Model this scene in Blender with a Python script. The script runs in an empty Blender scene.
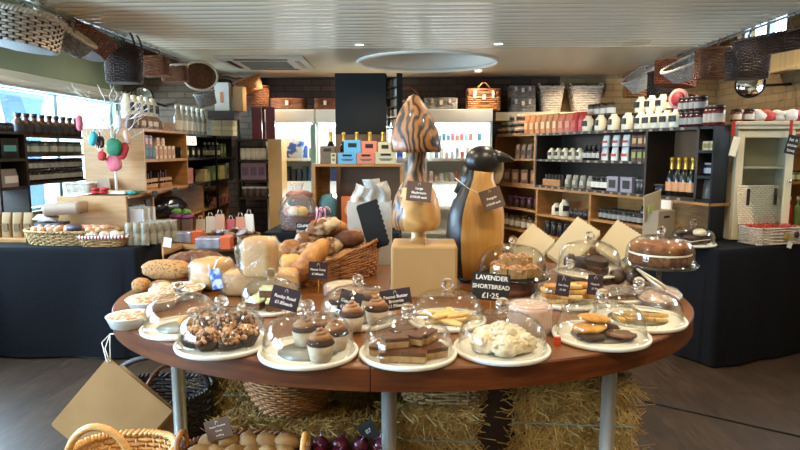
import bpy, math, random
from mathutils import Vector, Matrix, Euler, noise
PI = math.pi; R = math.radians; sin = math.sin; cos = math.cos
S = bpy.context.scene; COL = S.collection
random.seed(7)
# ------------------------------------------------------------------ camera, world, lights, exposure
CAM_P, CAM_Y = R(82.9), R(1.9)
cd = bpy.data.cameras.new('camera'); cam = bpy.data.objects.new('camera', cd); COL.objects.link(cam)
cam.location = (0, 0, 1.6); cam.rotation_euler = (CAM_P, 0, CAM_Y); cd.sensor_width = 36; cd.lens = 27
S.camera = cam
S.view_settings.view_transform = 'Standard'; S.view_settings.look = 'None'
S.view_settings.gamma = 1; S.view_settings.use_curve_mapping = False; S.view_settings.exposure = 0.62
try:
    cy = S.cycles; cy.max_bounces = 10; cy.diffuse_bounces = 4; cy.glossy_bounces = 4; cy.transmission_bounces = 8
    cy.transparent_max_bounces = 32; cy.caustics_reflective = False; cy.caustics_refractive = False
    cy.sample_clamp_indirect = 6; cy.use_denoising = True; cy.blur_glossy = 0.5
except Exception: pass
W = bpy.data.worlds.new('sky'); S.world = W; W.use_nodes = True
bg = W.node_tree.nodes['Background']; bg.inputs[0].default_value = (.72, .86, 1, 1); bg.inputs[1].default_value = 5.0
def light(name, kind, loc, energy, color, rot=(0, 0, 0), **kw):
    l = bpy.data.lights.new(name, kind); l.energy = energy; l.color = color
    for k, v in kw.items():
        if k != 'portal': setattr(l, k, v)
    o = bpy.data.objects.new(name, l); o.location = loc; o.rotation_euler = rot; COL.objects.link(o)
    if kw.get('portal'): l.cycles.is_portal = True
    return o
WARM = (1, .82, .585)
# daylight through the long left window, an unseen one added nearer, and the high window and side window on the right
light('daylight_window_left', 'AREA', (-4.3, 5.3, 1.95), 320, (.60, .83, 1), (0, R(-80), 0), shape='RECTANGLE', size=1.0, size_y=5.0)
light('daylight_window_near', 'AREA', (-4.3, .9, 1.6), 430, (.45, .72, 1), (0, R(-75), 0), shape='RECTANGLE', size=1.4, size_y=3.0)  # unseen near opening, put in for daylight on the left floor
light('daylight_window_right', 'AREA', (4.1, 4.95, 2.1), 25, (.9, .95, 1), (0, R(90), 0), shape='RECTANGLE', size=.45, size_y=2.0)
DOWN = [(x, y) for y in (-2.5, -1.0, .9, 2.5, 3.7, 5.25, 7.03) for x in (-1.7, -.52, .66, 1.8)]  # only three are seen; rows behind the camera added to light the straw
for i, (x, y) in enumerate(DOWN):
    light('downlight_and_fill', 'SPOT', (x, y, 2.462), (34 if y < 0 else 27) if y < 4.5 else 24, WARM, (0, 0, 0), spot_size=R(150), spot_blend=.6, shadow_soft_size=.035)
for x, y, e in ((3.05, 3.6, 40), (3.05, 5.4, 40), (2.85, 6.9, 34), (-3.0, 4.6, 26), (-2.9, 6.6, 18)):
    light('side_lamp', 'SPOT', (x, y, 3.1), e, WARM, (0, 0, 0), spot_size=R(140), spot_blend=.6, shadow_soft_size=.05)
# ------------------------------------------------------------------ pixel rays, used to read positions off the photograph
_RM = Euler((CAM_P, 0, CAM_Y)).to_matrix(); C0 = Vector((0, 0, 1.6))
def ray(px, py): return _RM @ Vector(((px - 400) / 600, (225 - py) / 600, -1))
def at(px, py, Y):
    d = ray(px, py); return C0 + d * (Y / d.y)
def atz(px, py, Z):
    d = ray(px, py); return C0 + d * ((Z - 1.6) / d.z)
def onl(px, py, a, b):
    d = ray(px, py); ex, ey = b[0] - a[0], b[1] - a[1]
    t = (a[0] * ey - a[1] * ex) / (d.x * ey - d.y * ex); return C0 + d * t
def mpp(p):                                    # metres per pixel at a point
    return -((_RM.transposed() @ (Vector(p) - C0)).z) / 600
# ------------------------------------------------------------------ mesh builder
KIDS = {}
class MB:
    def __init__(s): s.v = []; s.f = []; s.m = []; s.s = []; s.mi = 0; s.sm = False
    def add(s, vs, fs, sm=None, mi=None):
        o = len(s.v); s.v += [tuple(p) for p in vs]
        for f in fs:
            s.f.append([i + o for i in f]); s.m.append(s.mi if mi is None else mi); s.s.append(s.sm if sm is None else sm)
        return s
    def box(s, c, d, rz=0, rot=None, mi=None):
        M = rot if rot is not None else Matrix.Rotation(rz, 3, 'Z')
        h = [x / 2 for x in d]; c = Vector(c)
        vs = [c + M @ Vector((sx * h[0], sy * h[1], sz * h[2])) for sz in (-1, 1) for sy in (-1, 1) for sx in (-1, 1)]
        return s.add(vs, [(0, 2, 3, 1), (4, 5, 7, 6), (0, 1, 5, 4), (2, 6, 7, 3), (0, 4, 6, 2), (1, 3, 7, 5)], False, mi)
    def tube(s, pts, r, n=6, closed=False, mi=None, sm=True, flat=1.0):
        pts = [Vector(p) for p in pts]; N = len(pts); vs = []; fs = []
        up = None
        for i, p in enumerate(pts):
            a = pts[i - 1] if (i or closed) else p; b = pts[(i + 1) % N] if (i < N - 1 or closed) else p
            t = (b - a); t = t.normalized() if t.length > 1e-9 else Vector((0, 0, 1))
            if up is None: up = Vector((0, 0, 1)) if abs(t.z) < .9 else Vector((1, 0, 0))
            x = t.cross(up); x = x.normalized() if x.length > 1e-6 else t.orthogonal().normalized()
            y = x.cross(t).normalized(); up = y
            rr = r[i] if isinstance(r, (list, tuple)) else r
            for k in range(n):
                an = 2 * PI * (k + .5) / n; vs.append(p + x * (cos(an) * rr * flat) + y * (sin(an) * rr))
        for i in range(N if closed else N - 1):
            j = (i + 1) % N
            for k in range(n): fs.append((i * n + k, i * n + (k + 1) % n, j * n + (k + 1) % n, j * n + k))
        if not closed: fs += [tuple(range(n))[::-1], tuple((N - 1) * n + k for k in range(n))]
        return s.add(vs, fs, sm, mi)
    def lathe(s, prof, n=32, c=(0, 0, 0), fl=None, mi=None, sm=True, sx=1, sy=1, M=None):
        vs = []; fs = []; idx = []
        for (r, z) in prof:
            if r < 1e-6: idx.append([len(vs)]); vs.append(Vector((0, 0, z)))
            else:
                idx.append(list(range(len(vs), len(vs) + n)))
                for k in range(n):
                    a = 2 * PI * k / n; q = r * (fl(a, z) if fl else 1); vs.append(Vector((q * cos(a) * sx, q * sin(a) * sy, z)))
        for i in range(len(prof) - 1):
            A, B = idx[i], idx[i + 1]
            for k in range(n):
                k2 = (k + 1) % n
                if len(A) == 1 and len(B) == 1: continue
                if len(A) == 1: fs.append((A[0], B[k2], B[k]))
                elif len(B) == 1: fs.append((A[k], A[k2], B[0]))
                else: fs.append((A[k], A[k2], B[k2], B[k]))
        c = Vector(c); vs = [c + (M @ p if M else p) for p in vs]
        return s.add(vs, fs, sm, mi)
    def blob(s, c, r, nu=18, nv=10, amp=0, fr=3, seed=0, rot=None, flat=None, mi=None, pw=1, f=None):
        c = Vector(c); vs = []; fs = []; off = Vector((seed * 7.3, seed * 3.1, seed * 1.7))
        r = (r, r, r) if not isinstance(r, (tuple, list)) else r
        for j in range(nv + 1):
            th = PI * j / nv
            for i in range(nu):
                ph = 2 * PI * i / nu; d = Vector((sin(th) * cos(ph), sin(th) * sin(ph), cos(th)))
                if pw != 1: d = Vector([math.copysign(abs(q) ** pw, q) for q in d])
                q = 1 + amp * noise.noise(d * fr + off) if amp else 1
                p = Vector((d.x * r[0] * q, d.y * r[1] * q, d.z * r[2] * q))
                if flat is not None and p.z < flat: p.z = flat
                if f: p = f(p)
                vs.append(c + (rot @ p if rot is not None else p))
        for j in range(nv):
            for i in range(nu):
                i2 = (i + 1) % nu
                if j == 0: fs.append((j * nu, (j + 1) * nu + i, (j + 1) * nu + i2))
                elif j == nv - 1: fs.append((j * nu + i, (j + 1) * nu, j * nu + i2))
                else: fs.append((j * nu + i, (j + 1) * nu + i, (j + 1) * nu + i2, j * nu + i2))
        return s.add(vs, fs, True, mi)
    def prism(s, poly, z0, z1, M=None, c=(0, 0, 0), mi=None, sm=False, cap=True):
        n = len(poly); c = Vector(c)
        vs = [Vector((x, y, z)) for z in (z0, z1) for x, y in poly]; vs = [c + (M @ p if M is not None else p) for p in vs]
        s.add(vs, [(i, (i + 1) % n, n + (i + 1) % n, n + i) for i in range(n)], sm, mi)
        if cap:
            o = len(s.v) - 2 * n; s.f.append([o + i for i in range(n)][::-1]); s.f.append([o + n + i for i in range(n)])
            for _ in (0, 1): s.m.append(s.mi if mi is None else mi); s.s.append(False)
        return s
    def grid(s, fn, nu, nv, cu=False, cv=False, mi=None, sm=True):
        vs = [fn(i / (nu if cu else nu - 1), j / (nv if cv else nv - 1)) for j in range(nv) for i in range(nu)]; fs = []
        for j in range(nv if cv else nv - 1):
            for i in range(nu if cu else nu - 1):
                i2, j2 = (i + 1) % nu, (j + 1) % nv
                fs.append((j * nu + i, j * nu + i2, j2 * nu + i2, j2 * nu + i))
        return s.add(vs, fs, sm, mi)
    def mesh(s, name, mats):
        me = bpy.data.meshes.new(name); me.from_pydata([tuple(p) for p in s.v], [], s.f)
        mats = mats if isinstance(mats, (list, tuple)) else [mats]
        for m in mats: me.materials.append(m)
        me.polygons.foreach_set('material_index', s.m); me.polygons.foreach_set('use_smooth', s.s); me.update()
        return me
    def ob(s, name, mats, par=None, loc=(0, 0, 0), rz=0, bev=0, sub=0, solid=0, rot=None):
        o = bpy.data.objects.new(name, s.mesh(name, mats)); COL.objects.link(o); o.parent = par; o.location = loc
        if par: KIDS.setdefault(par.name, []).append(o)
        o.rotation_euler = rot if rot is not None else (0, 0, rz)
        if solid: m = o.modifiers.new('s', 'SOLIDIFY'); m.thickness = solid; m.offset = 0
        if bev: m = o.modifiers.new('b', 'BEVEL'); m.width = bev; m.segments = 2; m.limit_method = 'ANGLE'; m.angle_limit = R(50)
        if sub: m = o.modifiers.new('u', 'SUBSURF'); m.levels = sub; m.render_levels = sub
        return o
def tag(o, label, cat, group=None, kind=None):
    o['label'] = label; o['category'] = cat
    if group: o['group'] = group
    if kind: o['kind'] = kind
    return o
def T(name, label, cat, loc=(0, 0, 0), rz=0, group=None, rot=None):
    o = bpy.data.objects.new(name, None); COL.objects.link(o); o.location = loc; o.empty_display_size = .05
    o.rotation_euler = rot if rot is not None else (0, 0, rz); return tag(o, label, cat, group)
def ST(o, label=None):
    o['kind'] = 'structure'
    if label: o['label'] = label; o['category'] = o.name.split('_')[0]
    return o
def dup(root, loc, rz=None, label=None, group=None, rot=None, scale=None):
    def cp(o, p):
        c = o.copy(); COL.objects.link(c); c.parent = p
        for ch in KIDS.get(o.name, ()): cp(ch, c)
        return c
    r = cp(root, None); r.location = loc
    if rz is not None: r.rotation_euler = (0, 0, rz)
    if rot is not None: r.rotation_euler = rot
    if scale is not None: r.scale = scale if isinstance(scale, (tuple, list)) else (scale,) * 3
    if label: r['label'] = label
    if group: r['group'] = group
    return r
ORD = 'first second third fourth fifth sixth seventh eighth ninth tenth eleventh twelfth thirteenth fourteenth fifteenth sixteenth seventeenth eighteenth'.split()
def jit(a): return random.uniform(-a, a)
# ------------------------------------------------------------------ materials
def hx(h): 
    c = [int(h[i:i + 2], 16) / 255 for i in (1, 3, 5)]
    return tuple(((x + .055) / 1.055) ** 2.4 if x > .04045 else x / 12.92 for x in c) + (1,)
MATS = {}
def mat(name, c1, c2=None, rough=.6, metal=0, scale=8, stretch=(1, 1, 1), bump=0, bscale=None, kind='noise', dist=0, detail=3, lo=.35, hi=.65, spec=.5, emit=None, alpha=None, sss=0, coat=0, rot=(0, 0, 0)):
    m = bpy.data.materials.new(name); m.use_nodes = True; nt = m.node_tree; b = nt.nodes['Principled BSDF']; L = nt.links.new
    b.inputs['Roughness'].default_value = rough; b.inputs['Metallic'].default_value = metal; b.inputs['Specular IOR Level'].default_value = spec
    b.inputs['Base Color'].default_value = hx(c1); b.inputs['Coat Weight'].default_value = coat
    if emit: b.inputs['Emission Color'].default_value = hx(c1); b.inputs['Emission Strength'].default_value = emit
    if c2 or bump:
        tc = nt.nodes.new('ShaderNodeTexCoord'); mp = nt.nodes.new('ShaderNodeMapping'); mp.inputs['Scale'].default_value = stretch; mp.inputs['Rotation'].default_value = rot
        L(tc.outputs['Object'], mp.inputs[0])
        if kind == 'noise':
            t = nt.nodes.new('ShaderNodeTexNoise'); t.inputs['Scale'].default_value = scale; t.inputs['Detail'].default_value = detail; t.inputs['Distortion'].default_value = dist; out = t.outputs[0]
        elif kind == 'wave':
            t = nt.nodes.new('ShaderNodeTexWave'); t.inputs['Scale'].default_value = scale; t.inputs['Distortion'].default_value = dist; t.inputs['Detail'].default_value = detail; t.inputs['Detail Scale'].default_value = 1.2; out = t.outputs['Fac']
        elif kind == 'voronoi':
            t = nt.nodes.new('ShaderNodeTexVoronoi'); t.inputs['Scale'].default_value = scale; out = t.outputs['Distance']
        L(mp.outputs[0], t.inputs['Vector'])
        if c2:
            r = nt.nodes.new('ShaderNodeValToRGB'); r.color_ramp.elements[0].color = hx(c1); r.color_ramp.elements[1].color = hx(c2)
            r.color_ramp.elements[0].position = lo; r.color_ramp.elements[1].position = hi
            L(out, r.inputs[0]); L(r.outputs[0], b.inputs['Base Color'])
        if bump:
            if bscale:
                t2 = nt.nodes.new('ShaderNodeTexNoise'); t2.inputs['Scale'].default_value = bscale; t2.inputs['Detail'].default_value = 4; L(mp.outputs[0], t2.inputs['Vector']); out = t2.outputs[0]
            bp = nt.nodes.new('ShaderNodeBump'); bp.inputs['Strength'].default_value = bump; bp.inputs['Distance'].default_value = .01
            L(out, bp.inputs['Height']); L(bp.outputs[0], b.inputs['Normal'])
    MATS[name] = m; return m
def glass_mat(name, tint, base=.05, k=.85, rough=.02, power=3.2, film=0, dif=0):
    m = bpy.data.materials.new(name); m.use_nodes = True; nt = m.node_tree; L = nt.links.new
    for n in list(nt.nodes):
        if n.type != 'OUTPUT_MATERIAL': nt.nodes.remove(n)
    out = nt.nodes['Material Output']; mx = nt.nodes.new('ShaderNodeMixShader'); tr = nt.nodes.new('ShaderNodeBsdfTransparent'); gl = nt.nodes.new('ShaderNodeBsdfGlossy')
    tr.inputs[0].default_value = hx(tint); gl.inputs['Roughness'].default_value = rough
    lw = nt.nodes.new('ShaderNodeLayerWeight'); lw.inputs[0].default_value = .5
    pw = nt.nodes.new('ShaderNodeMath'); pw.operation = 'POWER'; pw.inputs[1].default_value = power; L(lw.outputs['Facing'], pw.inputs[0])
    ma = nt.nodes.new('ShaderNodeMath'); ma.operation = 'MULTIPLY_ADD'; ma.inputs[1].default_value = k; ma.inputs[2].default_value = base; ma.use_clamp = True
    L(pw.outputs[0], ma.inputs[0]); L(ma.outputs[0], mx.inputs[0]); L(tr.outputs[0], mx.inputs[1]); L(gl.outputs[0], mx.inputs[2])
    if film:
        tc = nt.nodes.new('ShaderNodeTexCoord'); nz = nt.nodes.new('ShaderNodeTexNoise'); nz.inputs['Scale'].default_value = film; nz.inputs['Detail'].default_value = 3
        bp = nt.nodes.new('ShaderNodeBump'); bp.inputs['Strength'].default_value = .9; bp.inputs['Distance'].default_value = .02
        L(tc.outputs['Object'], nz.inputs['Vector']); L(nz.outputs[0], bp.inputs['Height']); L(bp.outputs[0], gl.inputs['Normal']); L(bp.outputs[0], lw.inputs['Normal'])
    last = mx
    if dif:
        df = nt.nodes.new('ShaderNodeBsdfDiffuse'); df.inputs[0].default_value = (.85, .84, .8, 1); m2 = nt.nodes.new('ShaderNodeMixShader'); m2.inputs[0].default_value = dif; L(mx.outputs[0], m2.inputs[1]); L(df.outputs[0], m2.inputs[2]); last = m2
    L(last.outputs[0], out.inputs[0]); MATS[name] = m; return m
def solid_glass(name, col='#ffffff'):
    m = bpy.data.materials.new(name); m.use_nodes = True; b = m.node_tree.nodes['Principled BSDF']
    b.inputs['Base Color'].default_value = hx(col); b.inputs['Roughness'].default_value = .02; b.inputs['Transmission Weight'].default_value = 1; b.inputs['IOR'].default_value = 1.47
    MATS[name] = m; return m
def brick_mat(name, c1, c2, mortar, plane='XZ', scale=1):
    m = bpy.data.materials.new(name); m.use_nodes = True; nt = m.node_tree; b = nt.nodes['Principled BSDF']; L = nt.links.new
    tc = nt.nodes.new('ShaderNodeTexCoord'); sp = nt.nodes.new('ShaderNodeSeparateXYZ'); cb = nt.nodes.new('ShaderNodeCombineXYZ')
    L(tc.outputs['Object'], sp.inputs[0]); L(sp.outputs['X' if plane == 'XZ' else 'Y'], cb.inputs[0]); L(sp.outputs['Z'], cb.inputs[1])
    br = nt.nodes.new('ShaderNodeTexBrick'); br.inputs['Color1'].default_value = hx(c1); br.inputs['Color2'].default_value = hx(c2); br.inputs['Mortar'].default_value = hx(mortar)
    br.inputs['Scale'].default_value = scale; br.inputs['Brick Width'].default_value = .23; br.inputs['Row Height'].default_value = .078; br.inputs['Mortar Size'].default_value = .008
    L(cb.outputs[0], br.inputs['Vector'])
    nz = nt.nodes.new('ShaderNodeTexNoise'); nz.inputs['Scale'].default_value = 9; nz.inputs['Detail'].default_value = 5; L(tc.outputs['Object'], nz.inputs['Vector'])
    mx = nt.nodes.new('ShaderNodeMix'); mx.data_type = 'RGBA'; mx.blend_type = 'MULTIPLY'; mx.inputs[0].default_value = .55
    L(br.outputs['Color'], mx.inputs[6]); L(nz.outputs[1], mx.inputs[7]); 
    cr = nt.nodes.new('ShaderNodeValToRGB'); cr.color_ramp.elements[0].color = (.45, .42, .4, 1); cr.color_ramp.elements[1].color = (1.25, 1.2, 1.15, 1); L(nz.outputs[0], cr.inputs[0]); L(cr.outputs[0], mx.inputs[7])
    L(mx.outputs[2], b.inputs['Base Color']); b.inputs['Roughness'].default_value = .85
    bp = nt.nodes.new('ShaderNodeBump'); bp.inputs['Strength'].default_value = .6; bp.inputs['Distance'].default_value = .012; bp.invert = True
    L(br.outputs['Fac'], bp.inputs['Height']); L(bp.outputs[0], b.inputs['Normal']); MATS[name] = m; return m
def plank_mat(name, c1, c2, c3, w=.16, l=1.3):
    m = bpy.data.materials.new(name); m.use_nodes = True; nt = m.node_tree; b = nt.nodes['Principled BSDF']; L = nt.links.new
    tc = nt.nodes.new('ShaderNodeTexCoord'); mp = nt.nodes.new('ShaderNodeMapping'); mp.inputs['Rotation'].default_value = (0, 0, R(90)); L(tc.outputs['Object'], mp.inputs[0])
    br = nt.nodes.new('ShaderNodeTexBrick'); br.inputs['Color1'].default_value = hx(c1); br.inputs['Color2'].default_value = hx(c2); br.inputs['Mortar'].default_value = hx('#0c0806')
    br.inputs['Scale'].default_value = 1; br.inputs['Brick Width'].default_value = l; br.inputs['Row Height'].default_value = w; br.inputs['Mortar Size'].default_value = .0015
    L(mp.outputs[0], br.inputs['Vector'])
    m2 = nt.nodes.new('ShaderNodeMapping'); m2.inputs['Scale'].default_value = (7, 1.0, 1); L(tc.outputs['Object'], m2.inputs[0])
    nz = nt.nodes.new('ShaderNodeTexNoise'); nz.inputs['Scale'].default_value = 4; nz.inputs['Detail'].default_value = 6; nz.inputs['Distortion'].default_value = 1.5; L(m2.outputs[0], nz.inputs['Vector'])
    cr = nt.nodes.new('ShaderNodeValToRGB'); cr.color_ramp.elements[0].color = (.55, .5, .48, 1); cr.color_ramp.elements[1].color = (1.3, 1.28, 1.25, 1); cr.color_ramp.elements[0].position = .35; cr.color_ramp.elements[1].position = .7; L(nz.outputs[0], cr.inputs[0])
    mx = nt.nodes.new('ShaderNodeMix'); mx.data_type = 'RGBA'; mx.blend_type = 'MULTIPLY'; mx.inputs[0].default_value = .9; L(br.outputs[0], mx.inputs[6]); L(cr.outputs[0], mx.inputs[7])
    L(mx.outputs[2], b.inputs['Base Color']); b.inputs['Roughness'].default_value = .38
    bp = nt.nodes.new('ShaderNodeBump'); bp.inputs['Strength'].default_value = .25; bp.inputs['Distance'].default_value = .003; L(nz.outputs[0], bp.inputs['Height']); L(bp.outputs[0], b.inputs['Normal'])
    MATS[name] = m; return m
# palette
plywood = mat('plywood', '#a87a46', '#ba8e5a', .5, scale=3, stretch=(1, 1, 9), dist=1)
shelf_wood = mat('shelf_wood', '#94622f', '#ab7a42', .5, scale=3, stretch=(2, 2, 9), dist=1)
dark_wood = mat('dark_wood', '#1f150e', '#2e2015', .55, scale=3, stretch=(2, 2, 9))
brown_back = mat('brown_board', '#5e4024', '#6d4b2b', .6, scale=3)
table_wood = mat('table_wood', '#5f3716', '#7d4c1e', .35, scale=5, stretch=(1.2, 8, 1), dist=1.2, detail=5, lo=.3, hi=.7, coat=.15)
table_edge = mat('table_edge_wood', '#4c230d', '#663515', .42, scale=5, stretch=(1, 1, 8), spec=.3)
steel = mat('brushed_steel', '#c2bdb0', '#d8d3c6', .3, .6, scale=6, stretch=(8, 8, .4))
chrome = mat('chrome', '#e2e2e2', None, .06, 1)
white_melamine = mat('white_melamine', '#e9e4d8', None, .25)
white_paint = mat('white_paint', '#ddd8cc', None, .5)
cream_paint = mat('cream_paint', '#cfc09c', '#d8caa8', .5, scale=4)
black_cloth = mat('black_cloth', '#0f1015', '#15161c', .85, scale=60, bump=.15, spec=.15)
black_paint = mat('black_paint', '#080807', None, .55, spec=.3)
slate = mat('chalkboard', '#141413', '#20201e', .75, scale=12)
plum_card = mat('plum_card', '#2a141c', None, .55)
taupe_card = mat('taupe_card', '#5b4436', None, .6)
white_ink = mat('white_ink', '#e8e4dc', None, .7)
kraft = mat('kraft_paper', '#99703f', '#a57a48', .75, scale=5)
kraft_box = mat('kraft_box', '#a27c4a', '#aa8452', .7, scale=3)
white_card = mat('white_card', '#bdae90', None, .6)
glass = glass_mat('clear_glass', '#fcfcfa', .028, .75, .015, 3.6)
pane_glass = glass_mat('pane_glass', '#f2f7fa', .04, .7)
film = glass_mat('cellophane', '#faf9f6', .06, .6, .14, 2.4, film=28, dif=.06)
cling = glass_mat('cling_film', '#f8f4f0', .07, .6, .14, 2.2, film=40, dif=.10)
knob_glass = solid_glass('knob_glass')
willow = mat('willow_brown', '#7d4a22', '#b0743b', .5, scale=30, lo=.3, hi=.7)
willow_dk = mat('willow_dark', '#2a1a14', '#3d281d', .55, scale=30)
willow_mid = mat('willow_mid', '#5c3218', '#7a4725', .5, scale=30)
willow_red = mat('willow_red', '#6a2f14', '#8a4422', .5, scale=30)
willow_white = mat('willow_white', '#b9aa98', '#d6c9b8', .6, scale=30)
willow_grey = mat('willow_grey', '#75706a', '#98928a', .6, scale=30)
willow_cream = mat('willow_cream', '#d8c4a0', '#e4d6b8', .6, scale=30)
seagrass = mat('seagrass', '#866540', '#b8945f', .7, scale=40)
cane = mat('cane', '#c08a48', '#dba764', .4, scale=14, stretch=(1, 1, 6))
string_white = mat('white_string', '#e6dfd0', None, .8)
straw_m = mat('straw', '#8c642a', '#c49c52', .65, scale=14, lo=.3, hi=.7)
straw_in = mat('straw_core', '#5a4018', '#8d6a30', .9, scale=40)
crust = mat('bread_crust', '#7c471c', '#b87e3e', .75, scale=13, bump=.7, bscale=45, detail=5)
crust_dark = mat('dark_crust', '#3e1f0c', '#754420', .75, scale=13, bump=.7, bscale=45, detail=5)
crust_pale = mat('pale_crust', '#b5823f', '#cca05e', .7, scale=7, bump=.2, bscale=50)
floury = mat('floury_crust', '#6e4320', '#cdb896', .85, scale=13, bump=.3, bscale=70, lo=.44, hi=.6)
seeded = mat('seeded_crust', '#5a3c20', '#b07c42', .75, scale=120, detail=1, lo=.36, hi=.46, bump=.3)
choc = mat('chocolate', '#24100a', '#3a1c10', .4, scale=20)
choc_mid = mat('milk_chocolate', '#4c2712', '#6e4224', .35, scale=16)
sponge = mat('chocolate_sponge', '#2c170d', '#412414', .85, scale=50, bump=.4)
vict = mat('golden_sponge', '#4a2610', '#80502a', .9, scale=55, bump=.8, detail=5)
caramel = mat('biscuit_base', '#916a3a', '#b08a55', .8, scale=40, bump=.3)
frost = mat('frosting', '#80532f', '#a2744a', .45, scale=8)
nut = mat('nut_pieces', '#84502c', '#cfa47c', .6, scale=45, lo=.35, hi=.6)
cream_m = mat('cream', '#eee2c8', None, .5)
mering = mat('meringue', '#d9c6a4', '#f4ead6', .8, scale=16, bump=.7, bscale=34)
shortb = mat('shortbread', '#d6ac66', '#e6c88c', .8, scale=30, bump=.3)
cookie = mat('cookie', '#b87a30', '#d9a452', .8, scale=30, bump=.4)
red_m = mat('red_gloss', '#b8231a', None, .4)
redcloth = mat('red_fabric', '#a31f24', '#b92d30', .8, scale=20)
pinkcloth = mat('pink_fabric', '#c25a68', '#d06e78', .8, scale=20)
greencloth = mat('green_fabric', '#0d5a36', '#15704a', .7, scale=20)
tealcloth = mat('teal_fabric', '#2498a8', '#3aaebc', .7, scale=20)
# ================================================================== THE SETTING
floor_m = plank_mat('floor_planks', '#3a2e26', '#44372c', '#000000')
ceil_m = mat('ceiling_gloss', '#e4d9be', '#eae0c8', .14, .0, scale=2, spec=1.0)
ceil_flat = mat('ceiling_smooth', '#dacdae', None, .35)
upper_m = mat('white_boards', '#d6d2c4', None, .5)
green_m = mat('sage_wall', '#93a088', '#9caa92', .7, scale=2)
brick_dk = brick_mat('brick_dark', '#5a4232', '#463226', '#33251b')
brick_gr = brick_mat('brick_grey', '#6a5a48', '#5c4d3c', '#4c4034')
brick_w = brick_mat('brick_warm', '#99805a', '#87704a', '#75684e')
brick_r = brick_mat('brick_warm_side', '#a0865e', '#8f754e', '#80725a', plane='YZ')
XL, XR, YB, YF = -3.8, 3.7, 7.75, -3.5
def wall(name, p, q, z0, z1, th, mats, holes=(), inner=1):
    """vertical wall from plan point p to q; holes = (s0, s1, z0, z1) along it"""
    mb = MB(); p = Vector((*p, 0)); q = Vector((*q, 0)); L = (q - p).length; d = (q - p) / L; nrm = Vector((-d.y, d.x, 0))
    xs = sorted({0, L, *[h[0] for h in holes], *[h[1] for h in holes]}); zs = sorted({z0, z1, *[h[2] for h in holes], *[h[3] for h in holes]})
    Mt = Matrix((d, nrm, (0, 0, 1))).transposed()
    for a, b in zip(xs, xs[1:]):
        for c, e in zip(zs, zs[1:]):
            if any(h[0] <= a and b <= h[1] and h[2] <= c and e <= h[3] for h in holes): continue
            mb.box(p + d * (a + b) / 2 + nrm * th / 2 + Vector((0, 0, (c + e) / 2)), (b - a, th, e - c), rot=Mt)
    return ST(mb.ob(name, mats))
ST(MB().box(((XL + XR) / 2, 2.1, -.05), (XR - XL + .4, 11.7, .1)).ob('floor', floor_m), 'dark wooden plank floor')
# left wall: sage green, a long opening and an added one out of view
wall('wall_left', (XL, YF), (XL, YB), 0, 3.3, .2, green_m, [(3.2, 5.6, .6, 2.2), (6.0, 11.0, 1.0, 2.2)])
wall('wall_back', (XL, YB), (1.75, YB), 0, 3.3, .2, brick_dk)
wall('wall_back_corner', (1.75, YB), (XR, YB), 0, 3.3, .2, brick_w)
wall('wall_right', (XR, YB), (XR, YF), 0, 3.3, .2, brick_r, [(.4, 1.35, 2.66, 3.1), (1.75, 3.9, 1.8, 2.36)])
wall('wall_front', (XR, YF), (XL, YF), 0, 3.3, .2, cream_paint)
mb = MB()
for i in range(57):
    y = YF + .1 + i * .2
    mb.box(((XL + XR) / 2, y, 3.35), (XR - XL + .4, .19, .06))
ST(mb.ob('ceiling_upper', upper_m, bev=.006), 'white boarded upper ceiling')
ST(MB().box((-2.9, YB - .04, 2.28), (1.75, .06, 1.5)).ob('wall_back_panel', brick_gr), 'grey brick stretch of the back wall')
# dropped canopy: fluted gloss boards, then a smooth strip with the round recess
CX0, CX1, CY0, CY1, CZ, CYS = -2.36, 2.42, YF, 7.58, 2.5, 5.52
RC, RR = Vector((.08, 6.33, 0)), .72
mb = MB(); mb.sm = True
prof = []
n = int((CYS - CY0) / .115); st = (CYS - CY0) / n
for i in range(n):
    y = CY0 + i * st
    for f, z in ((0, .020), (.07, .004), (.25, -.004), (.5, -.007), (.75, -.004), (.93, .004)): prof.append((y + f * st, CZ + z))
prof.append((CYS, CZ + .010))
vs = []
for y, z in prof: vs += [(CX0, y, z), (CX1, y, z)]
mb.add(vs, [(2 * i, 2 * i + 2, 2 * i + 3, 2 * i + 1) for i in range(len(prof) - 1)], True, 0)
ring, rect = [], []
N = 96
for k in range(N):
    a = 2 * PI * k / N; d = Vector((cos(a), sin(a), 0)); ring.append(RC + d * RR)
    t = min([(((CX1 if d.x > 0 else CX0) - RC.x) / d.x) if abs(d.x) > 1e-6 else 1e9, (((CY1 if d.y > 0 else CYS) - RC.y) / d.y) if abs(d.y) > 1e-6 else 1e9]); rect.append(RC + d * t)
for cx in (CX0, CX1):
    for cyy in (CYS, CY1):
        k = min(range(N), key=lambda k: (rect[k] - Vector((cx, cyy, 0))).length); rect[k] = Vector((cx, cyy, 0))
vs = [(p.x, p.y, CZ) for p in ring] + [(p.x, p.y, CZ) for p in rect] + [(p.x, p.y, CZ + .26) for p in ring]
mb.add(vs, [(k, (k + 1) % N, N + (k + 1) % N, N + k) for k in range(N)], False, 1)
mb.add(vs, [(k, (k + 1) % N, 2 * N + (k + 1) % N, 2 * N + k) for k in range(N)], True, 2)
mb.box(((CX0 + CX1) / 2, (CY0 + CYS) / 2, CZ + .16), (CX1 - CX0, CYS - CY0, .2), mi=2)
for y0, y1 in ((CY0, CYS),): pass
mb.box(((CX0 + CX1) / 2, CY1 - .01, CZ + .13), (CX1 - CX0, .02, .26), mi=1)
ST(mb.ob('ceiling', [ceil_m, ceil_flat, white_paint]), 'glossy fluted dropped ceiling')
mb = MB(); 
for i in range(13): mb.box((RC.x - RR + .06 + i * .115, RC.y, CZ + .275), (.108, 2 * RR, .03))
ST(mb.ob('ceiling_recess', white_paint, bev=.004), 'white boarded top of the round ceiling recess')
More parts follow.
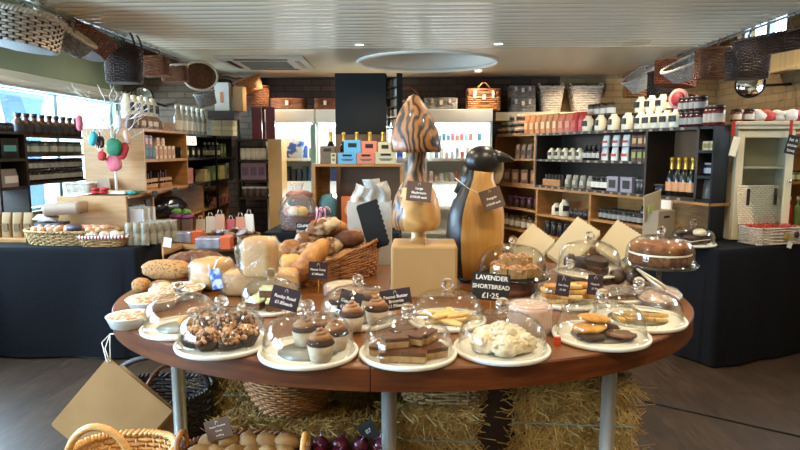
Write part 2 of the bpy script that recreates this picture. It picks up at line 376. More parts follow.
mb = MB(); mb.tube([(RC.x + (RR - .01) * cos(2 * PI * k / 64), RC.y + (RR - .01) * sin(2 * PI * k / 64), CZ) for k in range(64)], .022, 8, True)
ST(mb.ob('trim_recess', white_paint), 'round white rim of the ceiling recess')
rail_m = mat('rail_metal', '#a9aaa6', None, .35, .6)
for x, nm in ((CX0, 'trim_left'), (CX1, 'trim_right')):
    mb = MB(); mb.box((x, (CY0 + CY1) / 2, CZ + .05), (.03, CY1 - CY0, .11)); mb.tube([(x, CY0 + .02, CZ - .025), (x, CY1, CZ - .025)], .008, 8)
    for k in range(12): mb.tube([(x, CY0 + .4 + k * .95, CZ - .025), (x, CY0 + .4 + k * .95, CZ)], .005, 6)
    ST(mb.ob(nm, rail_m), 'metal edge and hanging rail along the %s of the dropped ceiling' % nm[5:])
# window header beam along the left wall and the frames
mb = MB(); mb.box((XL + .09, 4.9, 2.24), (.16, 5.4, .13)); mb.tube([(XL + .17, 2.3, 2.20), (XL + .17, 7.6, 2.20)], .045, 12)
ST(mb.ob('trim_header', mat('header_grey', '#c6ccc8', None, .4), bev=.01), 'pale grey beam over the left window')
frame_m = mat('frame_blue_white', '#c5d3da', None, .45)
def window(name, wallx, y0, y1, z0, z1, bars, side):
    mb = MB()
    for y in [y0, y1] + list(bars): mb.box((wallx + side * .1, y, (z0 + z1) / 2), (.07, .06, z1 - z0))
    for z in (z0, z1): mb.box((wallx + side * .1, (y0 + y1) / 2, z), (.07, y1 - y0 + .06, .06))
    f = ST(mb.ob(name, frame_m, bev=.006)); g = MB().box((wallx + side * .1, (y0 + y1) / 2, (z0 + z1) / 2), (.008, y1 - y0, z1 - z0)).ob('pane', pane_glass, f); return f
window('window_1', XL, 2.5, 7.5, 1.0, 2.2, [6.35], -1)
window('window_added', XL, -.3, 2.1, .6, 2.2, [.9], -1)  # out of view, added to let daylight onto the left floor
window('window_3', XR, 6.4, 7.35, 2.66, 3.1, [6.85], 1)
window('window_4', XR, 3.85, 6.0, 1.8, 2.36, [4.9], 1)
ST(MB().box((XR - .05, 5.0, 2.56), (.1, 2.9, .32)).box((XR - .07, 5.0, 2.39), (.14, 2.9, .03)).ob('trim_lintel', mat('lintel_boards', '#b49a6c', '#c4aa7c', .6, scale=3, stretch=(1, 12, .3)), bev=.005), 'boarded lintel over the side window')
# blue masonry pier of an arcade outside the left window
mb = MB(); pr = [(.11, 0), (.11, 1.7), (.12, 1.9), (.15, 2.05), (.20, 2.2), (.28, 2.34), (.42, 2.46), (.42, 2.8)]
pts = [(-x, z) for x, z in pr] + [(x, z) for x, z in pr[::-1]]
mb.prism(pts, -.15, .15, Matrix(((0, 0, 1), (1, 0, 0), (0, 1, 0))))
tag(mb.ob('arcade_pier', mat('pier_blue', '#63819c', '#708ea8', .8, scale=6), loc=(-5.2, 7.8, 0)), 'blue flared arcade pier outside the left window', 'pier')
ST(MB().box((-7.5, 4, -.06), (7, 14, .1)).ob('pavement_outside', mat('outside_paving', '#a8a8a4', None, .9)), 'pale paving outside the left windows')
# thin dark strip on the floor to the right, pale strip at the left
a, b = atz(645, 402, 0), atz(800, 437, 0)
b = a + (b - a) * 1.35
ST(MB().tube([(a.x, a.y, .003), (b.x, b.y, .003)], .006, 6).ob('trim_floor', black_paint), 'thin black strip across the floorboards')
a, b = atz(0, 351, 0), atz(108, 357, 0)
ST(MB().box(((a + b) / 2 + Vector((-.2, 0, .004))), (1.4, .012, .008), rz=math.atan2(b.y - a.y, b.x - a.x)).ob('trim_threshold', rail_m), 'pale threshold strip on the floor')
# ceiling fittings
def downlight(x, y, label, group=None):
    t = T('downlight', label, 'ceiling light', (x, y, CZ), group=group)
    mb = MB(); mb.lathe([(.052, -.004), (.05, -.012), (.040, -.012), (.036, -.003)], 24); mb.ob('bezel', white_paint, t)
    MB().lathe([(0, -.006), (.036, -.006), (.036, 0), (0, 0)], 20).ob('bulb', MATS['lamp_glow'], t)
glow = mat('lamp_glow', '#fff0d8', None, .5, emit=9)
for x, y, l in ((-.52, 5.25, 'lit round ceiling spotlight left of the round recess'), (.66, 5.25, 'lit round ceiling spotlight in front of the round recess'), (.66, 7.03, 'small lit ceiling spotlight above the fridges')): downlight(x, y, l)
p = atz(634, 43, 2.5)
tag(MB().lathe([(0, -.004), (.13, -.004), (.15, 0), (.13, 0), (0, 0)], 28).ob('ceiling_speaker', ceil_flat, loc=(p.x, p.y, CZ + .001)), 'flat round grey speaker flush in the ceiling at right', 'speaker')
p = atz(268, 62, 2.5)
t = T('air_conditioner', 'ceiling air conditioning cassette with dark grille near the left rail', 'air conditioner', (p.x, p.y, CZ), R(2))
ac = mat('ac_panel', '#b5ad9c', None, .45)
MB().box((0, 0, -.012), (.86, .86, .03)).ob('panel', ac, t, bev=.008)
mb = MB()
for i in range(11): mb.box((0, -.2 + i * .04, -.03), (.46, .022, .012), rot=Matrix.Rotation(.5, 3, 'X'))
mb.ob('grille', mat('ac_grille', '#7b7362', None, .5), t)
for q in range(4):
    M3 = Matrix.Rotation(q * PI / 2, 3, 'Z'); mb = MB(); c = M3 @ Vector((0, .34, -.029)); mb.box(c, (.52 if q % 2 == 0 else .045, .045 if q % 2 == 0 else .52, .006)); mb.ob('vent', black_paint if q != 3 else MATS['ac_grille'], t)
# convex mirrors on brackets
def mirror(px, py, Y, r, label, yaw, end):
    p = at(px, py, Y); t = T('convex_mirror', label, 'mirror', p, rot=(R(80), 0, yaw))
    MB().lathe([(0, .05), (r * .5, .04), (r * .85, .018), (r * .97, 0)], 28).ob('mirror_face', chrome, t)
    MB().lathe([(r * .95, .01), (r * 1.03, .008), (r * 1.03, -.02), (r * .6, -.05), (0, -.06)], 28).ob('rim', black_paint, t)
    MB().tube([(0, 0, -.05), (0, 0, -.09), end], .014, 8).ob('bracket', black_paint, t)
mirror(142, 97, 6.7, .12, 'round convex security mirror by the left window end', R(15), (.1, .15, -1.02))
mirror(750, 84, 6.3, .135, 'round convex security mirror on the warm brick wall', R(-25), (.36, 0, -.06))
# ================================================================== THE CAKE TABLE
TZ = .88; TX, TY, TA, TB = -.095, 3.025, 1.405, 1.10
t = T('cake_table', 'large oval wooden display table covered with cakes and breads', 'table', (TX, TY, 0))
XS = atz(370, 368, TZ).x - TX
def half(sgn):
    pts = []
    for k in range(161):
        a = 2 * PI * k / 160; x, y = TA * cos(a), TB * sin(a)
        pts.append((x, y))
    e = XS + sgn * .0015
    ys = TB * math.sqrt(1 - (e / TA) ** 2)
    if sgn > 0: poly = [(e, -ys)] + [(TA * cos(a), TB * sin(a)) for a in [(-math.acos(e / TA)) + i * 2 * math.acos(e / TA) / 90 for i in range(1, 90)]] + [(e, ys)]
    else: poly = [(e, ys)] + [(TA * cos(a), TB * sin(a)) for a in [math.acos(e / TA) + i * (2 * PI - 2 * math.acos(e / TA)) / 90 for i in range(1, 90)]] + [(e, -ys)]
    mb = MB(); n = len(poly)
    sc = lambda q, z: [(x * q, y * q, z) for x, y in poly]
    vs = sc(1, TZ - .085) + sc(1.0, TZ - .006) + sc(.996, TZ)
    fs0 = [(i, (i + 1) % n, n + (i + 1) % n, n + i) for i in range(n)] + [(n + i, n + (i + 1) % n, 2 * n + (i + 1) % n, 2 * n + i) for i in range(n)] + [tuple(range(n))[::-1]]
    mb.add(vs, fs0, False, 1); mb.f.append([2 * n + i for i in range(n)]); mb.m.append(0); mb.s.append(False)
    return mb.ob('tabletop', [table_wood, table_edge], t)
half(-1); half(1)
for px, Y in ((180, 2.42), (389, 2.12), (608, 2.27)):
    p = at(px, 410, Y); MB().lathe([(0, 0), (.034, 0), (.034, .012), (.028, .014), (.028, TZ - .1), (.045, TZ - .095), (.045, TZ - .0855), (0, TZ - .0855)], 24, (p.x - TX, p.y - TY, 0)).ob('leg', steel, t)
for x in (-.8, .7): MB().lathe([(0, 0), (.034, 0), (.034, .012), (.028, .014), (.028, TZ - .0855), (0, TZ - .0855)], 20, (x, .75, 0)).ob('leg', steel, t)
p = at(493, 420, 2.60)
MB().box((p.x - TX, p.y - TY, (TZ - .085) / 2), (.19, .16, TZ - .0855)).ob('pedestal', mat('pedestal_wood', '#2a160c', '#3a2012', .6, scale=4, stretch=(4, 4, .5)), t, bev=.008)
# ------------------------------------------------------------------ straw bales under it
def bale(label, c, d, rz, nb, seed):
    random.seed(seed); t = T('straw_bale', label, 'straw bale', (c[0], c[1], 0), rz, 'straw bales under the cake table')
    w, l, h = d; mb = MB()
    mb.grid(lambda u, v: None, 2, 2) if 0 else None
    mb.box((0, 0, h / 2), (w - .05, l - .05, h - .03), mi=1)
    for i in range(nb):
        r = random.random()
        if r < .62: p = Vector((jit(w / 2), -l / 2 + .02, random.random() * h)); nrm = Vector((0, -1, 0))
        elif r < .8: p = Vector((random.choice((-1, 1)) * (w / 2 - .02), jit(l / 2), random.random() * h)); nrm = Vector((math.copysign(1, p.x), 0, 0))
        else: p = Vector((jit(w / 2), jit(l / 2), h - .01)); nrm = Vector((0, 0, 1))
        d3 = Vector((jit(1), jit(1), jit(1))); d3 -= nrm * d3.dot(nrm) * .8; d3 += nrm * .12
        if r < .8: d3.z += jit(1.2)
        d3.normalize(); L = random.uniform(.04, .11) * (.5 if r >= .8 else 1); wd = random.uniform(.0010, .0024); sd = d3.cross(nrm); sd = sd.normalized() * wd if sd.length > 1e-3 else Vector((wd, 0, 0))
        q = p + d3 * L + nrm * random.uniform(0, .015); p = p - nrm * .01; up = sd.cross(d3).normalized() * wd * .6
        if q.z < .004: q.z = .004
        if p.z < .004: p.z = .004
        if r < .8: q.z = min(q.z, h + .012)
        m_ = (p + q) / 2 + nrm * random.uniform(0, .012)
        mb.add([p - sd, p + sd, m_ - sd + up, m_ + sd + up, q - sd, q + sd], [(0, 1, 3, 2), (2, 3, 5, 4)], True, 0)
    mb.ob('straw', [straw_m, straw_in], t)
    for z in (h * .28, h * .72):
        mb = MB(); e = .012; mb.tube([(-w / 2 - e, -l / 2 - e, z), (w / 2 + e, -l / 2 - e, z), (w / 2 + e, l / 2 + e, z), (-w / 2 - e, l / 2 + e, z)], .0035, 5, True, sm=False); mb.ob('twine', mat('twine', '#7c8c78', None, .8) if 'twine' not in MATS else MATS['twine'], t)
bale('low straw bale under the wicker bowl, left of the middle steel leg', (-.50, 2.50, 0), (.70, .26, .475), R(1), 6500, 1)
bale('tall straw bale standing behind the wicker bowl under the table', (-.52, 2.86, 0), (.78, .36, .64), R(1), 5000, 5)
bale('straw bale under the table, between the middle leg and the dark wooden pedestal', (.055, 2.64, 0), (.36, .42, .52), R(-1), 5200, 2)
bale('straw bale under the table, right of the dark wooden pedestal', (.655, 2.64, 0), (.47, .5, .66), R(-3), 7000, 3)
bale('greyish straw bale at the back under the table, behind the left leg', (-.93, 3.35, 0), (.6, .4, .62), R(8), 2600, 4)
# ================================================================== builders: domes, boards, baskets, signs, paper bags
def board_fit(xl, xr, yb, z=TZ):
    xc = (xl + xr) / 2; n = atz(xc, yb, z); r = .16
    d = Vector((n.x, n.y, 0)).normalized()
    for _ in range(5):
        c = n + d * r; r = (xr - xl) / 2 * mpp(c)
    return c, r
def board(label, c, r, group='white cake boards under the glass domes'):
    t = T('cake_board', label, 'cake board', c, group=group)
    MB().lathe([(0, 0), (r * .93, 0), (r * .985, .004), (r, .014), (r * .985, .020), (r * .94, .020), (r * .92, .013), (r * .86, .012), (0, .012)], 56).ob('dish', white_melamine, t)
    MB().lathe([(0, .0125), (r * .60, .0125), (r * .61, .0135), (r * .0, .0136)], 40).ob('centre_pad', MATS.get('grey_pad') or mat('grey_pad', '#8f877a', None, .3), t)
    return t
def dome(label, c, r, h, kr=.025, z=TZ + .0125, group='glass cake domes'):
    t = T('glass_dome', label, 'glass dome', (c[0], c[1], z), group=group)
    P = [(r, 0), (r, h * .25), (r * .985, h * .42), (r * .94, h * .60), (r * .84, h * .77), (r * .68, h * .89), (r * .45, h * .965), (r * .2, h * .995), (kr * .6, h)]
    e = .004
    Q = [(max(a - e, kr * .6), b - e * (b / h)) for a, b in P][::-1]
    MB().lathe([(r + .004, 0), (r + .004, .006)] + P[0:] + Q + [(r - e, 0), (r + .004, 0)], 48).ob('cover', glass, t)
    k = MB(); k.blob((0, 0, h + kr * 1.15), kr, 20, 14); k.lathe([(kr * .75, h - .002), (kr * .5, h + kr * .2), (kr * .55, h + kr * .4)], 18); k.ob('knob', knob_glass, t)
    return t
def swirl(mb, c, r, h, turns=3, n=54, mi=0):
    pts = []; rr = []
    for i in range(n):
        u = i / (n - 1); a = u * turns * 2 * PI; q = r * (1 - u) ** .8 * .72
        pts.append((c[0] + q * cos(a), c[1] + q * sin(a), c[2] + h * u)); rr.append(r * .27 * (1 - .45 * u))
    mb.tube(pts, rr, 8, mi=mi); mb.blob((c[0], c[1], c[2] + h * .2), (r * .8, r * .8, h * .5), 14, 8, mi=mi)
def cupcake_proto():
    t = T('cupcake', 'cupcake', 'cupcake')
    MB().lathe([(0, 0), (.024, 0), (.026, .002), (.034, .043), (.032, .043), (.0, .040)], 56, fl=lambda a, z: 1 + .035 * (1 if int(a / (2 * PI) * 56 + .5) % 2 else -1)).ob('paper_case', MATS['cup_paper'], t)
    MB().lathe([(.0, .040), (.033, .041), (.036, .046), (.030, .054), (0, .056)], 24).ob('sponge', sponge, t)
    mb = MB(); swirl(mb, (0, 0, .053), .034, .030); mb.ob('frosting', frost, t); return t
mat('cup_paper', '#c0b09c', '#a89680', .7, scale=30)
# ---- baskets
def ell(rx, ry, n=2.0):
    def f(u):
        a = 2 * PI * u; c, s = cos(a), sin(a)
        return math.copysign(abs(c) ** (2 / n), c) * rx, math.copysign(abs(s) ** (2 / n), s) * ry
    return f
def weave(mb, shape, h, flare, S, rows, th, top=None, bulge=0, mi_row=0, mi_stake=0, stake_r=None, gap=1.0):
    """woven wall: rows of over-and-under strands round S stakes. top(u) = rim height factor"""
    S += S % 2; N = 2 * S
    def pt(u, t):
        x, y = shape(u); q = 1 + (flare - 1) * t + bulge * sin(PI * t); return x * q, y * q, h * t * (top(u) if top else 1)
    us = [i / N for i in range(N)]; nr = []
    for i, u in enumerate(us):
        a, b = shape((u + .003) % 1), shape((u - .003) % 1); d = Vector((a[1] - b[1], -(a[0] - b[0]), 0)); nr.append(d.normalized() if d.length > 1e-9 else Vector((1, 0, 0)))
    rh = h / rows * .5 * gap
    for r in range(rows):
        t = (r + .5) / rows; vs = []; fs = []
        for i, u in enumerate(us):
            p = Vector(pt(u, t)); off = th * cos(PI * (S * u + r)); p += nr[i] * off
            k = rh * (top(u) if top else 1)
            vs += [p + Vector((0, 0, k)), p + nr[i] * th * .7, p - Vector((0, 0, k)), p - nr[i] * th * .7]
        for i in range(N):
            j = (i + 1) % N
            for q in range(4): fs.append((i * 4 + q, i * 4 + (q + 1) % 4, j * 4 + (q + 1) % 4, j * 4 + q))
        mb.add(vs, fs, True, mi_row)
    sr = stake_r or th * .8
    for k in range(S):
        u = k / S; mb.tube([pt(u, t) for t in (0, .5, 1)], sr, 4, mi=mi_stake)
    return pt
def rimtube(pt, r, N=48, t=1.0, twist=0, dz=0):
    mb = MB()
    if not twist: mb.tube([Vector(pt(i / N, t)) + Vector((0, 0, dz)) for i in range(N)], r, 7, True)
    else:
        M = N * 3
        for ph in (0, PI):
            pts = []
            for i in range(M):
                u = i / M; p = Vector(pt(u, t)); a = ph + 2 * PI * twist * u; q = Vector((p.x, p.y, 0)).normalized() * cos(a) * r * .6; pts.append(p + q + Vector((0, 0, sin(a) * r * .6 + dz)))
            mb.tube(pts, r * .62, 5, True)
    return mb
def basket(name, label, cat, loc, rx, ry, h, m, flare=1.12, n=2.2, S=36, rows=12, th=.004, rz=0, rot=None, rim=None, handles=None, group=None, top=None, bulge=0, liner=None, twist=30, rim_r=None, gap=1.0, stake_m=None):
    t = T(name, label, cat, loc, rz, group, rot); sh = ell(rx, ry, n); mb = MB()
    pt = weave(mb, sh, h, flare, S, rows, th, top, bulge, 0, 1, gap=gap)
    N = 40; ring = [Vector(pt(i / N, 0)) for i in range(N)]
    mb.prism([(p.x, p.y) for p in ring], 0, .006, mi=1)
    mb.ob('body', [m, stake_m or m], t)
    rimtube(pt, rim_r or th * 2.2, twist=twist).ob('rim', rim or m, t)
    if liner:
        l = MB(); q = .93
        l.grid(lambda u, v: tuple(a * (q if k < 2 else 1) + (.008 if k == 2 and v == 0 else 0) for k, a in enumerate(pt(u, .05 + v * .99))), 40, 6, cu=True)
        l.prism([(p.x * q, p.y * q) for p in ring], .008, .010); l.ob('liner', liner, t)
    for hd in handles or (): hd(t, pt)
    return t
def hoop(u0, u1, H, r, m, name='handle', lean=0, n=18, wraps=None):
    """arched handle from rim point u0 to rim point u1, H high"""
    def f(t, pt):
        a, b = Vector(pt(u0 % 1, 1)), Vector(pt(u1 % 1, 1)); pts = []
        for i in range(n + 1):
            s = i / n; p = a.lerp(b, .5 - .5 * cos(PI * s)); p += Vector((0, 0, H * sin(PI * s))); 
            if lean: p += Vector((0, lean * sin(PI * s), 0))
            pts.append(p)
        mb = MB(); mb.tube(pts, r, 7); o = mb.ob(name, m, t)
        if wraps:
            w = MB()
            for p in (a, b):
                for q in (-1, 0, 1):
                    w.tube([(p.x + q * r * 1.3, p.y - r * 1.2, p.z - r * 5), (p.x + q * r * 1.3, p.y - r * 1.2, p.z + r * 2), (p.x + q * r * 1.3, p.y + r * 1.4, p.z + r * 2), (p.x + q * r * 1.3, p.y + r * 1.4, p.z - r * 5)], r * .5, 5)
            w.ob('binding', wraps, o)
    return f
# ---- signs
def text(par, body, size, loc, rot, m, name='lettering', align='CENTER', sp=1.0, bold=0):
    c = bpy.data.curves.new(name, 'FONT'); c.body = body; c.size = size; c.align_x = align; c.align_y = 'CENTER'; c.extrude = .0003; c.space_line = .85; c.space_character = sp; c.offset = bold; c.resolution_u = 3
    tmp = bpy.data.objects.new('tmp', c); COL.objects.link(tmp); bpy.context.view_layer.update()
    me = bpy.data.meshes.new_from_object(tmp.evaluated_get(bpy.context.evaluated_depsgraph_get())); bpy.data.objects.remove(tmp); bpy.data.curves.remove(c)
    me.materials.clear(); me.materials.append(m); o = bpy.data.objects.new(name, me); COL.objects.link(o); o.parent = par; o.location = loc; o.rotation_euler = rot; return o
def sign(label, px, py, wp, hp, Y, lines, m, roll=0, base=None, yaw=0, tilt=-8, size=.016, logo=True, name='price_card', cat='price card', fsize=None, gap=.024, ink=None, bold=0):
    c = at(px, py, Y); k = mpp(c); w, h = wp * k, hp * k; bz = base if base is not None else TZ
    t = T(name, label, cat, (c.x, c.y, bz), 0)
    E = (Matrix.Rotation(R(yaw), 3, 'Z') @ Matrix.Rotation(R(tilt), 3, 'X') @ Matrix.Rotation(-R(roll), 3, 'Y'))
    o = MB().box((0, 0, 0), (w, .003, h)).ob('card', m, t, (0, 0, c.z - bz), rot=E.to_euler(), bev=.0006)
    if c.z - h / 2 - bz > .004: MB().tube([(0, .004, 0), (0, .004, c.z - bz)], .0025, 6).ob('stake', cane, t)
    y0 = (len(lines) - 1) * gap / 2 - (gap * .32 if logo else 0)
    for i, (s, sz) in enumerate(lines): 
        text(o, s, sz, (0, -.0024, y0 - i * gap), (PI / 2, 0, 0), ink or white_ink, bold=bold)
    if logo:
        e = MB(); z = h / 2 - .012; q = .007
        for i, sg in enumerate((-1, 1)): e.tube([(sg * q * .9, -.0022, z - q), (sg * q * .5, -.0022, z + q * .5), (0, -.0022, z + q * .8)], .0008, 4)
        e.ob('emblem', white_ink, o)
    return t
def paper_bag(label, name, corner, e1, e2, th, m, zig=True, zn=9, cat='paper bag', group=None, pins=None):
    """stack of flat paper bags: corner point, edge vectors e1 (along the pinked mouth) and e2"""
    t = T(name, label, cat, corner, group=group); a = e1.normalized(); n = a.cross(e2).normalized(); b = n.cross(a).normalized()
    l1, l2 = e1.length, e2.dot(b); M = Matrix((a, b, n)).transposed()
    mb = MB()
    for q in range(3):
        o_ = q * .006; pts = [(0, 0)]
        if zig:
            for i in range(zn * 2 + 1): pts.append((l1 * i / (zn * 2), (-.008 if i % 2 else 0)))
        else: pts.append((l1, 0))
        pts += [(l1, l2), (0, l2)]
        pts = [(x + o_ * .8, y + o_) for x, y in (pts[1:] if zig else pts)]
        mb.prism(pts, q * th / 3, q * th / 3 + th / 3.6, M)
    mb.ob('sheets', m, t); f = MB(); 
    return t
def bx(label, name, cat, c, d, m, rz=0, group=None, bev=.002):
    return tag(MB().box((0, 0, d[2] / 2), d).ob(name, m, None, c, rz, bev=bev), label, cat, group)
# ================================================================== ON THE CAKE TABLE: front row
def P(px, py, z=TZ): return atz(px, py, z)
BZ = TZ + .0136
# 1 crunchy chocolate slices
def nuggets(mb, c, r, n, s, mis=(0, 1)):
    for i in range(n):
        a, e = random.random() * 2 * PI, random.random() * 1.45; d = Vector((cos(a) * sin(e), sin(a) * sin(e), cos(e)))
        p = Vector((c[0] + d.x * r[0], c[1] + d.y * r[1], c[2] + d.z * r[2])); q = s * random.uniform(.6, 1.3)
        mb.blob(p, (q, q * random.uniform(.6, 1), q * random.uniform(.5, .9)), 6, 4, .4, 2, i, Euler((jit(2), jit(2), jit(2))).to_matrix(), mi=random.choice(mis))
c1, r1 = board_fit(177, 270, 361.5); board('white cake board under the crunchy chocolate slices', c1, r1)
dome('glass dome over the crunchy chocolate slices, front row leftmost', c1, r1 * .93, .128)
pos = [(-.088, -.052), (-.028, -.080), (.042, -.072), (.094, -.022), (-.07, .02), (.01, -.005), (.06, .055), (-.02, .075)]
nm = ['at the near left', 'nearest the camera', 'at the near right', 'at the far right', 'in the left middle', 'in the middle of the heap', 'at the back right', 'at the back left']
for i, (x, y) in enumerate(pos):
    mb = MB(); hh = .070 if i < 4 else .104; mb.blob((0, 0, hh * .45), (.048, .042, hh * .55), 16, 9, .3, 3, i, mi=0); 
    mb.v = [(a, b, max(c, 0)) for a, b, c in mb.v]; nuggets(mb, (0, 0, hh * .42), (.049, .043, hh * .56), 150, .0082, (1, 1, 1, 1, 2)); mb.v = [(a, b, max(c, 0)) for a, b, c in mb.v]
    tag(mb.ob('chocolate_crunch_slice', [choc, nut, choc_mid], None, (c1.x + x, c1.y + y, BZ + .001), jit(3)), 'crunchy nut chocolate slice ' + nm[i] + ' of the leftmost front dome', 'cake', 'crunchy chocolate slices')
# 2 cupcakes, front dome
c2, r2 = board_fit(259, 359, 372.5); board('white cake board under the four chocolate cupcakes', c2, r2); dome('glass dome over four cupcakes on a half empty board', c2, r2 * .90, .135)
cc = cupcake_proto()
spots = [((321, 360), 'chocolate cupcake nearest the camera under the half empty dome'), ((336, 349), 'chocolate cupcake at the right under the half empty dome'), ((305, 345), 'chocolate cupcake at the left under the half empty dome'), ((322, 341), 'chocolate cupcake at the back under the half empty dome')]
G = 'chocolate cupcakes in paper cases'
def mv(o, c, i, rz=0, lab=None): pass
for i, ((px, py), l) in enumerate(spots):
    p = P(px, py, BZ)
    if i == 0: cc.location = (p.x, p.y, BZ); cc['label'] = l; cc['group'] = G; cc.scale = (1.34,) * 3
    else: dup(cc, (p.x, p.y, BZ), jit(3), l, G, scale=1.34)
# tiny green tab standing in front of the frosting
p = P(313, 352, BZ); bx('tiny pale green tag leaning on the front cupcakes', 'tag', 'tag', (p.x - .005, p.y - .012, BZ), (.012, .002, .05), mat('pale_green', '#a9cfc0', None, .6), 0, bev=0)
# 3 brownie slices
c3, r3 = board_fit(359, 457, 373.5); board('white cake board under the peanut butter brownie slices', c3, r3); dome('glass dome over the brownie slices, beside the table seam', c3, r3 * .90, .125)
def slice_(name, label, loc, d, rz, m1, m2, split, group, rot=None, topd=.006):
    t = T(name, label, 'cake', loc, rz, group, rot)
    mb = MB(); mb.box((0, 0, d[2] * split / 2), (d[0], d[1], d[2] * split)); o = mb.ob('base_layer', m1, t, bev=.003)
    mb = MB(); mb.grid(lambda u, v: ((u - .5) * d[0] * 1.01, (v - .5) * d[1] * 1.01, d[2] + .004 * noise.noise(Vector((u * 4 + loc[0] * 40, v * 4, loc[1] * 30)))), 10, 10)
    b = MB(); b.box((0, 0, d[2] * (split + 1) / 2), (d[0] * 1.01, d[1] * 1.01, d[2] * (1 - split))); b.add(mb.v, mb.f, True)
    b.ob('topping', m2, t, bev=.003); return t
br = [((-.052, -.088), .1, 0, 'at the near left'), ((.022, -.092), -.08, 0, 'nearest the camera'), ((.088, -.045), .5, 0, 'at the near right'), ((-.092, -.02), 1.2, 0, 'at the far left'), ((-.015, -.02), .3, 0, 'in the middle below the heap'), ((.06, .03), -.3, 0, 'in the right middle'), ((-.03, .06), .1, 0, 'at the back'),
      ((-.045, -.055), .35, 1, 'lying on top at the front left'), ((.02, -.015), -.4, 1, 'lying on top in the middle'), ((-.02, .045), .8, 1, 'lying on top at the back'), ((.06, .01), 1.1, 1, 'lying on top at the right')]
for (x, y), a, lv, w in br: slice_('brownie_slice', 'peanut butter brownie slice ' + w + ' of the dome', (c3.x + x, c3.y + y, BZ + .001 + lv * .037), (.086, .058, .036), a, caramel, choc_mid, .62, 'brownie slices', rot=(jit(.03), jit(.03), a))
# 4 pale crumbly scones
c4, r4 = board_fit(453, 549.5, 368); board('white cake board under the pale floury buns', c4, r4); dome('glass dome over the pale floury buns, right of the brownies', c4, r4 * .9, .13, .026)
for i, (x, y, z, s, w) in enumerate([(-.065, -.05, 0, 1, 'at the near left'), (.005, -.075, 0, 1.15, 'nearest the camera'), (.07, -.035, 0, .95, 'at the near right'), (-.045, .04, 0, 1, 'at the back left'), (.045, .05, 0, 1, 'at the back right'), (.0, -.01, .03, 1.05, 'on top of the heap')]):
    mb = MB(); mb.blob((0, 0, .026), (.05 * s, .046 * s, .034), 26, 14, .34, 4, i + 3, flat=-.026); nuggets(mb, (0, 0, .028), (.05 * s, .046 * s, .033), 60, .008, (0,)); mb.v = [(a, b, max(c, 0)) for a, b, c in mb.v]
    if i == 5:
        for q in range(3): mb.blob((.012 + q * .008, -.026, .05 - q * .004), (.007, .004, .003), 6, 4, mi=1)
    tag(mb.ob('floury_bun', [mering, mat('cherry', '#b34a20', None, .4) if 'cherry' not in MATS else MATS['cherry']], None, (c4.x + x, c4.y + y, BZ + .001 + z), i), 'pale floury bun ' + w + ' under the glass dome', 'bun', 'pale floury buns')
# 5 cookies
c5, r5 = board_fit(552, 648, 353); board('white cake board under the large cookies', c5, r5); dome('glass dome over two pale and three dark cookies', c5, r5 * .9, .13)
def cookie_(label, x, y, z, m, s, rot, i):
    mb = MB(); mb.blob((0, 0, .010), (.062 * s, .052 * s, .013), 26, 8, .22, 3, i + 11, flat=-.010); return tag(mb.ob('cookie', m, None, (c5.x + x, c5.y + y, BZ + .001 + z), rot=rot), label, 'cookie', 'large cookies under the dome')
cookie_('dark chocolate cookie at the near left under the dome', -.05, -.055, 0, sponge, 1, (0, 0, 1), 1); cookie_('dark chocolate cookie at the right under the dome', .06, -.045, .004, choc_mid, 1.1, (.03, .08, 2), 2)
cookie_('dark chocolate cookie lying at the back under the dome', .03, .06, 0, sponge, 1, (0, 0, .3), 3)
cookie_('pale golden cookie lying lower left on the dark ones', -.05, -.02, .022, cookie, 1.05, (.05, -.06, .2), 4); cookie_('pale golden cookie resting topmost on the cookies', -.018, .03, .045, cookie, 1.1, (.04, .12, .5), 5)
# 6 shortbread fingers
c6, r6 = board_fit(590, 683, 334); board('white cake board under the shortbread fingers at the right end', c6, r6); dome('glass dome over the shortbread fingers', c6, r6 * .9, .125)
for i in range(12):
    lv, k = divmod(i, 7); x = -.085 + k * .029 + (.03 if lv else 0); slot = ('lower' if not lv else 'upper')
    mb = MB(); mb.box((0, 0, .007), (.024, .105, .014)); 
    for q in range(4): mb.box((0, -.036 + q * .024, .0141), (.004, .004, .001))
    tag(mb.ob('shortbread_finger', shortb, None, (c6.x + x, c6.y + jit(.02) - .02, BZ + .001 + lv * .016), R(68) + jit(.2) if lv else jit(.12), bev=.003), '%s shortbread finger from the left in the %s layer' % (ORD[k], slot), 'shortbread', 'shortbread fingers')
# 7 left dome with one pastry
c7, r7 = board_fit(143, 221, 341.5); board('cream cake board under a single pastry', c7, r7); dome('glass dome over one lone pastry near the left table end', c7, r7 * .9, .135)
p = P(186, 325, BZ); mb = MB(); mb.blob((0, 0, .015), (.034, .026, .018), 20, 10, .15, 4, 3, flat=-.014); tag(mb.ob('pastry', cookie, None, (p.x, p.y, BZ + .001)), 'single golden pastry on the cream board', 'pastry')
p = P(199, 314, BZ); mb = MB(); mb.blob((0, 0, .015), (.05, .024, .017), 20, 10, .2, 4, 5, flat=-.014); tag(mb.ob('pastry', nut, None, (p.x, p.y, BZ + .001), .3), 'brown nutty pastry at the back of the cream board', 'pastry')
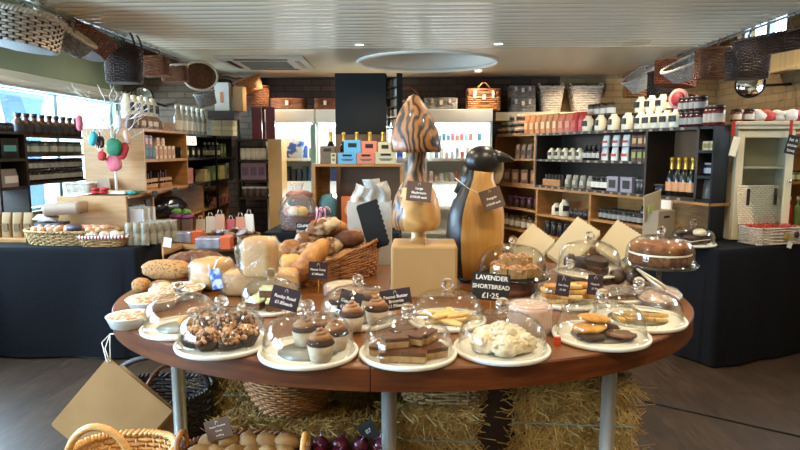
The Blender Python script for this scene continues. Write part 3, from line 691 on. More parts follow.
# 8 almond pies in white dishes
def pie(label, xl, xr, yb, rz=0, sx=1.0):
    c, r = board_fit(xl, xr, yb); t = T('almond_pie', label, 'pie', c, rz, 'almond pies in pale dishes'); h = .042
    MB().lathe([(0, 0), (r * .78, 0), (r * .97, h), (r, h + .003), (r * .98, h + .005), (r * .93, h - .004), (0, h - .006)], 40, sx=sx).ob('dish', white_melamine, t)
    mb = MB(); mb.blob((0, 0, h - .004), (r * .93 * sx, r * .93, .016), 24, 8, .1, 5, 2)
    mb.ob('filling', nut, t); f = MB(); random.seed(int(xl))
    for i in range(46):
        a, q = random.random() * 2 * PI, math.sqrt(random.random()) * r * .82; f.blob((q * cos(a) * sx, q * sin(a), h + .010 - .01 * (q / r) ** 2), (.011, .007, .0018), 8, 4, rot=Euler((jit(.4), jit(.4), jit(3))).to_matrix())
    f.ob('almond_flakes', cream_m, t)['kind'] = 'stuff'; return t
pie('almond pie in a white dish, nearest at the left table end', 108, 152, 331.5); pie('almond pie in a white dish, behind the nearest pie at the left', 128, 180, 313.5); pie('almond pie in a white dish, farthest behind the lone pastry dome', 151, 205, 303, 0)
# 9 rocky road squares
c9, r9 = board_fit(238, 306, 318); board('white cake board under the rocky road squares', c9, r9); dome('glass dome over the rocky road squares behind the chocolate slices', c9, r9 * .9, .125)
rr_top = mat('rocky_top', '#dfe0b4', '#8c9a4a', .6, scale=28, lo=.5, hi=.62)
for (x, y, z, w) in [(-.06, -.05, 0, 'at the near left'), (.03, -.07, 0, 'nearest the camera'), (.085, -.0, 0, 'at the right'), (-.05, .03, 0, 'at the back left'), (.03, .03, 0, 'at the back right'), (-.01, -.01, .046, 'on top')]: slice_('rocky_road_square', 'rocky road square ' + w + ' behind its purple card', (c9.x + x, c9.y + y, BZ + .001 + z), (.07, .062, .045), x * 4, choc_mid, rr_top, .72, 'rocky road squares')
# 10 second dome of cupcakes
c10, r10 = board_fit(318, 398, 333); board('white cake board under the back cupcakes', c10, r10); dome('glass dome over cupcakes behind the Cup Cakes card', c10, r10 * .92, .14, .024)
for i, ((px, py), l) in enumerate([((352, 330), 'cupcake in front of its fellows behind the cup cakes card'), ((377, 324), 'large cupcake right of the cup cakes card'), ((372, 312), 'cupcake at the back right of the rear dome'), ((340, 316), 'cupcake hidden behind the cup cakes card')]):
    p = P(px, py, BZ); dup(cc, (p.x, p.y, BZ), jit(3), l, G, scale=1.4)
# 11 pale biscuits
c11, r11 = board_fit(408, 486, 334); board('white cake board under the pale biscuit wedges', c11, r11); dome('glass dome over pale biscuit wedges in front of the kraft box', c11, r11 * .9, .125)
for i in range(9):
    lv = i // 5; a = i * 1.25; x, y = .07 * cos(a), .07 * sin(a) - .01
    mb = MB(); mb.prism([(-.05, -.03), (.055, -.012), (.055, .012), (-.05, .03)], 0, .013); tag(mb.ob('shortbread_wedge', shortb, None, (c11.x + x * (1 - .4 * lv), c11.y + y * (1 - .4 * lv), BZ + .001 + lv * .015), a + .4, bev=.004, rot=(jit(.05) * lv, jit(.05) * lv, a + .4)), 'pale shortbread wedge, %s of the %s layer clockwise' % (ORD[i % 5], 'lower' if not lv else 'upper'), 'shortbread', 'shortbread wedges')
# wrapped round cakes
def wrapped_cake(label, px, yb, Rr, h, m1, m2, z=TZ):
    n = atz(px, yb, z); c = n + Vector((n.x, n.y, 0)).normalized() * Rr; t = T('wrapped_cake', label, 'cake', (c.x, c.y, z))
    MB().lathe([(0, 0), (Rr * .96, 0), (Rr, .01), (Rr, h * .85), (Rr * .95, h * .97), (Rr * .8, h), (0, h)], 40).ob('cake', [m1], t)
    MB().lathe([(0, h * 1.0), (Rr * .8, h * 1.0 + .001), (Rr * .92, h * .98), (Rr * .85, h * 1.03), (0, h * 1.05)], 30).ob('icing', m2, t)
    MB().lathe([(Rr * 1.02, .002), (Rr * 1.04, h * .5), (Rr * 1.03, h * .9), (Rr * .98, h * 1.04), (Rr * .7, h * 1.07), (0, h * 1.08)], 40, fl=lambda a, z: 1 + .012 * sin(a * 9 + z * 60)).ob('wrapping', cling, t); return t
pink = mat('pink_icing', '#c9a08a', '#dcb9a4', .5, scale=6)
wrapped_cake('pinkish round cake in cling film right of the floury buns', 529, 337, .088, .108, pink, pink)
wrapped_cake('pale round cake in cling film in front of the bread basket', 345, 300, .105, .055, pink, cream_m)
# 12 stacked oat slices under a dome
c12, r12 = board_fit(531, 606, 312); board('white cake board under the stacked pale slices', c12, r12); dome('glass dome over stacked pale slices with two purple cards in front', c12, r12 * .9, .15, .022)
for i in range(12):
    lv, k = divmod(i, 3); mb = MB(); mb.box((0, 0, .009), (.10, .07, .018)); tag(mb.ob('oat_slice', [shortb, cookie][i % 2], None, (c12.x - .075 + k * .075 + jit(.008), c12.y - .03 + jit(.02), BZ + .001 + lv * .0215), jit(.25), bev=.004), 'flat pale slice, %s from the bottom of the %s stack' % (ORD[lv], ('left', 'middle', 'right')[k]), 'slice', 'flat pale slices in three stacks')
# 13 crunchy granola cake on the black stand
zs = TZ + .085; cS = at(513, 279, 3.02); cS = Vector((cS.x, 3.05, 0)); rS = .185
t = T('cake_stand', 'round black cake stand under the granola cake', 'cake stand', (cS.x, cS.y, TZ))
MB().lathe([(0, .075), (rS, .075), (rS * 1.03, .079), (rS * 1.03, .088), (rS * .98, .090), (rS * .96, .085), (0, .085)], 56).ob('plate', mat('black_glaze', '#0d0c0b', None, .12), t)
MB().lathe([(0, 0), (.13, 0), (.12, .02), (.11, .07), (.12, .075), (0, .075)], 60, fl=lambda a, z: 1 + .03 * sin(a * 30)).ob('drum', willow_mid, t)
dome('glass dome over the granola cake on the black stand', cS, rS * .93, .155, .022, zs + .001)
for i, (x, y, z, w) in enumerate([(-.07, -.05, 0, 'at the near left'), (.01, -.08, 0, 'nearest the camera'), (.08, -.05, 0, 'at the near right'), (-.06, .05, 0, 'at the back left'), (.05, .05, 0, 'at the back right'), (-.025, -.02, .05, 'topmost at the left'), (.045, -.015, .05, 'topmost at the right')]):
    mb = MB(); mb.box((0, 0, .024), (.086, .076, .046)); nuggets(mb, (0, 0, .03), (.044, .039, .026), 90, .010, (1, 1, 2)); mb.v = [(a, b, max(c, 0)) for a, b, c in mb.v]
    tag(mb.ob('granola_slice', [caramel, nut, mat('apricot', '#b8794c', '#cfa06c', .5, scale=20) if 'apricot' not in MATS else MATS['apricot']], None, (cS.x + x, cS.y + y, zs + .001 + z), x * 5), 'granola slice ' + w + ' under the dome on the black stand', 'cake', 'granola slices')
# 14 chocolate cake remains on a low white stand
c14 = at(588, 280, 3.38); c14 = Vector((c14.x, 3.38, 0)); r14 = .185
t = T('cake_stand', 'low white cake stand under the cut chocolate cake', 'cake stand', (c14.x, c14.y, TZ))
MB().lathe([(0, 0), (.1, 0), (.1, .008), (.06, .014), (.06, .03), (r14, .034), (r14 * 1.01, .040), (r14 * .98, .044), (0, .041)], 48).ob('plate', white_melamine, t)
dome('tall glass dome over the cut chocolate cake', c14, .172, .17, .026, TZ + .0445)
def wedge(name, label, c, r, a0, a1, h, ms, loc, rz, group=None, cr=.3):
    t = T(name, label, 'cake', loc, rz, group); n = 10; pts = [(0, 0)] + [(r * cos(a0 + (a1 - a0) * i / n), r * sin(a0 + (a1 - a0) * i / n)) for i in range(n + 1)]
    cx = sum(p[0] for p in pts) / len(pts); cy_ = sum(p[1] for p in pts) / len(pts); pts = [(x - cx, y - cy_) for x, y in pts]
    q = [0, (1 - cr) / 2, (1 + cr * .3) / 2, 1]
    MB().prism(pts, 0, h * .46).ob('lower_sponge', ms[0], t, bev=.003); MB().prism([(x * .98, y * .98) for x, y in pts], h * .46, h * .56).ob('filling', ms[1], t); MB().prism(pts, h * .56, h).ob('upper_sponge', ms[2], t, bev=.004); return t
wedge('chocolate_cake', 'large remaining wedge of chocolate cake on the white stand', 0, .14, -1.0, .9, .075, (sponge, choc_mid, sponge), (c14.x + .06, c14.y - .05, TZ + .0445), 0)
for i, (x, y, z, w) in enumerate([(-.05, -.03, 0, 'left one'), (-.01, .02, 0, 'middle one'), (-.09, .04, 0, 'back one')]):
    mb = MB(); mb.blob((0, 0, .04), (.04, .038, .045), 18, 10, .4, 3, i, flat=-.04); tag(mb.ob('cake_lump', choc, None, (c14.x + x, c14.y + y, TZ + .0455)), 'broken dark chocolate cake lump, %s on the white stand' % w, 'cake', 'broken cake lumps')
# 15 Victoria sponge on a glass pedestal
c15 = at(659.5, 262, 3.15); zc = c15.z - .008; c15 = Vector((c15.x, 3.15, 0)); r15 = .186; H = zc - TZ
t = T('cake_stand', 'clear glass pedestal cake stand at the far right of the table', 'cake stand', (c15.x, c15.y, TZ))
MB().lathe([(0, 0), (.075, 0), (.07, .006), (.02, .02), (.013, .05), (.013, H - .03), (.03, H - .01), (r15, H - .008), (r15 * 1.03, H + .004), (r15 * 1.02, H + .006), (r15 * .98, H), (0, H)], 48).ob('pedestal', glass_mat('stand_glass', '#e4ece6', .12, .8), t)
t = T('victoria_sponge', 'layered sponge cake on the clear glass pedestal', 'cake', (c15.x, c15.y, zc + .001)); rc = .155
MB().lathe([(0, 0), (rc * .97, 0), (rc, .008), (rc, .045), (rc * .98, .05), (0, .05)], 48).ob('lower_sponge', vict, t)
MB().lathe([(0, .05), (rc * .97, .05), (rc * 1.0, .058), (rc * .97, .064), (0, .064)], 48, fl=lambda a, z: 1 + .012 * sin(a * 17) + .008 * sin(a * 31)).ob('cream', cream_m, t)
MB().lathe([(rc * .96, .047), (rc * 1.0, .052), (rc * .96, .056)], 48, fl=lambda a, z: 1 + .01 * sin(a * 23)).ob('jam', mat('jam', '#4a0e08', None, .15), t)
MB().lathe([(0, .064), (rc * .98, .064), (rc, .072), (rc, .098), (rc * .95, .108), (rc * .8, .112), (0, .113)], 48, fl=lambda a, z: 1 + .006 * sin(a * 11)).ob('upper_sponge', mat('sponge_top', '#5e3214', '#94602e', .85, scale=22, bump=.6, bscale=50, detail=5), t)
dome('glass dome over the layered sponge on the glass pedestal', c15, .172, .15, .022, zc + .0015)
# 16 right end: filmed pie, brown slices, tongs
p = P(668, 308); t = T('almond_pie', 'long almond pie in a white oval dish under film at the right table edge', 'pie', (p.x, p.y + .10, TZ), R(58))
MB().lathe([(0, 0), (.075, 0), (.092, .035), (.095, .038), (.088, .034), (0, .032)], 40, sx=1.75).ob('dish', white_melamine, t); MB().blob((0, 0, .032), (.152, .086, .03), 28, 10, .08, 5, 4).ob('filling', nut, t)
f = MB(); random.seed(5)
for i in range(50):
    a, q = random.random() * 2 * PI, math.sqrt(random.random()) * .8; f.blob((q * cos(a) * .15, q * sin(a) * .085, .064 - .03 * q * q), (.011, .007, .002), 8, 4, rot=Euler((jit(.4), jit(.4), jit(3))).to_matrix())
f.ob('almond_flakes', cream_m, t)['kind'] = 'stuff'; MB().lathe([(.097, .036), (.08, .058), (.04, .070), (0, .073)], 40, sx=1.72).ob('film', cling, t)
p = P(628, 304); t = T('slice_tray', 'shallow white tray of brown slices under film behind the shortbread', 'tray', (p.x, p.y + .06, TZ), R(15)); MB().box((0, 0, .01), (.30, .17, .02)).ob('tray', white_melamine, t, bev=.006); MB().grid(lambda u, v: ((u - .5) * .29, (v - .5) * .16, .062 - .03 * (2 * u - 1) ** 2 * .6 + .004 * sin(u * 30)), 20, 8).ob('film', cling, t)
for i in range(5): slice_('brown_slice', 'brown glazed slice, %s from the left in the filmed tray' % ORD[i], (p.x - .105 + i * .052, p.y + .06 - .028 + i * .014, TZ + .0215), (.045, .13, .026), R(15), caramel, choc_mid, .4, 'brown slices in the filmed tray')
a, b = at(637, 269, 2.95), at(664, 289, 2.8); t = T('serving_tongs', 'grey metal serving tongs lying over the film tray', 'tongs', a); d = b - a; sd = Vector((.016, .012, 0))
for s in (-1, 1): MB().tube([(0, 0, 0), d * .5 + sd * s * .8, d + sd * s], [.006, .008, .011], 6, flat=.4).ob('arm', steel, t)
for (px, py, w) in ((618, 283, 'left'), (634, 284, 'right')):
    p = P(px, py); mb = MB(); mb.blob((0, 0, .04), (.045, .04, .042), 18, 10, .15, 3, 4, flat=-.04); t = tag(mb.ob('wrapped_muffin', choc_mid, None, (p.x, p.y, TZ)), 'small brown muffin in clear wrap, %s of the pair before the glass pedestal' % w, 'muffin', 'wrapped muffins'); g = MB(); g.blob((0, 0, .045), (.05, .046, .048), 18, 10, .1, 5, 2, flat=-.044); g.lathe([(.008, .09), (.006, .10), (.024, .13)], 14, fl=lambda a, z: 1 + .25 * sin(a * 5)); g.ob('wrap', film, t)
# orange price stub and red one on the wood
for px, py, m, l in ((557, 345, 'orange_tab', 'small orange tab standing left of the cookie board'),):
    p = P(px, py); bx(l, 'price_tab', 'tab', (p.x, p.y, TZ), (.026, .012, .032), mat('orange_tab', '#c4431c', None, .5), .2)
# white raised pieces between: paper bag stacks standing behind the domes
white_bag = mat('white_paper', '#c2b596', None, .7)
def bag_px(label, cor, r, l, Y0, Y1, name='paper_bag', th=.016, m=None, Yr=None, group=None):
    c = at(*cor, Y0); a = at(*r, Y1 if Yr is None else Yr) - c; b = at(*l, Y1) - c; return paper_bag(label, name, c, a, b, th, m or white_bag, group=group)
for cor, r, l, Y, lab in (((532, 224), (555, 241), (515, 252), 3.35, 'white paper bags propped up left of the chocolate cake dome'), ((577, 217), (600, 232), (548, 254), 3.68, 'white paper bags propped up behind the chocolate cake dome'), ((617, 220), (645, 238), (600, 250), 3.72, 'white paper bags propped up left of the sponge cake')):
    bag_px(lab, cor, r, l, Y + .06, Y - .02, group='white paper bags propped behind the domes')
# ================================================================== price cards on the table
sign('purple card reading Rocky Road, between the chocolate slices and the cupcakes', 285, 298.5, 29, 22, 2.40, [('Rocky Road', .0185), ('£1.85each', .0185)], plum_card, -14, gap=.025, bold=.0004)
sign('purple card reading Cup Cakes in front of the rear cupcakes', 350, 303, 23, 24, 2.42, [('Cup Cakes', .0175), ('£1.75each', .0175)], plum_card, -15, gap=.026, bold=.0004)
sign('purple card reading Peanut Butter Brownie above the brownie dome', 396, 299.5, 31, 21, 2.42, [('Peanut Butter', .018), ('Brownie', .018), ('£1.95each', .018)], plum_card, 9, gap=.019, bold=.0004)
sign('black chalkboard sign reading Lavender Shortbread in white capitals', 491, 287, 37, 27, 2.60, [('LAVENDER', .029), ('SHORTBREAD', .026), ('£1·25', .033)], slate, -5, gap=.039, logo=False, name='chalk_sign', cat='sign', bold=.0006)
sign('small dark card, left of the pair before the stacked pale slices', 563, 286, 14, 20, 2.58, [('Oat Slice', .012), ('£1.50', .012)], plum_card, -8, gap=.02)
sign('small dark card, right of the pair before the stacked pale slices', 595, 285, 15, 20, 2.66, [('Flapjack', .012), ('£1.50', .012)], plum_card, -6, gap=.02)
# ================================================================== breads at the left end of the table
def loaf(name, label, c, r, rot, m, amp=.08, seed=0, pw=.8, cuts=0, cutm=None, group=None, nu=26, nv=14, fr=2.5, cat='bread'):
    mb = MB(); mb.blob((0, 0, 0), r, nu, nv, amp, fr, seed, pw=pw)
    for i in range(cuts):
        x = r[0] * (-.6 + 1.2 * (i + .5) / cuts); k = math.sqrt(max(0, 1 - (x / r[0]) ** 2))
        mb.tube([(x - .025, -r[1] * .6 * k, r[2] * .80 * k), (x, 0, r[2] * 1.0 * k), (x + .025, r[1] * .6 * k, r[2] * .80 * k)], .006, 5, mi=1, flat=1.5)
    return tag(mb.ob(name, [m, cutm or crust_pale], None, c, rot=rot), label, cat, group)
p = P(163, 286); loaf('seeded_baguette', 'seeded bloomer lying across the left table end', (p.x, p.y + .07, TZ + .075), (.150, .058, .054), (0, 0, R(-6)), seeded, .08, 1, .85)
p = P(138, 294); loaf('seeded_roll', 'small seeded roll at the far left below the seeded bloomer', (p.x, p.y + .04, TZ + .037), (.040, .045, .036), (0, 0, 1.5), seeded, .06, 2)
p = P(157, 295); loaf('seeded_roll', 'speckled roll under the middle of the seeded bloomer', (p.x, p.y + .05, TZ + .032), (.055, .042, .031), (0, 0, .2), floury, .06, 3)
p = P(186, 283); loaf('brown_loaf', 'dark brown bloomer behind the seeded bloomer', (p.x, p.y + .16, TZ + .075), (.17, .075, .075), (0, 0, R(8)), crust_dark, .07, 4, .85, 4, crust)
def bagged(label, px, yb, d, m, rz, name='bagged_loaf', z=TZ, pw=.42):
    p = atz(px, yb, z); t = T(name, label, 'bread', (p.x, p.y + d[1] / 2, z), rz); mb = MB()
    mb.blob((0, 0, d[2] / 2), (d[0] / 2, d[1] / 2, d[2] / 2), 30, 18, .05, 2, 3, pw=pw); mb.ob('loaf', m, t)
    f = MB(); f.blob((0, 0, d[2] / 2), (d[0] / 2 + .007, d[1] / 2 + .007, d[2] / 2 - .0), 30, 18, .09, 5, 5, pw=pw); f.blob((-d[0] / 2 - .008, -.03, d[2] * .55), (.016, .03, d[2] * .36), 16, 12, 1.2, 5, 3); f.ob('clear_bag', film, t); return t
bagged('rounded white loaf in a clear bag right of the seeded bloomer', 206, 292, (.16, .2, .16), crust_pale, R(-20))
bagged('long white sandwich loaf in a clear bag lying on the table', 258, 297, (.37, .16, .125), crust_pale, R(4), pw=.3)
bagged('square white loaf in a clear bag standing on the long loaf', 257, 279.5, (.155, .14, .19), crust_pale, R(-6), z=TZ + .128)
p = at(216, 279, 2.86); t = T('bag_tie_label', 'blue and white printed bag label hanging before the loaves', 'label', p, rot=(R(80), R(-12), R(8))); MB().box((0, 0, 0), (.05, .10, .004)).ob('paper', mat('label_blue', '#3a62b0', '#b9c8e2', .5, scale=24, lo=.45, hi=.55), t); MB().tube([(0, .05, 0), (.02, .09, -.02), (.04, .10, -.06)], .003, 5).ob('tie', white_ink, t)
p = P(219, 290); MB_ = MB(); MB_.tube([(p.x, p.y, TZ), (p.x, p.y + .02, TZ + .10)], .003, 5)
p = at(169, 258.5, 3.42); t = T('price_tab', 'small blank cream card standing by the dark bloomer', 'price card', (p.x, p.y - .08, TZ)); MB().box((0, 0, .2), (.045, .002, .055)).ob('card', white_ink, t, rot=(0, .15, 0)); MB().tube([(0, .003, 0), (0, .003, .19)], .002, 5).ob('stake', cane, t)
a, b = P(290, 262), P(310, 262); bx('pale wooden block standing behind the wrapped loaves', 'bread_block', 'block', (a.x - .02, 3.72, TZ), (.34, .30, .115), plywood, .1, bev=.006)
# ---- big wicker bread basket, low at the near left, tall at the far right
A, B = P(292, 290.5), P(385, 275); ax = (B - A); ax.z = 0; L = ax.length; ang = math.atan2(ax.y, ax.x); ctr = (A + B) / 2 + Vector((-ax.y, ax.x, 0)).normalized() * .19
def slope(u):
    x = ell(1, 1, 5)(u)[0]; return .30 + .70 * (x * .5 + .5)
bb = basket('bread_basket', 'large brown wicker basket heaped with floury loaves', 'basket', (ctr.x, ctr.y, TZ), L / 2 * .95, .18, .225, willow, 1.1, 5, 40, 12, .0055, rz=ang, top=slope, twist=44, rim_r=.012, gap=.78)
lc = lambda x, y, z: Vector((ctr.x + x * cos(ang) - y * sin(ang), ctr.y + x * sin(ang) + y * cos(ang), TZ + z))
random.seed(11); GL = 'loaves heaped in the wicker basket'
LV = [(-.20, -.06, .055, floury, 'lying low at the near left of the wicker basket'), (-.06, -.08, .07, floury, 'lying low in the basket front'), (.10, -.08, .10, seeded, 'with oat crust behind the basket front wall'), (.20, .02, .10, crust_dark, 'at the bottom right of the wicker basket'), (-.18, .09, .06, crust, 'low at the back left of the wicker basket'), (0, .1, .07, crust_dark, 'low at the back of the wicker basket'),
      (-.12, -.01, .15, floury, 'second tier at the left, slashed'), (.03, -.02, .17, floury, 'broad floury one in the middle of the heap'), (.17, -.02, .20, crust_dark, 'dark one at the right of the heap beside the black card'), (-.02, .09, .2, floury, 'upper one at the back of the heap'), (.13, .09, .25, crust, 'topmost at the right back of the heap'), (-.1, .10, .16, crust, 'at the back left shoulder of the heap'), (.04, .05, .275, floury, 'topmost with heavy flour on the heap')]
for i, (x, y, z, m, w) in enumerate(LV): loaf('bread_loaf', 'crusty loaf ' + w, lc(x, y, z + .005), (.095 + jit(.01), .062, .05), (jit(.25), jit(.25), ang + jit(.5)), m, .09, i, .9, 2 if m is floury else 0, crust_dark, GL)
a, b = at(296, 276, 3.04), at(322, 247, 3.14); d = b - a; mid = (a + b) / 2
loaf('bloomer', 'smooth orange brown bloomer leaning on the near end of the basket', mid, (d.length / 2 + .05, .062, .055), (0, -math.atan2(d.z, Vector((d.x, d.y)).length), math.atan2(d.y, d.x)), crust, .05, 9, .85)
p = P(330, 284); 
loaf('bread_roll', 'pale bread roll under the bloomer at the basket front', lc(-.235, -.06, .12), (.06, .05, .045), (0, 0, .4), crust_pale, .1, 14)
sign('purple card with a bread price on the wicker basket front', 318, 270.5, 19, 17, 2.95, [('Vienna Tump', .0145), ('£1.80each', .0145)], plum_card, -3, gap=.022, bold=.0003)
# black folded card and cellophane sleeves in the basket
c = at(372, 206, 3.42); bag_px('dark brown paper sleeve standing askew at the back of the bread basket', (376, 199), (389, 243), (359, 213), 3.40, 3.44, 'paper_sleeve', .01, mat('dark_sleeve', '#14100c', '#1a1510', .85, scale=6, spec=.2), Yr=3.36)
for i, (px, py, w, h, roll, l) in enumerate([(358, 202, 13, 34, -18, 'leftmost'), (372, 196, 14, 34, 4, 'middle'), (384, 198, 12, 32, 14, 'rightmost')]):
    p = at(px, py, 3.75); k = mpp(p); mb = MB(); W_, H_ = w * k, h * k
    mb.grid(lambda u, v: ((u - .5) * W_ * (1 + .25 * v) + .006 * sin(v * 9 + i), .02 * cos(u * PI * 2) + .012 * sin(v * 7 + u * 6 + i), (v - .5) * H_), 14, 14, cu=False); tag(mb.ob('cellophane_bag', MATS.get('cello_white') or glass_mat('cello_white', '#f2efe8', .08, .3, .3, 2.2, film=30, dif=.22), None, p, rot=(0, R(-roll), 0), solid=.002), 'empty crackly clear bag, %s of three behind the loaves' % l, 'plastic bag', 'clear bags behind the loaves')
t = T('bag_holder', 'low clear plastic bin holding the clear bags', 'holder', (at(370, 215, 3.78).x, 3.78, TZ)); mb = MB(); w_, d_, h_ = .27, .12, .40
for s in (-1, 1): mb.box((s * w_ / 2, 0, h_ / 2), (.006, d_, h_)); mb.box((0, s * d_ / 2, h_ / 2), (w_, .006, h_))
mb.box((0, 0, .003), (w_, d_, .006)); mb.ob('bin', MATS['cello_white'], t)
# ================================================================== kraft box, wooden mushroom and penguin
p = P(424, 298.5); k = mpp(p); bw = 66 * k; bh = at(424, 246, p.y).z - TZ
t = T('kraft_box', 'plain kraft cardboard box under the wooden mushroom', 'box', (p.x, p.y + .13, TZ))
MB().box((0, 0, bh / 2), (bw, .26, bh)).ob('carton', kraft_box, t, bev=.012); f = MB(); f.box((0, -.04, bh + .0006), (.003, .2, .001)); f.ob('flap_seam', brown_back, t)
BXY, BTOP = p.y + .13, TZ + bh
def zof(py, Y): return at(400, py, Y).z
burn = mat('burnt_wood', '#24150d', '#8f5d30', .5, scale=9, kind='wave', dist=17, detail=1.6, stretch=(1, 1, .6), lo=.1, hi=.75, coat=.2)
pale_wood = mat('turned_wood', '#b5854a', '#c99a5c', .4, scale=7, kind='wave', dist=7, detail=1, stretch=(.5, .5, 1.6), lo=.0, hi=1, coat=.2)
MY = BXY + .0; mp = at(416, 246, MY); km = mpp(mp); zz = lambda py: zof(py, MY) - BTOP
t = T('wooden_mushroom', 'large carved wooden mushroom with burnt swirling cap on the kraft box', 'carving', (mp.x, MY, BTOP + .0008))
X = lambda q: q * km
MB().lathe([(0, 0), (X(8.5), 0), (X(8), zz(243)), (X(7), zz(236)), (X(7), zz(226)), (0, zz(226))], 36, c=(X(2), 0, 0)).ob('foot', pale_wood, t)
mb = MB(); mb.lathe([(0, zz(231)), (X(12), zz(230.5)), (X(20), zz(229)), (X(23), zz(224)), (X(23.5), zz(216)), (X(22.5), zz(206)), (X(20), zz(196)), (X(15.5), zz(187)), (X(11), zz(180)), (X(8.5), zz(172)), (X(8), zz(160)), (X(10), zz(150))], 44, fl=lambda a, z: 1 + .04 * sin(a * 2 + 1))
mb.m = [1 if (sum(mb.v[i][0] for i in f) / len(f) < -X(13) or sum(mb.v[i][2] for i in f) / len(f) > zz(186)) else 0 for f in mb.f]
mb.ob('stalk', [pale_wood, burn], t)
mb = MB(); mb.lathe([(0, zz(150)), (X(18), zz(151)), (X(23.5), zz(152.5)), (X(24.5), zz(149)), (X(24.5), zz(141)), (X(22), zz(130)), (X(18.5), zz(120)), (X(14), zz(110)), (X(8.5), zz(102)), (X(5), zz(97)), (0, zz(94))], 48, fl=lambda a, z: 1 + .03 * sin(a * 3 + z * 8), c=(0, 0, 0))
mb.v = [(x - X(3) * max(0, (z - zz(150)) / zz(94)) * 2.2, y, z) for x, y, z in mb.v]; mb.ob('cap', burn, t)
sign('brown card reading Large Mushroom tied to the wooden mushroom', 419, 191.5, 25, 20, MY - .13, [('Large', .016), ('Mushroom', .016), ('£150.00 each', .015)], taupe_card, -5, base=zof(191.5, MY - .13) - .02, gap=.021, name='price_tag', cat='price tag', bold=.0005)
# penguin
PY = 3.30; pp = at(474, 290, PY); kp = mpp(pp); zp = lambda py: zof(py, PY) - TZ; Y_ = lambda q: q * kp
peng_black = mat('penguin_black', '#0e0b0a', '#1a1411', .35, scale=14, stretch=(1, 1, .3), bump=.15)
peng_wood = mat('penguin_wood', '#b07a34', '#c8944c', .4, scale=5, stretch=(7, 7, .55), dist=.6, detail=4, rot=(0, R(12), 0), lo=.3, hi=.7, coat=.25)
t = T('wooden_penguin', 'carved wooden penguin with black head and pale belly', 'carving', (pp.x, PY, TZ))
prof = [(0, zp(297)), (Y_(13), zp(297)), (Y_(18), zp(288)), (Y_(23), zp(275)), (Y_(27), zp(255)), (Y_(28.5), zp(235)), (Y_(27.5), zp(215)), (Y_(24), zp(200)), (Y_(18), zp(188)), (Y_(13.5), zp(178)), (Y_(13), zp(168)), (0, zp(160))]
z0 = prof[0][1]; prof = [(a, b - min(0, 0)) for a, b in prof]
mb = MB(); mb.lathe(prof, 56, sy=.82)
def pc(f):
    x = sum(mb.v[i][0] for i in f) / len(f); y = sum(mb.v[i][1] for i in f) / len(f); a = math.degrees(math.atan2(y, x)); zc_ = sum(mb.v[i][2] for i in f) / len(f)
    return 0 if -128 < a < 38 else 1
mb.m = [pc(f) for f in mb.f]; mb.v = [(x + Y_(5) * max(0, (zp(215) - zp(215) + z - zp(225)) / (zp(165) - zp(225))) - (Y_(4) if 0 else 0), y, max(0.012, z)) for x, y, z in mb.v]
mb.ob('body', [peng_wood, peng_black], t)
mb = MB(); mb.blob((Y_(6), 0, zp(161)), (Y_(17), Y_(14.5), Y_(15)), 26, 16, pw=1)
mb.tube([(Y_(14), -.005, zp(158)), (Y_(24), -.012, zp(157)), (Y_(31), -.018, zp(158.5)), (Y_(36), -.022, zp(160.5))], [Y_(9), Y_(5.5), Y_(3.2), Y_(1)], 14)
mb.tube([(Y_(-2), .02, zp(168)), (Y_(-5), .03, zp(180)), (Y_(-12), .035, zp(196))], [Y_(10), Y_(10), Y_(10)], 14); mb.ob('head', peng_black, t)
e = MB(); e.blob((Y_(13), -Y_(11.5), zp(156.5)), (Y_(2), Y_(.8), Y_(1.3)), 12, 8); e.ob('eye', mat('eye_brown', '#3a2a1c', None, .1), t)
MB().blob((Y_(23), .03, zp(172)), (Y_(4.5), Y_(2), Y_(12)), 16, 12, rot=Matrix.Rotation(.15, 3, 'Y')).ob('wing', mat('grey_wood', '#9a8a70', '#ab9b80', .6, scale=6), t)
mb = MB(); 
for s in (-1, 1): mb.blob((s * Y_(9), -Y_(6), .02), (Y_(9), Y_(13), .019), 16, 8, flat=-.0195)
mb.ob('foot', peng_black, t)
sign('brown card reading Penguin hanging on the carved penguin', 492, 199, 22, 21, PY - .17, [('Penguin', .017), ('£150.00 each', .0145)], taupe_card, 19, base=zof(199, PY - .17) - .02, gap=.03, name='price_tag', cat='price tag', bold=.0004)
a = at(455, 178, PY - .12); b = at(482, 195, PY - .15); tag(MB().tube([a, (a + b) / 2 + Vector((0, -.01, -.01)), b], .0022, 5).ob('string', string_white), 'pale string round the penguin neck holding its card', 'string')
# more things standing behind: dark jar by the box, wrapped pink cakes left of the black stand
p = P(488, 275); wrapped_cake('pink topped round cake in film just right of the penguin', 492, 268, .12, .12, choc_mid, pink)
p = atz(492, 262, TZ + .12)
# ================================================================== HANGING FROM AND UNDER THE TABLE
def hung_bag(label, top, rt, lf, Y, th, zoff=0):
    c = at(*top, Y); a = at(*rt, Y) - c; b = at(*lf, Y) - c; return paper_bag(label, 'paper_bag', c, a, b, th, kraft, zig=False, group='kraft bags hung from the table edge')
hung_bag('front stack of kraft paper bags hung by a corner from the table edge', (108, 357), (172.5, 411), (44, 418), 2.42, .012)
hung_bag('rear kraft paper bag showing behind the front stack', (122, 364), (186, 418), (75, 425), 2.50, .006)
a = at(110, 334, 2.585); b = at(109, 360, 2.42); mb = MB(); mb.tube([a, a.lerp(b, .3) + Vector((-.025, -.02, -.0)), b + Vector((-.012, 0, 0)), b + Vector((.002, -.008, -.01))], .0022, 5); mb.tube([a, a.lerp(b, .4) + Vector((.012, -.02, 0)), b + Vector((.01, -.008, -.005))], .0022, 5); mb.tube([a, a.lerp(b, .5) + Vector((-.004, -.03, 0)), b], .0022, 5)
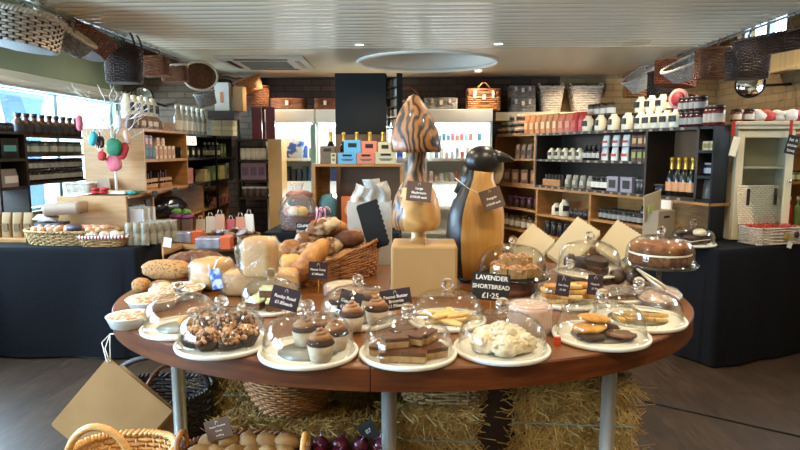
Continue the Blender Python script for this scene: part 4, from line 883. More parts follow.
mb.tube([a + Vector((.0, 0, 0)), a + Vector((.03, -.005, .002))], .003, 5); tag(mb.ob('string_loop', string_white), 'looped white string holding the kraft bags at the table edge', 'string')
# crates, baskets and vegetables on the floor before the bales
def crate(label, c, d, rz=0):
    t = T('wooden_crate', label, 'crate', c, rz); w, l, h = d; mb = MB()
    for z in (h * .18, h * .5, h * .82):
        for s in (-1, 1): mb.box((0, s * (l / 2 - .006), z), (w, .012, h * .24)); mb.box((s * (w / 2 - .006), 0, z), (.012, l, h * .24))
    for sx in (-1, 1):
        for sy in (-1, 1): mb.box((sx * (w / 2 - .03), sy * (l / 2 - .03), h / 2), (.03, .03, h))
    mb.box((0, 0, h - .008), (w, l, .014)); mb.ob('slats', brown_back, t); return t
cb = at(121, 452, 1.98); crate('brown crate holding up the cane handled basket', (cb.x, cb.y, 0), (.38, .32, .29))
bt = cb.z - .29
basket('cane_basket', 'pale woven basket with a bent cane handle at the lower left', 'basket', (cb.x, cb.y, .291), .165, .13, cb.z - .29, cane, 1.1, 2.4, 40, 14, .006, rz=.1, rim_r=.014, twist=36, handles=[hoop(.62, .82, .15, .013, cane, wraps=cane)])
pv = at(243, 445, 2.02); crate('brown crate holding up the potato basket', (pv.x, pv.y, 0), (.52, .30, pv.z - .115))
basket('potato_basket', 'low round wicker basket of potatoes on the floor crate', 'basket', (pv.x, pv.y, pv.z - .114), .20, .14, .085, willow_mid, 1.15, 2.3, 40, 7, .005, twist=30, handles=[hoop(.46, .54, .07, .011, willow), hoop(.96, 1.04, .07, .011, cane)])
pot = mat('potato_skin', '#75552b', '#94713f', .7, scale=14, lo=.3, hi=.7)
random.seed(3); k = 0
for row, (yy, n, zz_, ww) in enumerate(((-.085, 5, .075, 'front row'), (-.01, 6, .085, 'middle row'), (.07, 5, .09, 'back row'))):
    for i in range(n):
        x = (-.5 + (i + .5) / n) * .36; mb = MB(); s = random.uniform(.9, 1.15); mb.blob((0, 0, 0), (.045 * s, .032 * s, .030 * s), 18, 10, .12, 2, k); k += 1
        tag(mb.ob('potato', pot, None, (pv.x + x, pv.y + yy, pv.z - .114 + zz_), rot=(jit(.4), jit(.4), jit(1.2))), 'potato, %s from the left in the %s of the low basket' % (ORD[i], ww), 'potato', 'potatoes in the low basket')
sign('brown card with a potato price stuck in the potato basket', 218.5, 429, 26, 20, 2.06, [('Potato, Charlotte', .0085), ('Onions', .0085), ('£0.80 kg', .0085)], taupe_card, 17, base=pv.z - .05, gap=.017)
ov = at(350, 452, 2.06); crate('brown crate holding up the red onion tray', (ov.x, ov.y, 0), (.34, .28, ov.z - .07)); 
t = T('onion_tray', 'shallow tray of red onions at the bottom edge', 'tray', (ov.x, ov.y, ov.z - .069)); mb = MB(); mb.box((0, 0, .004), (.33, .26, .008))
for s in (-1, 1): mb.box((0, s * .127, .025), (.33, .008, .05)); mb.box((s * .162, 0, .025), (.008, .26, .05))
mb.ob('tray', brown_back, t); onion = mat('red_onion', '#3a0e1c', '#5e1e30', .25, scale=7, stretch=(4, 4, 1))
for row in range(3):
    for i in range(4):
        mb = MB(); mb.lathe([(0, -.032), (.012, -.031), (.03, -.016), (.034, .002), (.026, .02), (.01, .031), (.004, .042), (.003, .052), (0, .053)], 18); tag(mb.ob('red_onion', onion, None, (ov.x - .118 + i * .076 + jit(.006), ov.y - .08 + row * .08, ov.z - .069 + .042 + row * .006), rot=(jit(.4), jit(.4), 0)), 'red onion, %s from the left in the %s row of the tray' % (ORD[i], ('front', 'middle', 'back')[row]), 'onion', 'red onions in the tray')
sign('black chalk card with a white price leaning among the red onions', 368.5, 431, 17, 19, 2.16, [('07', .022)], slate, 30, base=ov.z - .02, gap=.02, logo=False, name='chalk_sign', cat='sign')
# basket bowls under the table top, standing on the bales
bq = at(293, 400, 2.50); basket('wicker_bowl', 'wide brown wicker bowl on the left straw bale under the table', 'basket', (bq.x, 2.48, .503), .138, .135, .20, willow, 1.52, 2.0, 44, 16, .004, bulge=.14, twist=30, gap=.9)
bq = at(444, 400, 2.55); basket('seagrass_basket', 'coarse pale seagrass basket on the middle straw bale', 'basket', (bq.x, 2.56, .54), .18, .15, .2, seagrass, 1.08, 4, 34, 15, .007, twist=24)
dk = at(160, 392, 2.95); basket('trug', 'dark brown handled basket on the floor behind the left steel leg', 'basket', (dk.x, dk.y, 0), .24, .18, dk.z + .02, willow_dk, 1.08, 2.6, 36, 18, .006, handles=[hoop(.0, .5, .17, .014, willow_dk), hoop(.25, .75, .10, .010, willow_red)])
# ================================================================== goods: one of each kind, copied along the shelves
def lin(*cols): pass
MT = {}
def cm(hexc, rough=.45, **k):
    key = hexc + str(rough)
    if key not in MT: MT[key] = mat('tint_' + hexc[1:], hexc, None, rough, **k)
    return MT[key]
def k_jar(h, r, body, lid, label=None, name='jar', cat='jar', lidh=.16, square=False):
    def f():
        t = T(name, 'x', cat)
        MB().lathe([(0, 0), (r * .9, 0), (r, h * .05), (r, h * .72), (r * .86, h * .84), (0, h * .84)], 14 if not square else 4).ob('body', body, t)
        MB().lathe([(0, h * .84), (r * .93, h * .84), (r * .93, h), (0, h)], 14).ob('lid', lid, t)
        if label: MB().lathe([(r * 1.02, h * .18), (r * 1.02, h * .6)], 14).ob('label', label, t)
        return t
    return f
def k_bottle(h, r, body, cap, label=None, name='bottle', cat='bottle', neck=.3):
    def f():
        t = T(name, 'x', cat)
        MB().lathe([(0, 0), (r * .92, 0), (r, h * .03), (r, h * .55), (r * .75, h * .66), (r * neck, h * .74), (r * neck, h * .86), (0, h * .86)], 14).ob('body', body, t)
        MB().lathe([(0, h * .85), (r * neck * 1.25, h * .85), (r * neck * 1.25, h), (0, h)], 12).ob('cap', cap, t)
        if label: MB().lathe([(r * 1.02, h * .14), (r * 1.02, h * .46)], 14).ob('label', label, t)
        return t
    return f
def k_champagne(h, r):
    def f():
        t = T('champagne_bottle', 'x', 'bottle')
        MB().lathe([(0, 0), (r * .95, 0), (r, h * .03), (r, h * .5), (r * .8, h * .6), (r * .42, h * .7), (r * .36, h * .8), (0, h * .8)], 18).ob('body', cm('#0c120c', .12), t)
        MB().lathe([(r * .46, h * .66), (r * .40, h * .8), (r * .40, h * .9), (r * .47, h * .92), (r * .47, h * .99), (0, h)], 16).ob('foil', MATS.get('gold_foil') or mat('gold_foil', '#c79a3a', None, .3, .6), t)
        MB().lathe([(r * 1.02, h * .12), (r * 1.02, h * .36)], 18).ob('label', cm('#c98e5c', .5), t)
        return t
    return f
def k_pouch(h, w, d, body, label=None, name='pouch', cat='bag', lab=(.55, .35), fold=True):
    def f():
        t = T(name, 'x', cat); mb = MB(); n = 9
        def fn(u, v):
            a = 2 * PI * u; q = (1 - v ** 3 * .85); x = math.copysign(abs(cos(a)) ** .5, cos(a)) * w / 2 * (1 - .08 * v); y = math.copysign(abs(sin(a)) ** .5, sin(a)) * d / 2 * q; return (x, y, h * v)
        mb.grid(fn, 16, n, cu=True); mb.add([fn(i / 16, 0) for i in range(16)], [tuple(range(16))[::-1]]); mb.add([fn(i / 16, 1) for i in range(16)], [tuple(range(16))]); mb.ob('body', body, t)
        if label: MB().box((0, -d * .5 + .002 - .004, h * .42), (w * lab[0], .006, h * lab[1])).ob('label', label, t)
        return t
    return f
def k_box(w, d, h, body, label=None, name='carton', cat='box', lab=(.7, .5)):
    def f():
        t = T(name, 'x', cat); MB().box((0, 0, h / 2), (w, d, h)).ob('body', body, t)
        if label: MB().box((0, -d / 2, h * .5), (w * lab[0], .003, h * lab[1])).ob('label', label, t)
        return t
    return f
def row(k, n, pts, desc, where, group=None, rz=0, js=.0, scale=(1, 1), ang=None, fmt='{o} {d} from left {w}'):
    """n copies of a kind between two world points; returns them"""
    a, b = Vector(pts[0]), Vector(pts[1]); r0 = k(); out = []
    for i in range(n):
        s = .5 if n == 1 else i / (n - 1); p = a.lerp(b, s); sc = random.uniform(*scale); l = fmt.format(o=ORD[i], d=desc, w=where) if n > 1 else desc + ' ' + where
        if i == 0: o = r0; o.location = p; o.rotation_euler = (0, 0, rz + jit(js)); o['label'] = l; o.scale = (sc,) * 3
        else: o = dup(r0, p, rz + jit(js), l, None, scale=sc)
        if group: o['group'] = group
        out.append(o)
    return out
# ================================================================== RIGHT SHELVING (runs obliquely back to the fridges)
FA, FB = Vector((.985, 7.52, 0)), Vector((2.20, 4.88, 0)); FD = (FB - FA).normalized(); FN = Vector((-FD.y, FD.x, 0)); FN = FN if FN.y > 0 else -FN; FR = math.atan2(FD.y, FD.x)
def sp(px, z, back=.1):                        # point on the right shelf below pixel column px
    q = onl(px, 150, FA, FB); q.z = 0; s = (q - FA).dot(FD); return FA + FD * s + FN * back + Vector((0, 0, z))
def spx(px): return (onl(px, 150, FA, FB) - Vector((FA.x, FA.y, onl(px, 150, FA, FB).z))).dot(FD)
def board_fr(mb, s0, s1, b0, b1, z0, z1, mi=0):
    c = FA + FD * (s0 + s1) / 2 + FN * (b0 + b1) / 2 + Vector((0, 0, (z0 + z1) / 2)); mb.box(c, (s1 - s0, b1 - b0, z1 - z0), rz=FR, mi=mi)
SE = (FB - FA).length; DP = .34; SF = spx(714)
sA, sB, sC = spx(495), spx(536), spx(646)
Z0, Z1, Z2 = 1.213, 1.503, 1.787
t = T('shelving_unit', 'long dark and pale wooden shelving along the right side', 'shelves', (0, 0, 0))
mb = MB()
for z in (Z0, Z1, Z2): board_fr(mb, sB, SE if z != Z1 else sC, 0, DP, z - .024, z)
board_fr(mb, sB, SE, DP, DP + .015, Z0, Z2); 
for s in (sB, sC, SE): board_fr(mb, s - .012, s + .012, 0, DP, Z0, Z2 - .024)
mb.ob('dark_carcass', dark_wood, t)
mb = MB(); board_fr(mb, sC + .012, SE - .012, DP - .02, DP - .005, Z0, Z2 - .024); mb.ob('back_board', brown_back, t)
mb = MB()
for z in (Z0, Z1, Z2): board_fr(mb, sA, sB - .013, 0, DP, z - .024, z)
for s in (sA, sB - .025): board_fr(mb, s - .012, s + .012, 0, DP, Z0, Z2 - .024)
board_fr(mb, sA, sB, DP, DP + .015, Z0, Z2); mb.ob('pale_carcass', shelf_wood, t)
mb = MB(); l1, l2, l3 = spx(538), spx(592), spx(648)
for s in (sA, l1, l2, l3): board_fr(mb, s - .014, s + .014, .0, DP, 0, Z0 - .026)
board_fr(mb, l3, SF, .30, .32, .90, Z0 - .026)
for z, a, b in ((.918, sA, l1), (.893, l1, l2), (.928, l2, l3), (.66, sA, l3), (Z0 - .026, sA, SF)): board_fr(mb, a, b, 0, DP, z - .022, z)
board_fr(mb, sA, l3, DP, DP + .015, 0, Z0 - .03); mb.ob('base_cabinet', shelf_wood, t)
mb = MB()                                      # price tickets along the shelf fronts
for z in (Z2, Z1, Z0):
    for i in range(26):
        s = sA + .06 + i * (SE - sA - .1) / 26
        if z == Z1 and s > sC: continue
        mb.box(FA + FD * s - FN * .002 + Vector((0, 0, z - .013)), (.034, .003, .020), rz=FR)
o = mb.ob('price_tickets', cm('#8c7c66', .6), t); o['kind'] = 'stuff'
G_ = lambda a, b, z, back=.09: (sp(a, z + .001, back), sp(b, z + .001, back))
rz = FR
blackl = cm('#16130f', .5); whitel = cm('#ddd5c4', .5); creamb = cm('#d9ceb2', .4)
row(k_jar(.075, .05, cm('#c9a06a'), cm('#e6e0d2'), blackl, 'tub', 'tub'), 5, G_(496, 517, Z2, .07), 'small white lidded tub', 'beyond the orange pouches', 'tubs on the right shelf top', rz)
row(k_jar(.075, .05, cm('#c9a06a'), cm('#e6e0d2'), blackl, 'tub', 'tub'), 4, (sp(500, Z2 + .0775, .07), sp(516, Z2 + .0775, .07)), 'white lidded tub', 'in the second layer beyond the orange pouches', 'tubs on the right shelf top', rz)
row(k_jar(.075, .05, cm('#b07a46'), cm('#e6e0d2'), blackl, 'tub', 'tub'), 2, (sp(506, Z2 + .155, .07), sp(515, Z2 + .155, .07)), 'white lidded tub', 'topmost beyond the orange pouches', 'tubs on the right shelf top', rz)
row(k_pouch(.21, .10, .07, cm('#c07c48', .6), cm('#e0b88a', .6)), 6, G_(522, 550, Z2, .08), 'orange brown paper pouch', 'on the right shelf top', 'orange pouches', rz, .1)
row(k_pouch(.2, .12, .07, cm('#c4664a', .6), cm('#d98e72', .6)), 2, G_(556, 563, Z2, .08), 'salmon paper pouch', 'on the right shelf top', 'salmon pouches', rz)
row(k_pouch(.2, .11, .07, cm('#b3201c', .5), cm('#c8483c', .5)), 2, G_(569, 576, Z2, .08), 'bright red pouch', 'on the right shelf top', 'red pouches', rz)
mug = k_jar(.155, .06, creamb, creamb, None, 'ceramic_jar', 'jar')
def k_carton_bottle(h, w, lab=True):
    def f():
        t = T('cream_bottle', 'x', 'bottle'); MB().lathe([(0, 0), (w * .95, 0), (w, h * .05), (w, h * .62), (w * .8, h * .78), (w * .5, h * .9), (w * .48, h), (0, h)], 16).ob('body', creamb, t)
        if lab: MB().box((0, -w * .98, h * .5), (w * 1.1, .012, h * .34)).ob('label', blackl, t)
        return t
    return f
row(k_carton_bottle(.155, .058), 4, G_(581, 620, Z2, .08), 'cream bottle with a black label', 'on the right shelf top', 'cream bottles with black labels', rz, .2)
row(k_carton_bottle(.15, .058), 5, G_(633, 668, Z2, .08), 'plain cream bottle', 'on the near half of the right shelf top', 'plain cream bottles', rz, .1)
row(k_carton_bottle(.15, .055), 3, (sp(619, Z2 + .157, .24), sp(640, Z2 + .157, .24)), 'cream bottle', 'on the upper step behind the shelf top', 'cream bottles on the step', rz, .2)
t = T('display_step', 'low dark step raising the back row on the right shelf top', 'step', (0, 0, 0)); mb = MB(); board_fr(mb, spx(575), SE - .05, .17, .35, Z2 + .002, Z2 + .156); mb.ob('step', dark_wood, t)
row(k_jar(.125, .045, cm('#6b5540', .3), cm('#1b1512'), whitel), 4, (sp(572, Z2 + .157, .24), sp(590, Z2 + .157, .24)), 'small dark jar with a pale label', 'on the shelf top step', 'small jars on the step', rz)
row(k_jar(.125, .04, cm('#4a1414', .25), cm('#7a1a18'), cm('#bfae94', .6)), 6, (sp(648, Z2 + .157, .24), sp(668, Z2 + .157, .24)), 'small red jam jar', 'on the step at the near end', 'red jam jars on the step', rz)
row(k_jar(.125, .05, cm('#3a0d0e', .25), cm('#1a0c0a'), cm('#8c8880', .6)), 4, G_(673, 689, Z2, .1), 'large dark jam jar with a grey label', 'ending the right shelf top', 'large jam jars', rz)
row(k_jar(.12, .05, cm('#3a0d0e', .25), cm('#1a0c0a'), cm('#8c8880', .6)), 4, (sp(673, Z2 + .1275, .1), sp(689, Z2 + .1275, .1)), 'large dark jam jar', 'stacked ending the right shelf top', 'large jam jars', rz)
p = sp(667, Z2 + .24, .1); t = T('round_sign', 'round red and pink disc sign on the shelf top', 'sign', p, rot=(PI / 2, 0, FR + .2)); MB().lathe([(0, 0), (.085, 0), (.085, .012), (0, .012)], 28).ob('disc', cm('#c98a80', .6), t); MB().lathe([(0, .012), (.062, .012), (.062, .015), (0, .015)], 28).ob('centre', cm('#8f1f26', .6), t); MB().tube([(0, -.08, .006), (0, -.122, .006)], .005, 6).ob('stem', dark_wood, t)
# bay A
row(k_pouch(.17, .075, .06, cm('#8a7664', .6), cm('#5a4a40', .6)), 4, G_(513, 531, Z1, .08), 'grey brown pouch', 'in the upper pale bay of the right shelf', 'pouches in the pale bay', rz)
row(k_box(.09, .14, .16, cm('#6a4a34', .5), cm('#b08a60', .6)), 4, G_(503, 530, Z0, .10), 'slanted brown packet', 'in the middle pale bay of the right shelf', 'brown packets in the pale bay', rz + .5, .05)
row(k_jar(.13, .045, cm('#3c2620', .3), cm('#6b3c58'), None), 5, G_(507, 533, .919, .08), 'dark jar with a purple lid', 'in the lower pale bay', 'purple lidded jars', rz)
row(k_jar(.12, .045, cm('#3c2620', .3), cm('#2a1a14'), None), 4, (sp(509, .920, .22), sp(532, .920, .22)), 'dark brown jar', 'in the back row of the lower pale bay', 'brown jars', rz)
row(k_jar(.16, .045, cm('#7a5a34', .3), cm('#3a2a1c'), cm('#d8cbb0', .6)), 6, G_(503, 534, .661, .08), 'amber jar with a pale label', 'in the bottom pale bay', 'amber jars', rz)
# bay B
row(k_carton_bottle(.12, .045), 5, G_(546, 574, Z1, .08), 'small cream bottle with a black label', 'inside the dark bay', 'small cream bottles in the dark bay', rz, .2)
row(k_bottle(.15, .036, cm('#0d0b0b', .2), cm('#111'+'111'), cm('#a8a49a', .5)), 4, G_(580, 594, Z1, .08), 'black bottle with a grey label', 'inside the dark bay', 'black bottles in the dark bay', rz)
row(k_pouch(.125, .085, .05, cm('#d8d4cc', .5), cm('#a8362e', .5), lab=(.8, .2)), 3, G_(600, 620, Z1, .07), 'white and red pouch', 'in the lower layer of the dark bay', 'white and red pouches', rz, .1)
t = T('wire_riser', 'thin shelf riser under the upper white pouches', 'riser', (0, 0, 0)); mb = MB(); board_fr(mb, spx(597), spx(644), .03, .30, Z1 + .128, Z1 + .133); board_fr(mb, spx(597) - .003, spx(597) + .003, .03, .30, Z1, Z1 + .13); board_fr(mb, spx(644) - .003, spx(644) + .003, .03, .30, Z1, Z1 + .13); mb.ob('riser', dark_wood, t)
row(k_pouch(.105, .085, .05, cm('#d8d4cc', .5), cm('#a8362e', .5), lab=(.8, .2)), 3, (sp(600, Z1 + .134, .08), sp(620, Z1 + .134, .08)), 'white and red pouch', 'in the upper layer of the dark bay', 'white and red pouches', rz, .1)
row(k_box(.065, .05, .105, cm('#4a2a20', .5), cm('#8a9a4a', .6)), 3, G_(629, 641, Z1, .08), 'little brown and green packet', 'low at the dark bay end', 'little packets', rz)
row(k_box(.065, .05, .095, cm('#6a3a28', .5), cm('#c0a070', .6)), 3, (sp(629, Z1 + .134, .08), sp(641, Z1 + .134, .08)), 'little brown packet', 'high at the dark bay end', 'little packets', rz)
t = T('wooden_tray', 'wooden tray of dark packets in the dark bay', 'tray', sp(549, Z0 + .001, .14), rz); mb = MB(); mb.box((0, 0, .006), (.30, .2, .012)); 
for s in (-1, 1): mb.box((0, s * .097, .035), (.30, .008, .07)); mb.box((s * .147, 0, .035), (.008, .2, .07))
mb.ob('tray', shelf_wood, t)
for i in range(6): bx('dark packet standing in the wooden tray, %s from the left' % ORD[i], 'packet', 'packet', sp(541 + i * 3.2, Z0 + .014, .13), (.03, .14, .11), cm('#2a2420', .35), rz + .3, 'dark packets in the tray')
row(k_pouch(.13, .085, .06, cm('#77705f', .5), cm('#b8ae98', .6)), 4, G_(564, 586, Z0, .08), 'grey cloth bag', 'on the lower dark shelf', 'grey bags', rz, .1)
row(k_jar(.13, .04, cm('#1d1916', .2), cm('#2a2622'), whitel), 4, G_(590, 604, Z0, .08), 'dark jar with a white label', 'on the lower dark shelf', 'dark jars with white labels', rz)
row(k_jar(.1, .035, cm('#1d1916', .2), cm('#55504a'), None), 8, (sp(566, Z0 + .001, .24), sp(640, Z0 + .001, .24)), 'black jar', 'in the back row of the lower dark shelf', 'black jars at the back', rz)
row(k_box(.145, .10, .14, cm('#8d8792', .5), cm('#1d1412', .5), lab=(.62, .55)), 2, G_(611, 625, Z0, .08), 'grey gift box with a dark window', 'on the lower dark shelf', 'grey gift boxes', rz)
row(k_jar(.125, .035, cm('#2a2a26', .2), cm('#6b6a60'), None), 3, G_(634, 642, Z0, .08), 'narrow dark jar', 'beside the grey gift boxes', 'narrow dark jars', rz)
# champagne bay
row(k_champagne(.33, .047), 4, G_(661, 682, Z0, .14), 'dark sparkling wine bottle with gold foil', 'in the champagne bay', 'gold foiled bottles in the near bay', rz)
row(k_jar(.09, .035, cm('#16130f', .2), cm('#3a342c'), None), 3, G_(649.5, 654, Z0, .12), 'small black jar', 'left of the gold foiled bottles', 'small black jars', rz)
row(k_jar(.05, .05, cm('#c9b88a', .4), cm('#d8cfae'), None, 'tin', 'tin'), 2, G_(688, 690, Z2 - .14, .2), 'x', 'x') if 0 else None
# base cabinet goods
row(k_carton_bottle(.13, .055), 1, G_(551, 551, .894, .1), 'short white jug standing', 'in the base cabinet middle bay'); row(k_carton_bottle(.175, .06), 1, G_(559, 559, .894, .1), 'taller white jug standing', 'in the base cabinet middle bay')
row(k_jar(.09, .04, cm('#241a14', .2), cm('#3a2c22'), None), 5, G_(567, 586, .894, .1), 'squat dark jar', 'right of the white jugs', 'squat dark jars', rz)
row(k_jar(.10, .04, cm('#120f0d', .15), cm('#2c2824'), cm('#8a857c', .5)), 10, G_(598, 643, .929, .09), 'black preserve jar', 'in the front row of the near base bay', 'black preserve jars', rz)
row(k_jar(.10, .04, cm('#120f0d', .15), cm('#2c2824'), None), 8, (sp(600, .930, .22), sp(643, .930, .22)), 'black preserve jar', 'in the back row of the near base bay', 'black preserve jars', rz)
row(k_bottle(.24, .04, cm('#100e0d', .15), cm('#3a3a3a'), cm('#aab0ba', .5)), 3, G_(634, 645, .929, .17), 'tall black bottle', 'at the near end of the base bay', 'tall black bottles', rz)
row(k_jar(.16, .045, cm('#2a1e18', .3), cm('#3a2a1c'), None), 7, G_(545, 586, .661, .08), 'brown jar', 'on the lowest base shelf middle bay', 'brown jars lowest shelf', rz)
# ---- narrow black end bay of the shelving
t = T('display_tower', 'narrow black shelf bay ending the shelving beside the cream cabinet', 'shelves', (0, 0, 0)); mb = MB()
for z in (Z0, 1.40, 1.60, Z2): board_fr(mb, SE + .014, SF, 0, .15, z - .022, z)
board_fr(mb, SF - .016, SF, 0, .15, .89, Z2 - .022); board_fr(mb, SE + .014, SF, .15, .16, .89, Z2); mb.ob('carcass', black_paint, t)
a_ = FR; tw = lambda s, z, b=.09: FA + FD * (SE + .02 + s * (SF - SE - .04)) + FN * b + Vector((0, 0, z + .001))
row(k_box(.07, .1, .07, cm('#c9b98a', .4), cm('#8a7a4a', .5)), 2, (tw(.25, 1.6), tw(.72, 1.6)), 'small gold box', 'at the top of the black end bay', 'gold boxes', FR)
row(k_jar(.10, .035, cm('#1b1b1d', .15), cm('#8f8f92'), cm('#9a9aa0', .4)), 3, (tw(.2, 1.40), tw(.8, 1.40)), 'small black jar with a silver lid', 'in the black end bay', 'silver lidded jars', FR)
row(k_pouch(.15, .07, .05, cm('#5a564e', .3), None), 3, (tw(.2, Z0), tw(.8, Z0)), 'grey pouch', 'at the bottom of the black end bay', 'grey pouches in the tower', FR)
row(k_jar(.16, .05, cm('#551512', .25), cm('#2a1210'), cm('#a89a88', .6)), 3, (tw(.18, Z2, .07), tw(.82, Z2, .07)), 'red preserve jar', 'on top of the black end bay', 'preserve jars on the tower', FR)
# ================================================================== RIGHT COUNTER with black cloth
def cloth_table(label, corners, z, folds=26, amp=.016, name='covered_counter', seed=0, drop=.015):
    t = T(name, label, 'table', (0, 0, 0)); cs = [Vector((*c, 0)) for c in corners]; ctr_ = sum(cs, Vector()) / len(cs); pts = []
    for i, a in enumerate(cs):
        b = cs[(i + 1) % len(cs)]; L = (b - a).length; n = max(2, int(L / .012))
        for k in range(n): pts.append((a.lerp(b, k / n), (b - a).normalized(), min(k / n, 1 - k / n) * L))
    N = len(pts); per = 0; acc = []
    for i in range(N): acc.append(per); per += (pts[(i + 1) % N][0] - pts[i][0]).length
    mb = MB(); lv = [0, .012, .05, .2, .5, .8, 1]
    def fn(i, v):
        p, d, e = pts[i]; nrm = Vector((d.y, -d.x, 0)); s = acc[i]
        w = (noise.noise(Vector((s * 3.1, seed, v * .4))) + .6 * sin(s * 11 + 2 * noise.noise(Vector((s * 2, 3, seed))))) * amp * min(1, v * 1.5) * min(1, .35 + e * 3)
        out = .006 + w + .03 * v * (1 if e > .1 else .6); q = p + nrm * out; zz_ = z - (z - drop) * v
        if v == 0: q = p; zz_ = z
        return (q.x, q.y, zz_)
    vs = [fn(i, v) for v in lv for i in range(N)]; mb.add(vs, [(j * N + i, (j + 1) * N + i, (j + 1) * N + (i + 1) % N, j * N + (i + 1) % N) for j in range(len(lv) - 1) for i in range(N)], True)
    mb.add([fn(i, 0) for i in range(N)], [tuple(range(N))], False); mb.ob('tablecloth', black_cloth, t); return t
RZ = .885
K = atz(720, 250, RZ); E = atz(800, 243, RZ); dirE = (E - K); dirE.z = 0; dirE.normalize(); dirL = Vector((-dirE.y, dirE.x, 0))
k2, e2 = K, K + dirE * 1.12
cl = [(k2.x, k2.y), (e2.x, e2.y), ((e2 + dirL * .8).x, (e2 + dirL * .8).y), ((k2 + dirL * .80).x, (k2 + dirL * .80).y)]
cl[2] = (min(cl[2][0], XR - .08), cl[2][1]); cl[1] = (min(cl[1][0], XR - .06), cl[1][1])
cloth_table('counter under a black cloth at the right, set cornerwise', cl, RZ, seed=3)
RG = math.atan2(dirE.y, dirE.x); cK = lambda a, b, z=0: K + dirE * a + dirL * b + Vector((0, 0, z + .001))
# cream cabinet with glazed door
p = at(733, 200, 4.80); q = at(788, 200, 4.80); cw = q.x - p.x; cz0, cz1 = RZ + .002, zof(122, 4.8); ch = cz1 - cz0
t = T('cream_cabinet', 'cream painted cabinet with a glazed door on the right counter', 'cabinet', ((p.x + q.x) / 2, 4.80, cz0), R(-3)); mb = MB(); cdp = .21
for s in (-1, 1): mb.box((s * (cw / 2 - .01), cdp / 2, ch / 2 - .02), (.02, cdp, ch - .05))
mb.box((0, cdp - .006, ch / 2), (cw - .02, .012, ch - .05))
for z in (.012, ch * .62, ch - .05): mb.box((0, cdp / 2, z), (cw - .04, cdp - .02, .018))
mb.ob('carcass', cream_paint, t); mb = MB(); mb.box((0, cdp / 2 - .02, ch - .045), (cw + .03, cdp + .05, .03)); mb.box((0, cdp / 2 - .02, ch - .015), (cw + .07, cdp + .08, .028)); mb.ob('cornice', cream_paint, t, bev=.006)
d = MB(); dz0, dz1, fw = .01, ch - .07, .055
for s in (-1, 1): d.box((s * (cw / 2 - fw / 2), -.012, (dz0 + dz1) / 2), (fw, .022, dz1 - dz0))
for z in (dz0 + fw / 2, dz1 - fw / 2): d.box((0, -.012, z), (cw - 2 * fw, .022, fw))
dr = d.ob('door', cream_paint, t, bev=.004); MB().box((0, -.01, (dz0 + dz1) / 2), (cw - 2 * fw + .01, .004, dz1 - dz0 - 2 * fw + .01)).ob('pane', pane_glass, dr)
kb = MB(); kb.blob((cw / 2 - fw / 2, -.04, dz1 * .55), .014, 12, 8); kb.ob('knob', chrome, dr)
# white crumpled tissue and jars on the cabinet top, tags hanging with red ribbon
t = T('tissue_bundle', 'white and red crumpled tissue bundle on top of the cream cabinet', 'tissue', ((p.x + q.x) / 2 + .12, 4.92, cz1 + .0)); mb = MB()
for i in range(7): mb.blob((-.22 + i * .085, jit(.02), .045), (.065, .07, .05), 12, 8, .5, 3, i, mi=1 if i in (2, 5) else 0, flat=-.043)
mb.ob('paper', [cm('#dcd6ce', .8), cm('#c9504a', .7)], t)
row(k_jar(.10, .04, cm('#5a1a14', .25), cm('#2a1210'), cm('#d8c8b4', .6)), 2, (Vector((p.x + .02, 4.88, cz1 + .001)), Vector((p.x + .12, 4.88, cz1 + .001))), 'red preserve jar', 'on the left of the cream cabinet top', 'jars on the cabinet top')
def ribbon_tag(label, px, py0, py1, Y, m, w, txt=None):
    a, b = at(px, py0, Y), at(px, py1, Y); t = T('hanging_tag', label, 'tag', b); L = a.z - b.z
    MB().box((0, 0, L * .78), (.022, .004, L * .44)).ob('ribbon', red_m, t); o = MB().box((0, -.004, L * .28), (w, .008, L * .56)).ob('plaque', m, t, rot=(0, R(12), 0))
    if txt:
        for i, s in enumerate(txt): text(o, s, .035, (0, -.0086, L * .42 - i * .04), (PI / 2, 0, 0), white_ink)
ribbon_tag('pale wooden tag on a red ribbon at the cabinet left corner', 731.5, 121, 156, 4.72, cream_m, .05)
ribbon_tag('dark slate tag with white words on a red ribbon at the cabinet right corner', 789, 120, 154, 4.70, slate, .085, ['let it', 'snow', 'love'])
# open white wicker hamper
h0 = atz(740, 243, RZ); hp = cK(.64, .095); hw, hd, hh = .40, .20, .125
t = T('white_hamper', 'open white wicker hamper with red shred on the right counter', 'hamper', hp, RG * .65)
mb = MB(); pt = weave(mb, ell(hw / 2, hd / 2, 9), hh, 1.02, 32, 10, .004); mb.prism([(-hw / 2, -hd / 2), (hw / 2, -hd / 2), (hw / 2, hd / 2), (-hw / 2, hd / 2)], .001, .008); mb.ob('body', willow_white, t); rimtube(pt, .007, twist=30).ob('rim', willow_white, t)
mb = MB(); lh = .29
for r in range(18):
    pts = [(-hw / 2 + hw * i / 40, .004 * cos(PI * (i / 2 + r)), .008 + lh * r / 17) for i in range(41)]; mb.tube(pts, .0085, 5, flat=.5)
for i in range(0, 41, 2): mb.tube([(-hw / 2 + hw * i / 40, 0, 0), (-hw / 2 + hw * i / 40, 0, lh)], .003, 4)
mb.ob('lid', MATS.get('hamper_cream') or mat('hamper_cream', '#e6d6b6', '#f2e6cc', .6, scale=30), t, (0, hd / 2 + .008, hh + .01), rot=(R(-4), 0, 0))
mb = MB(); random.seed(9)
for i in range(240):
    x, y = jit(hw * .46), jit(hd * .46); a = random.random() * 6.3; l = .03; mb.tube([(x, y, hh * .95), (x + l * cos(a) * .5, y + l * sin(a) * .5, hh * .95 + random.uniform(.01, .035)), (x + l * cos(a), y + l * sin(a), hh * .95)], .0022, 3)
mb.box((0, 0, hh * .9), (hw * .94, hd * .94, .008)); o = mb.ob('red_shred', cm('#c4442e', .6), t); o['kind'] = 'stuff'
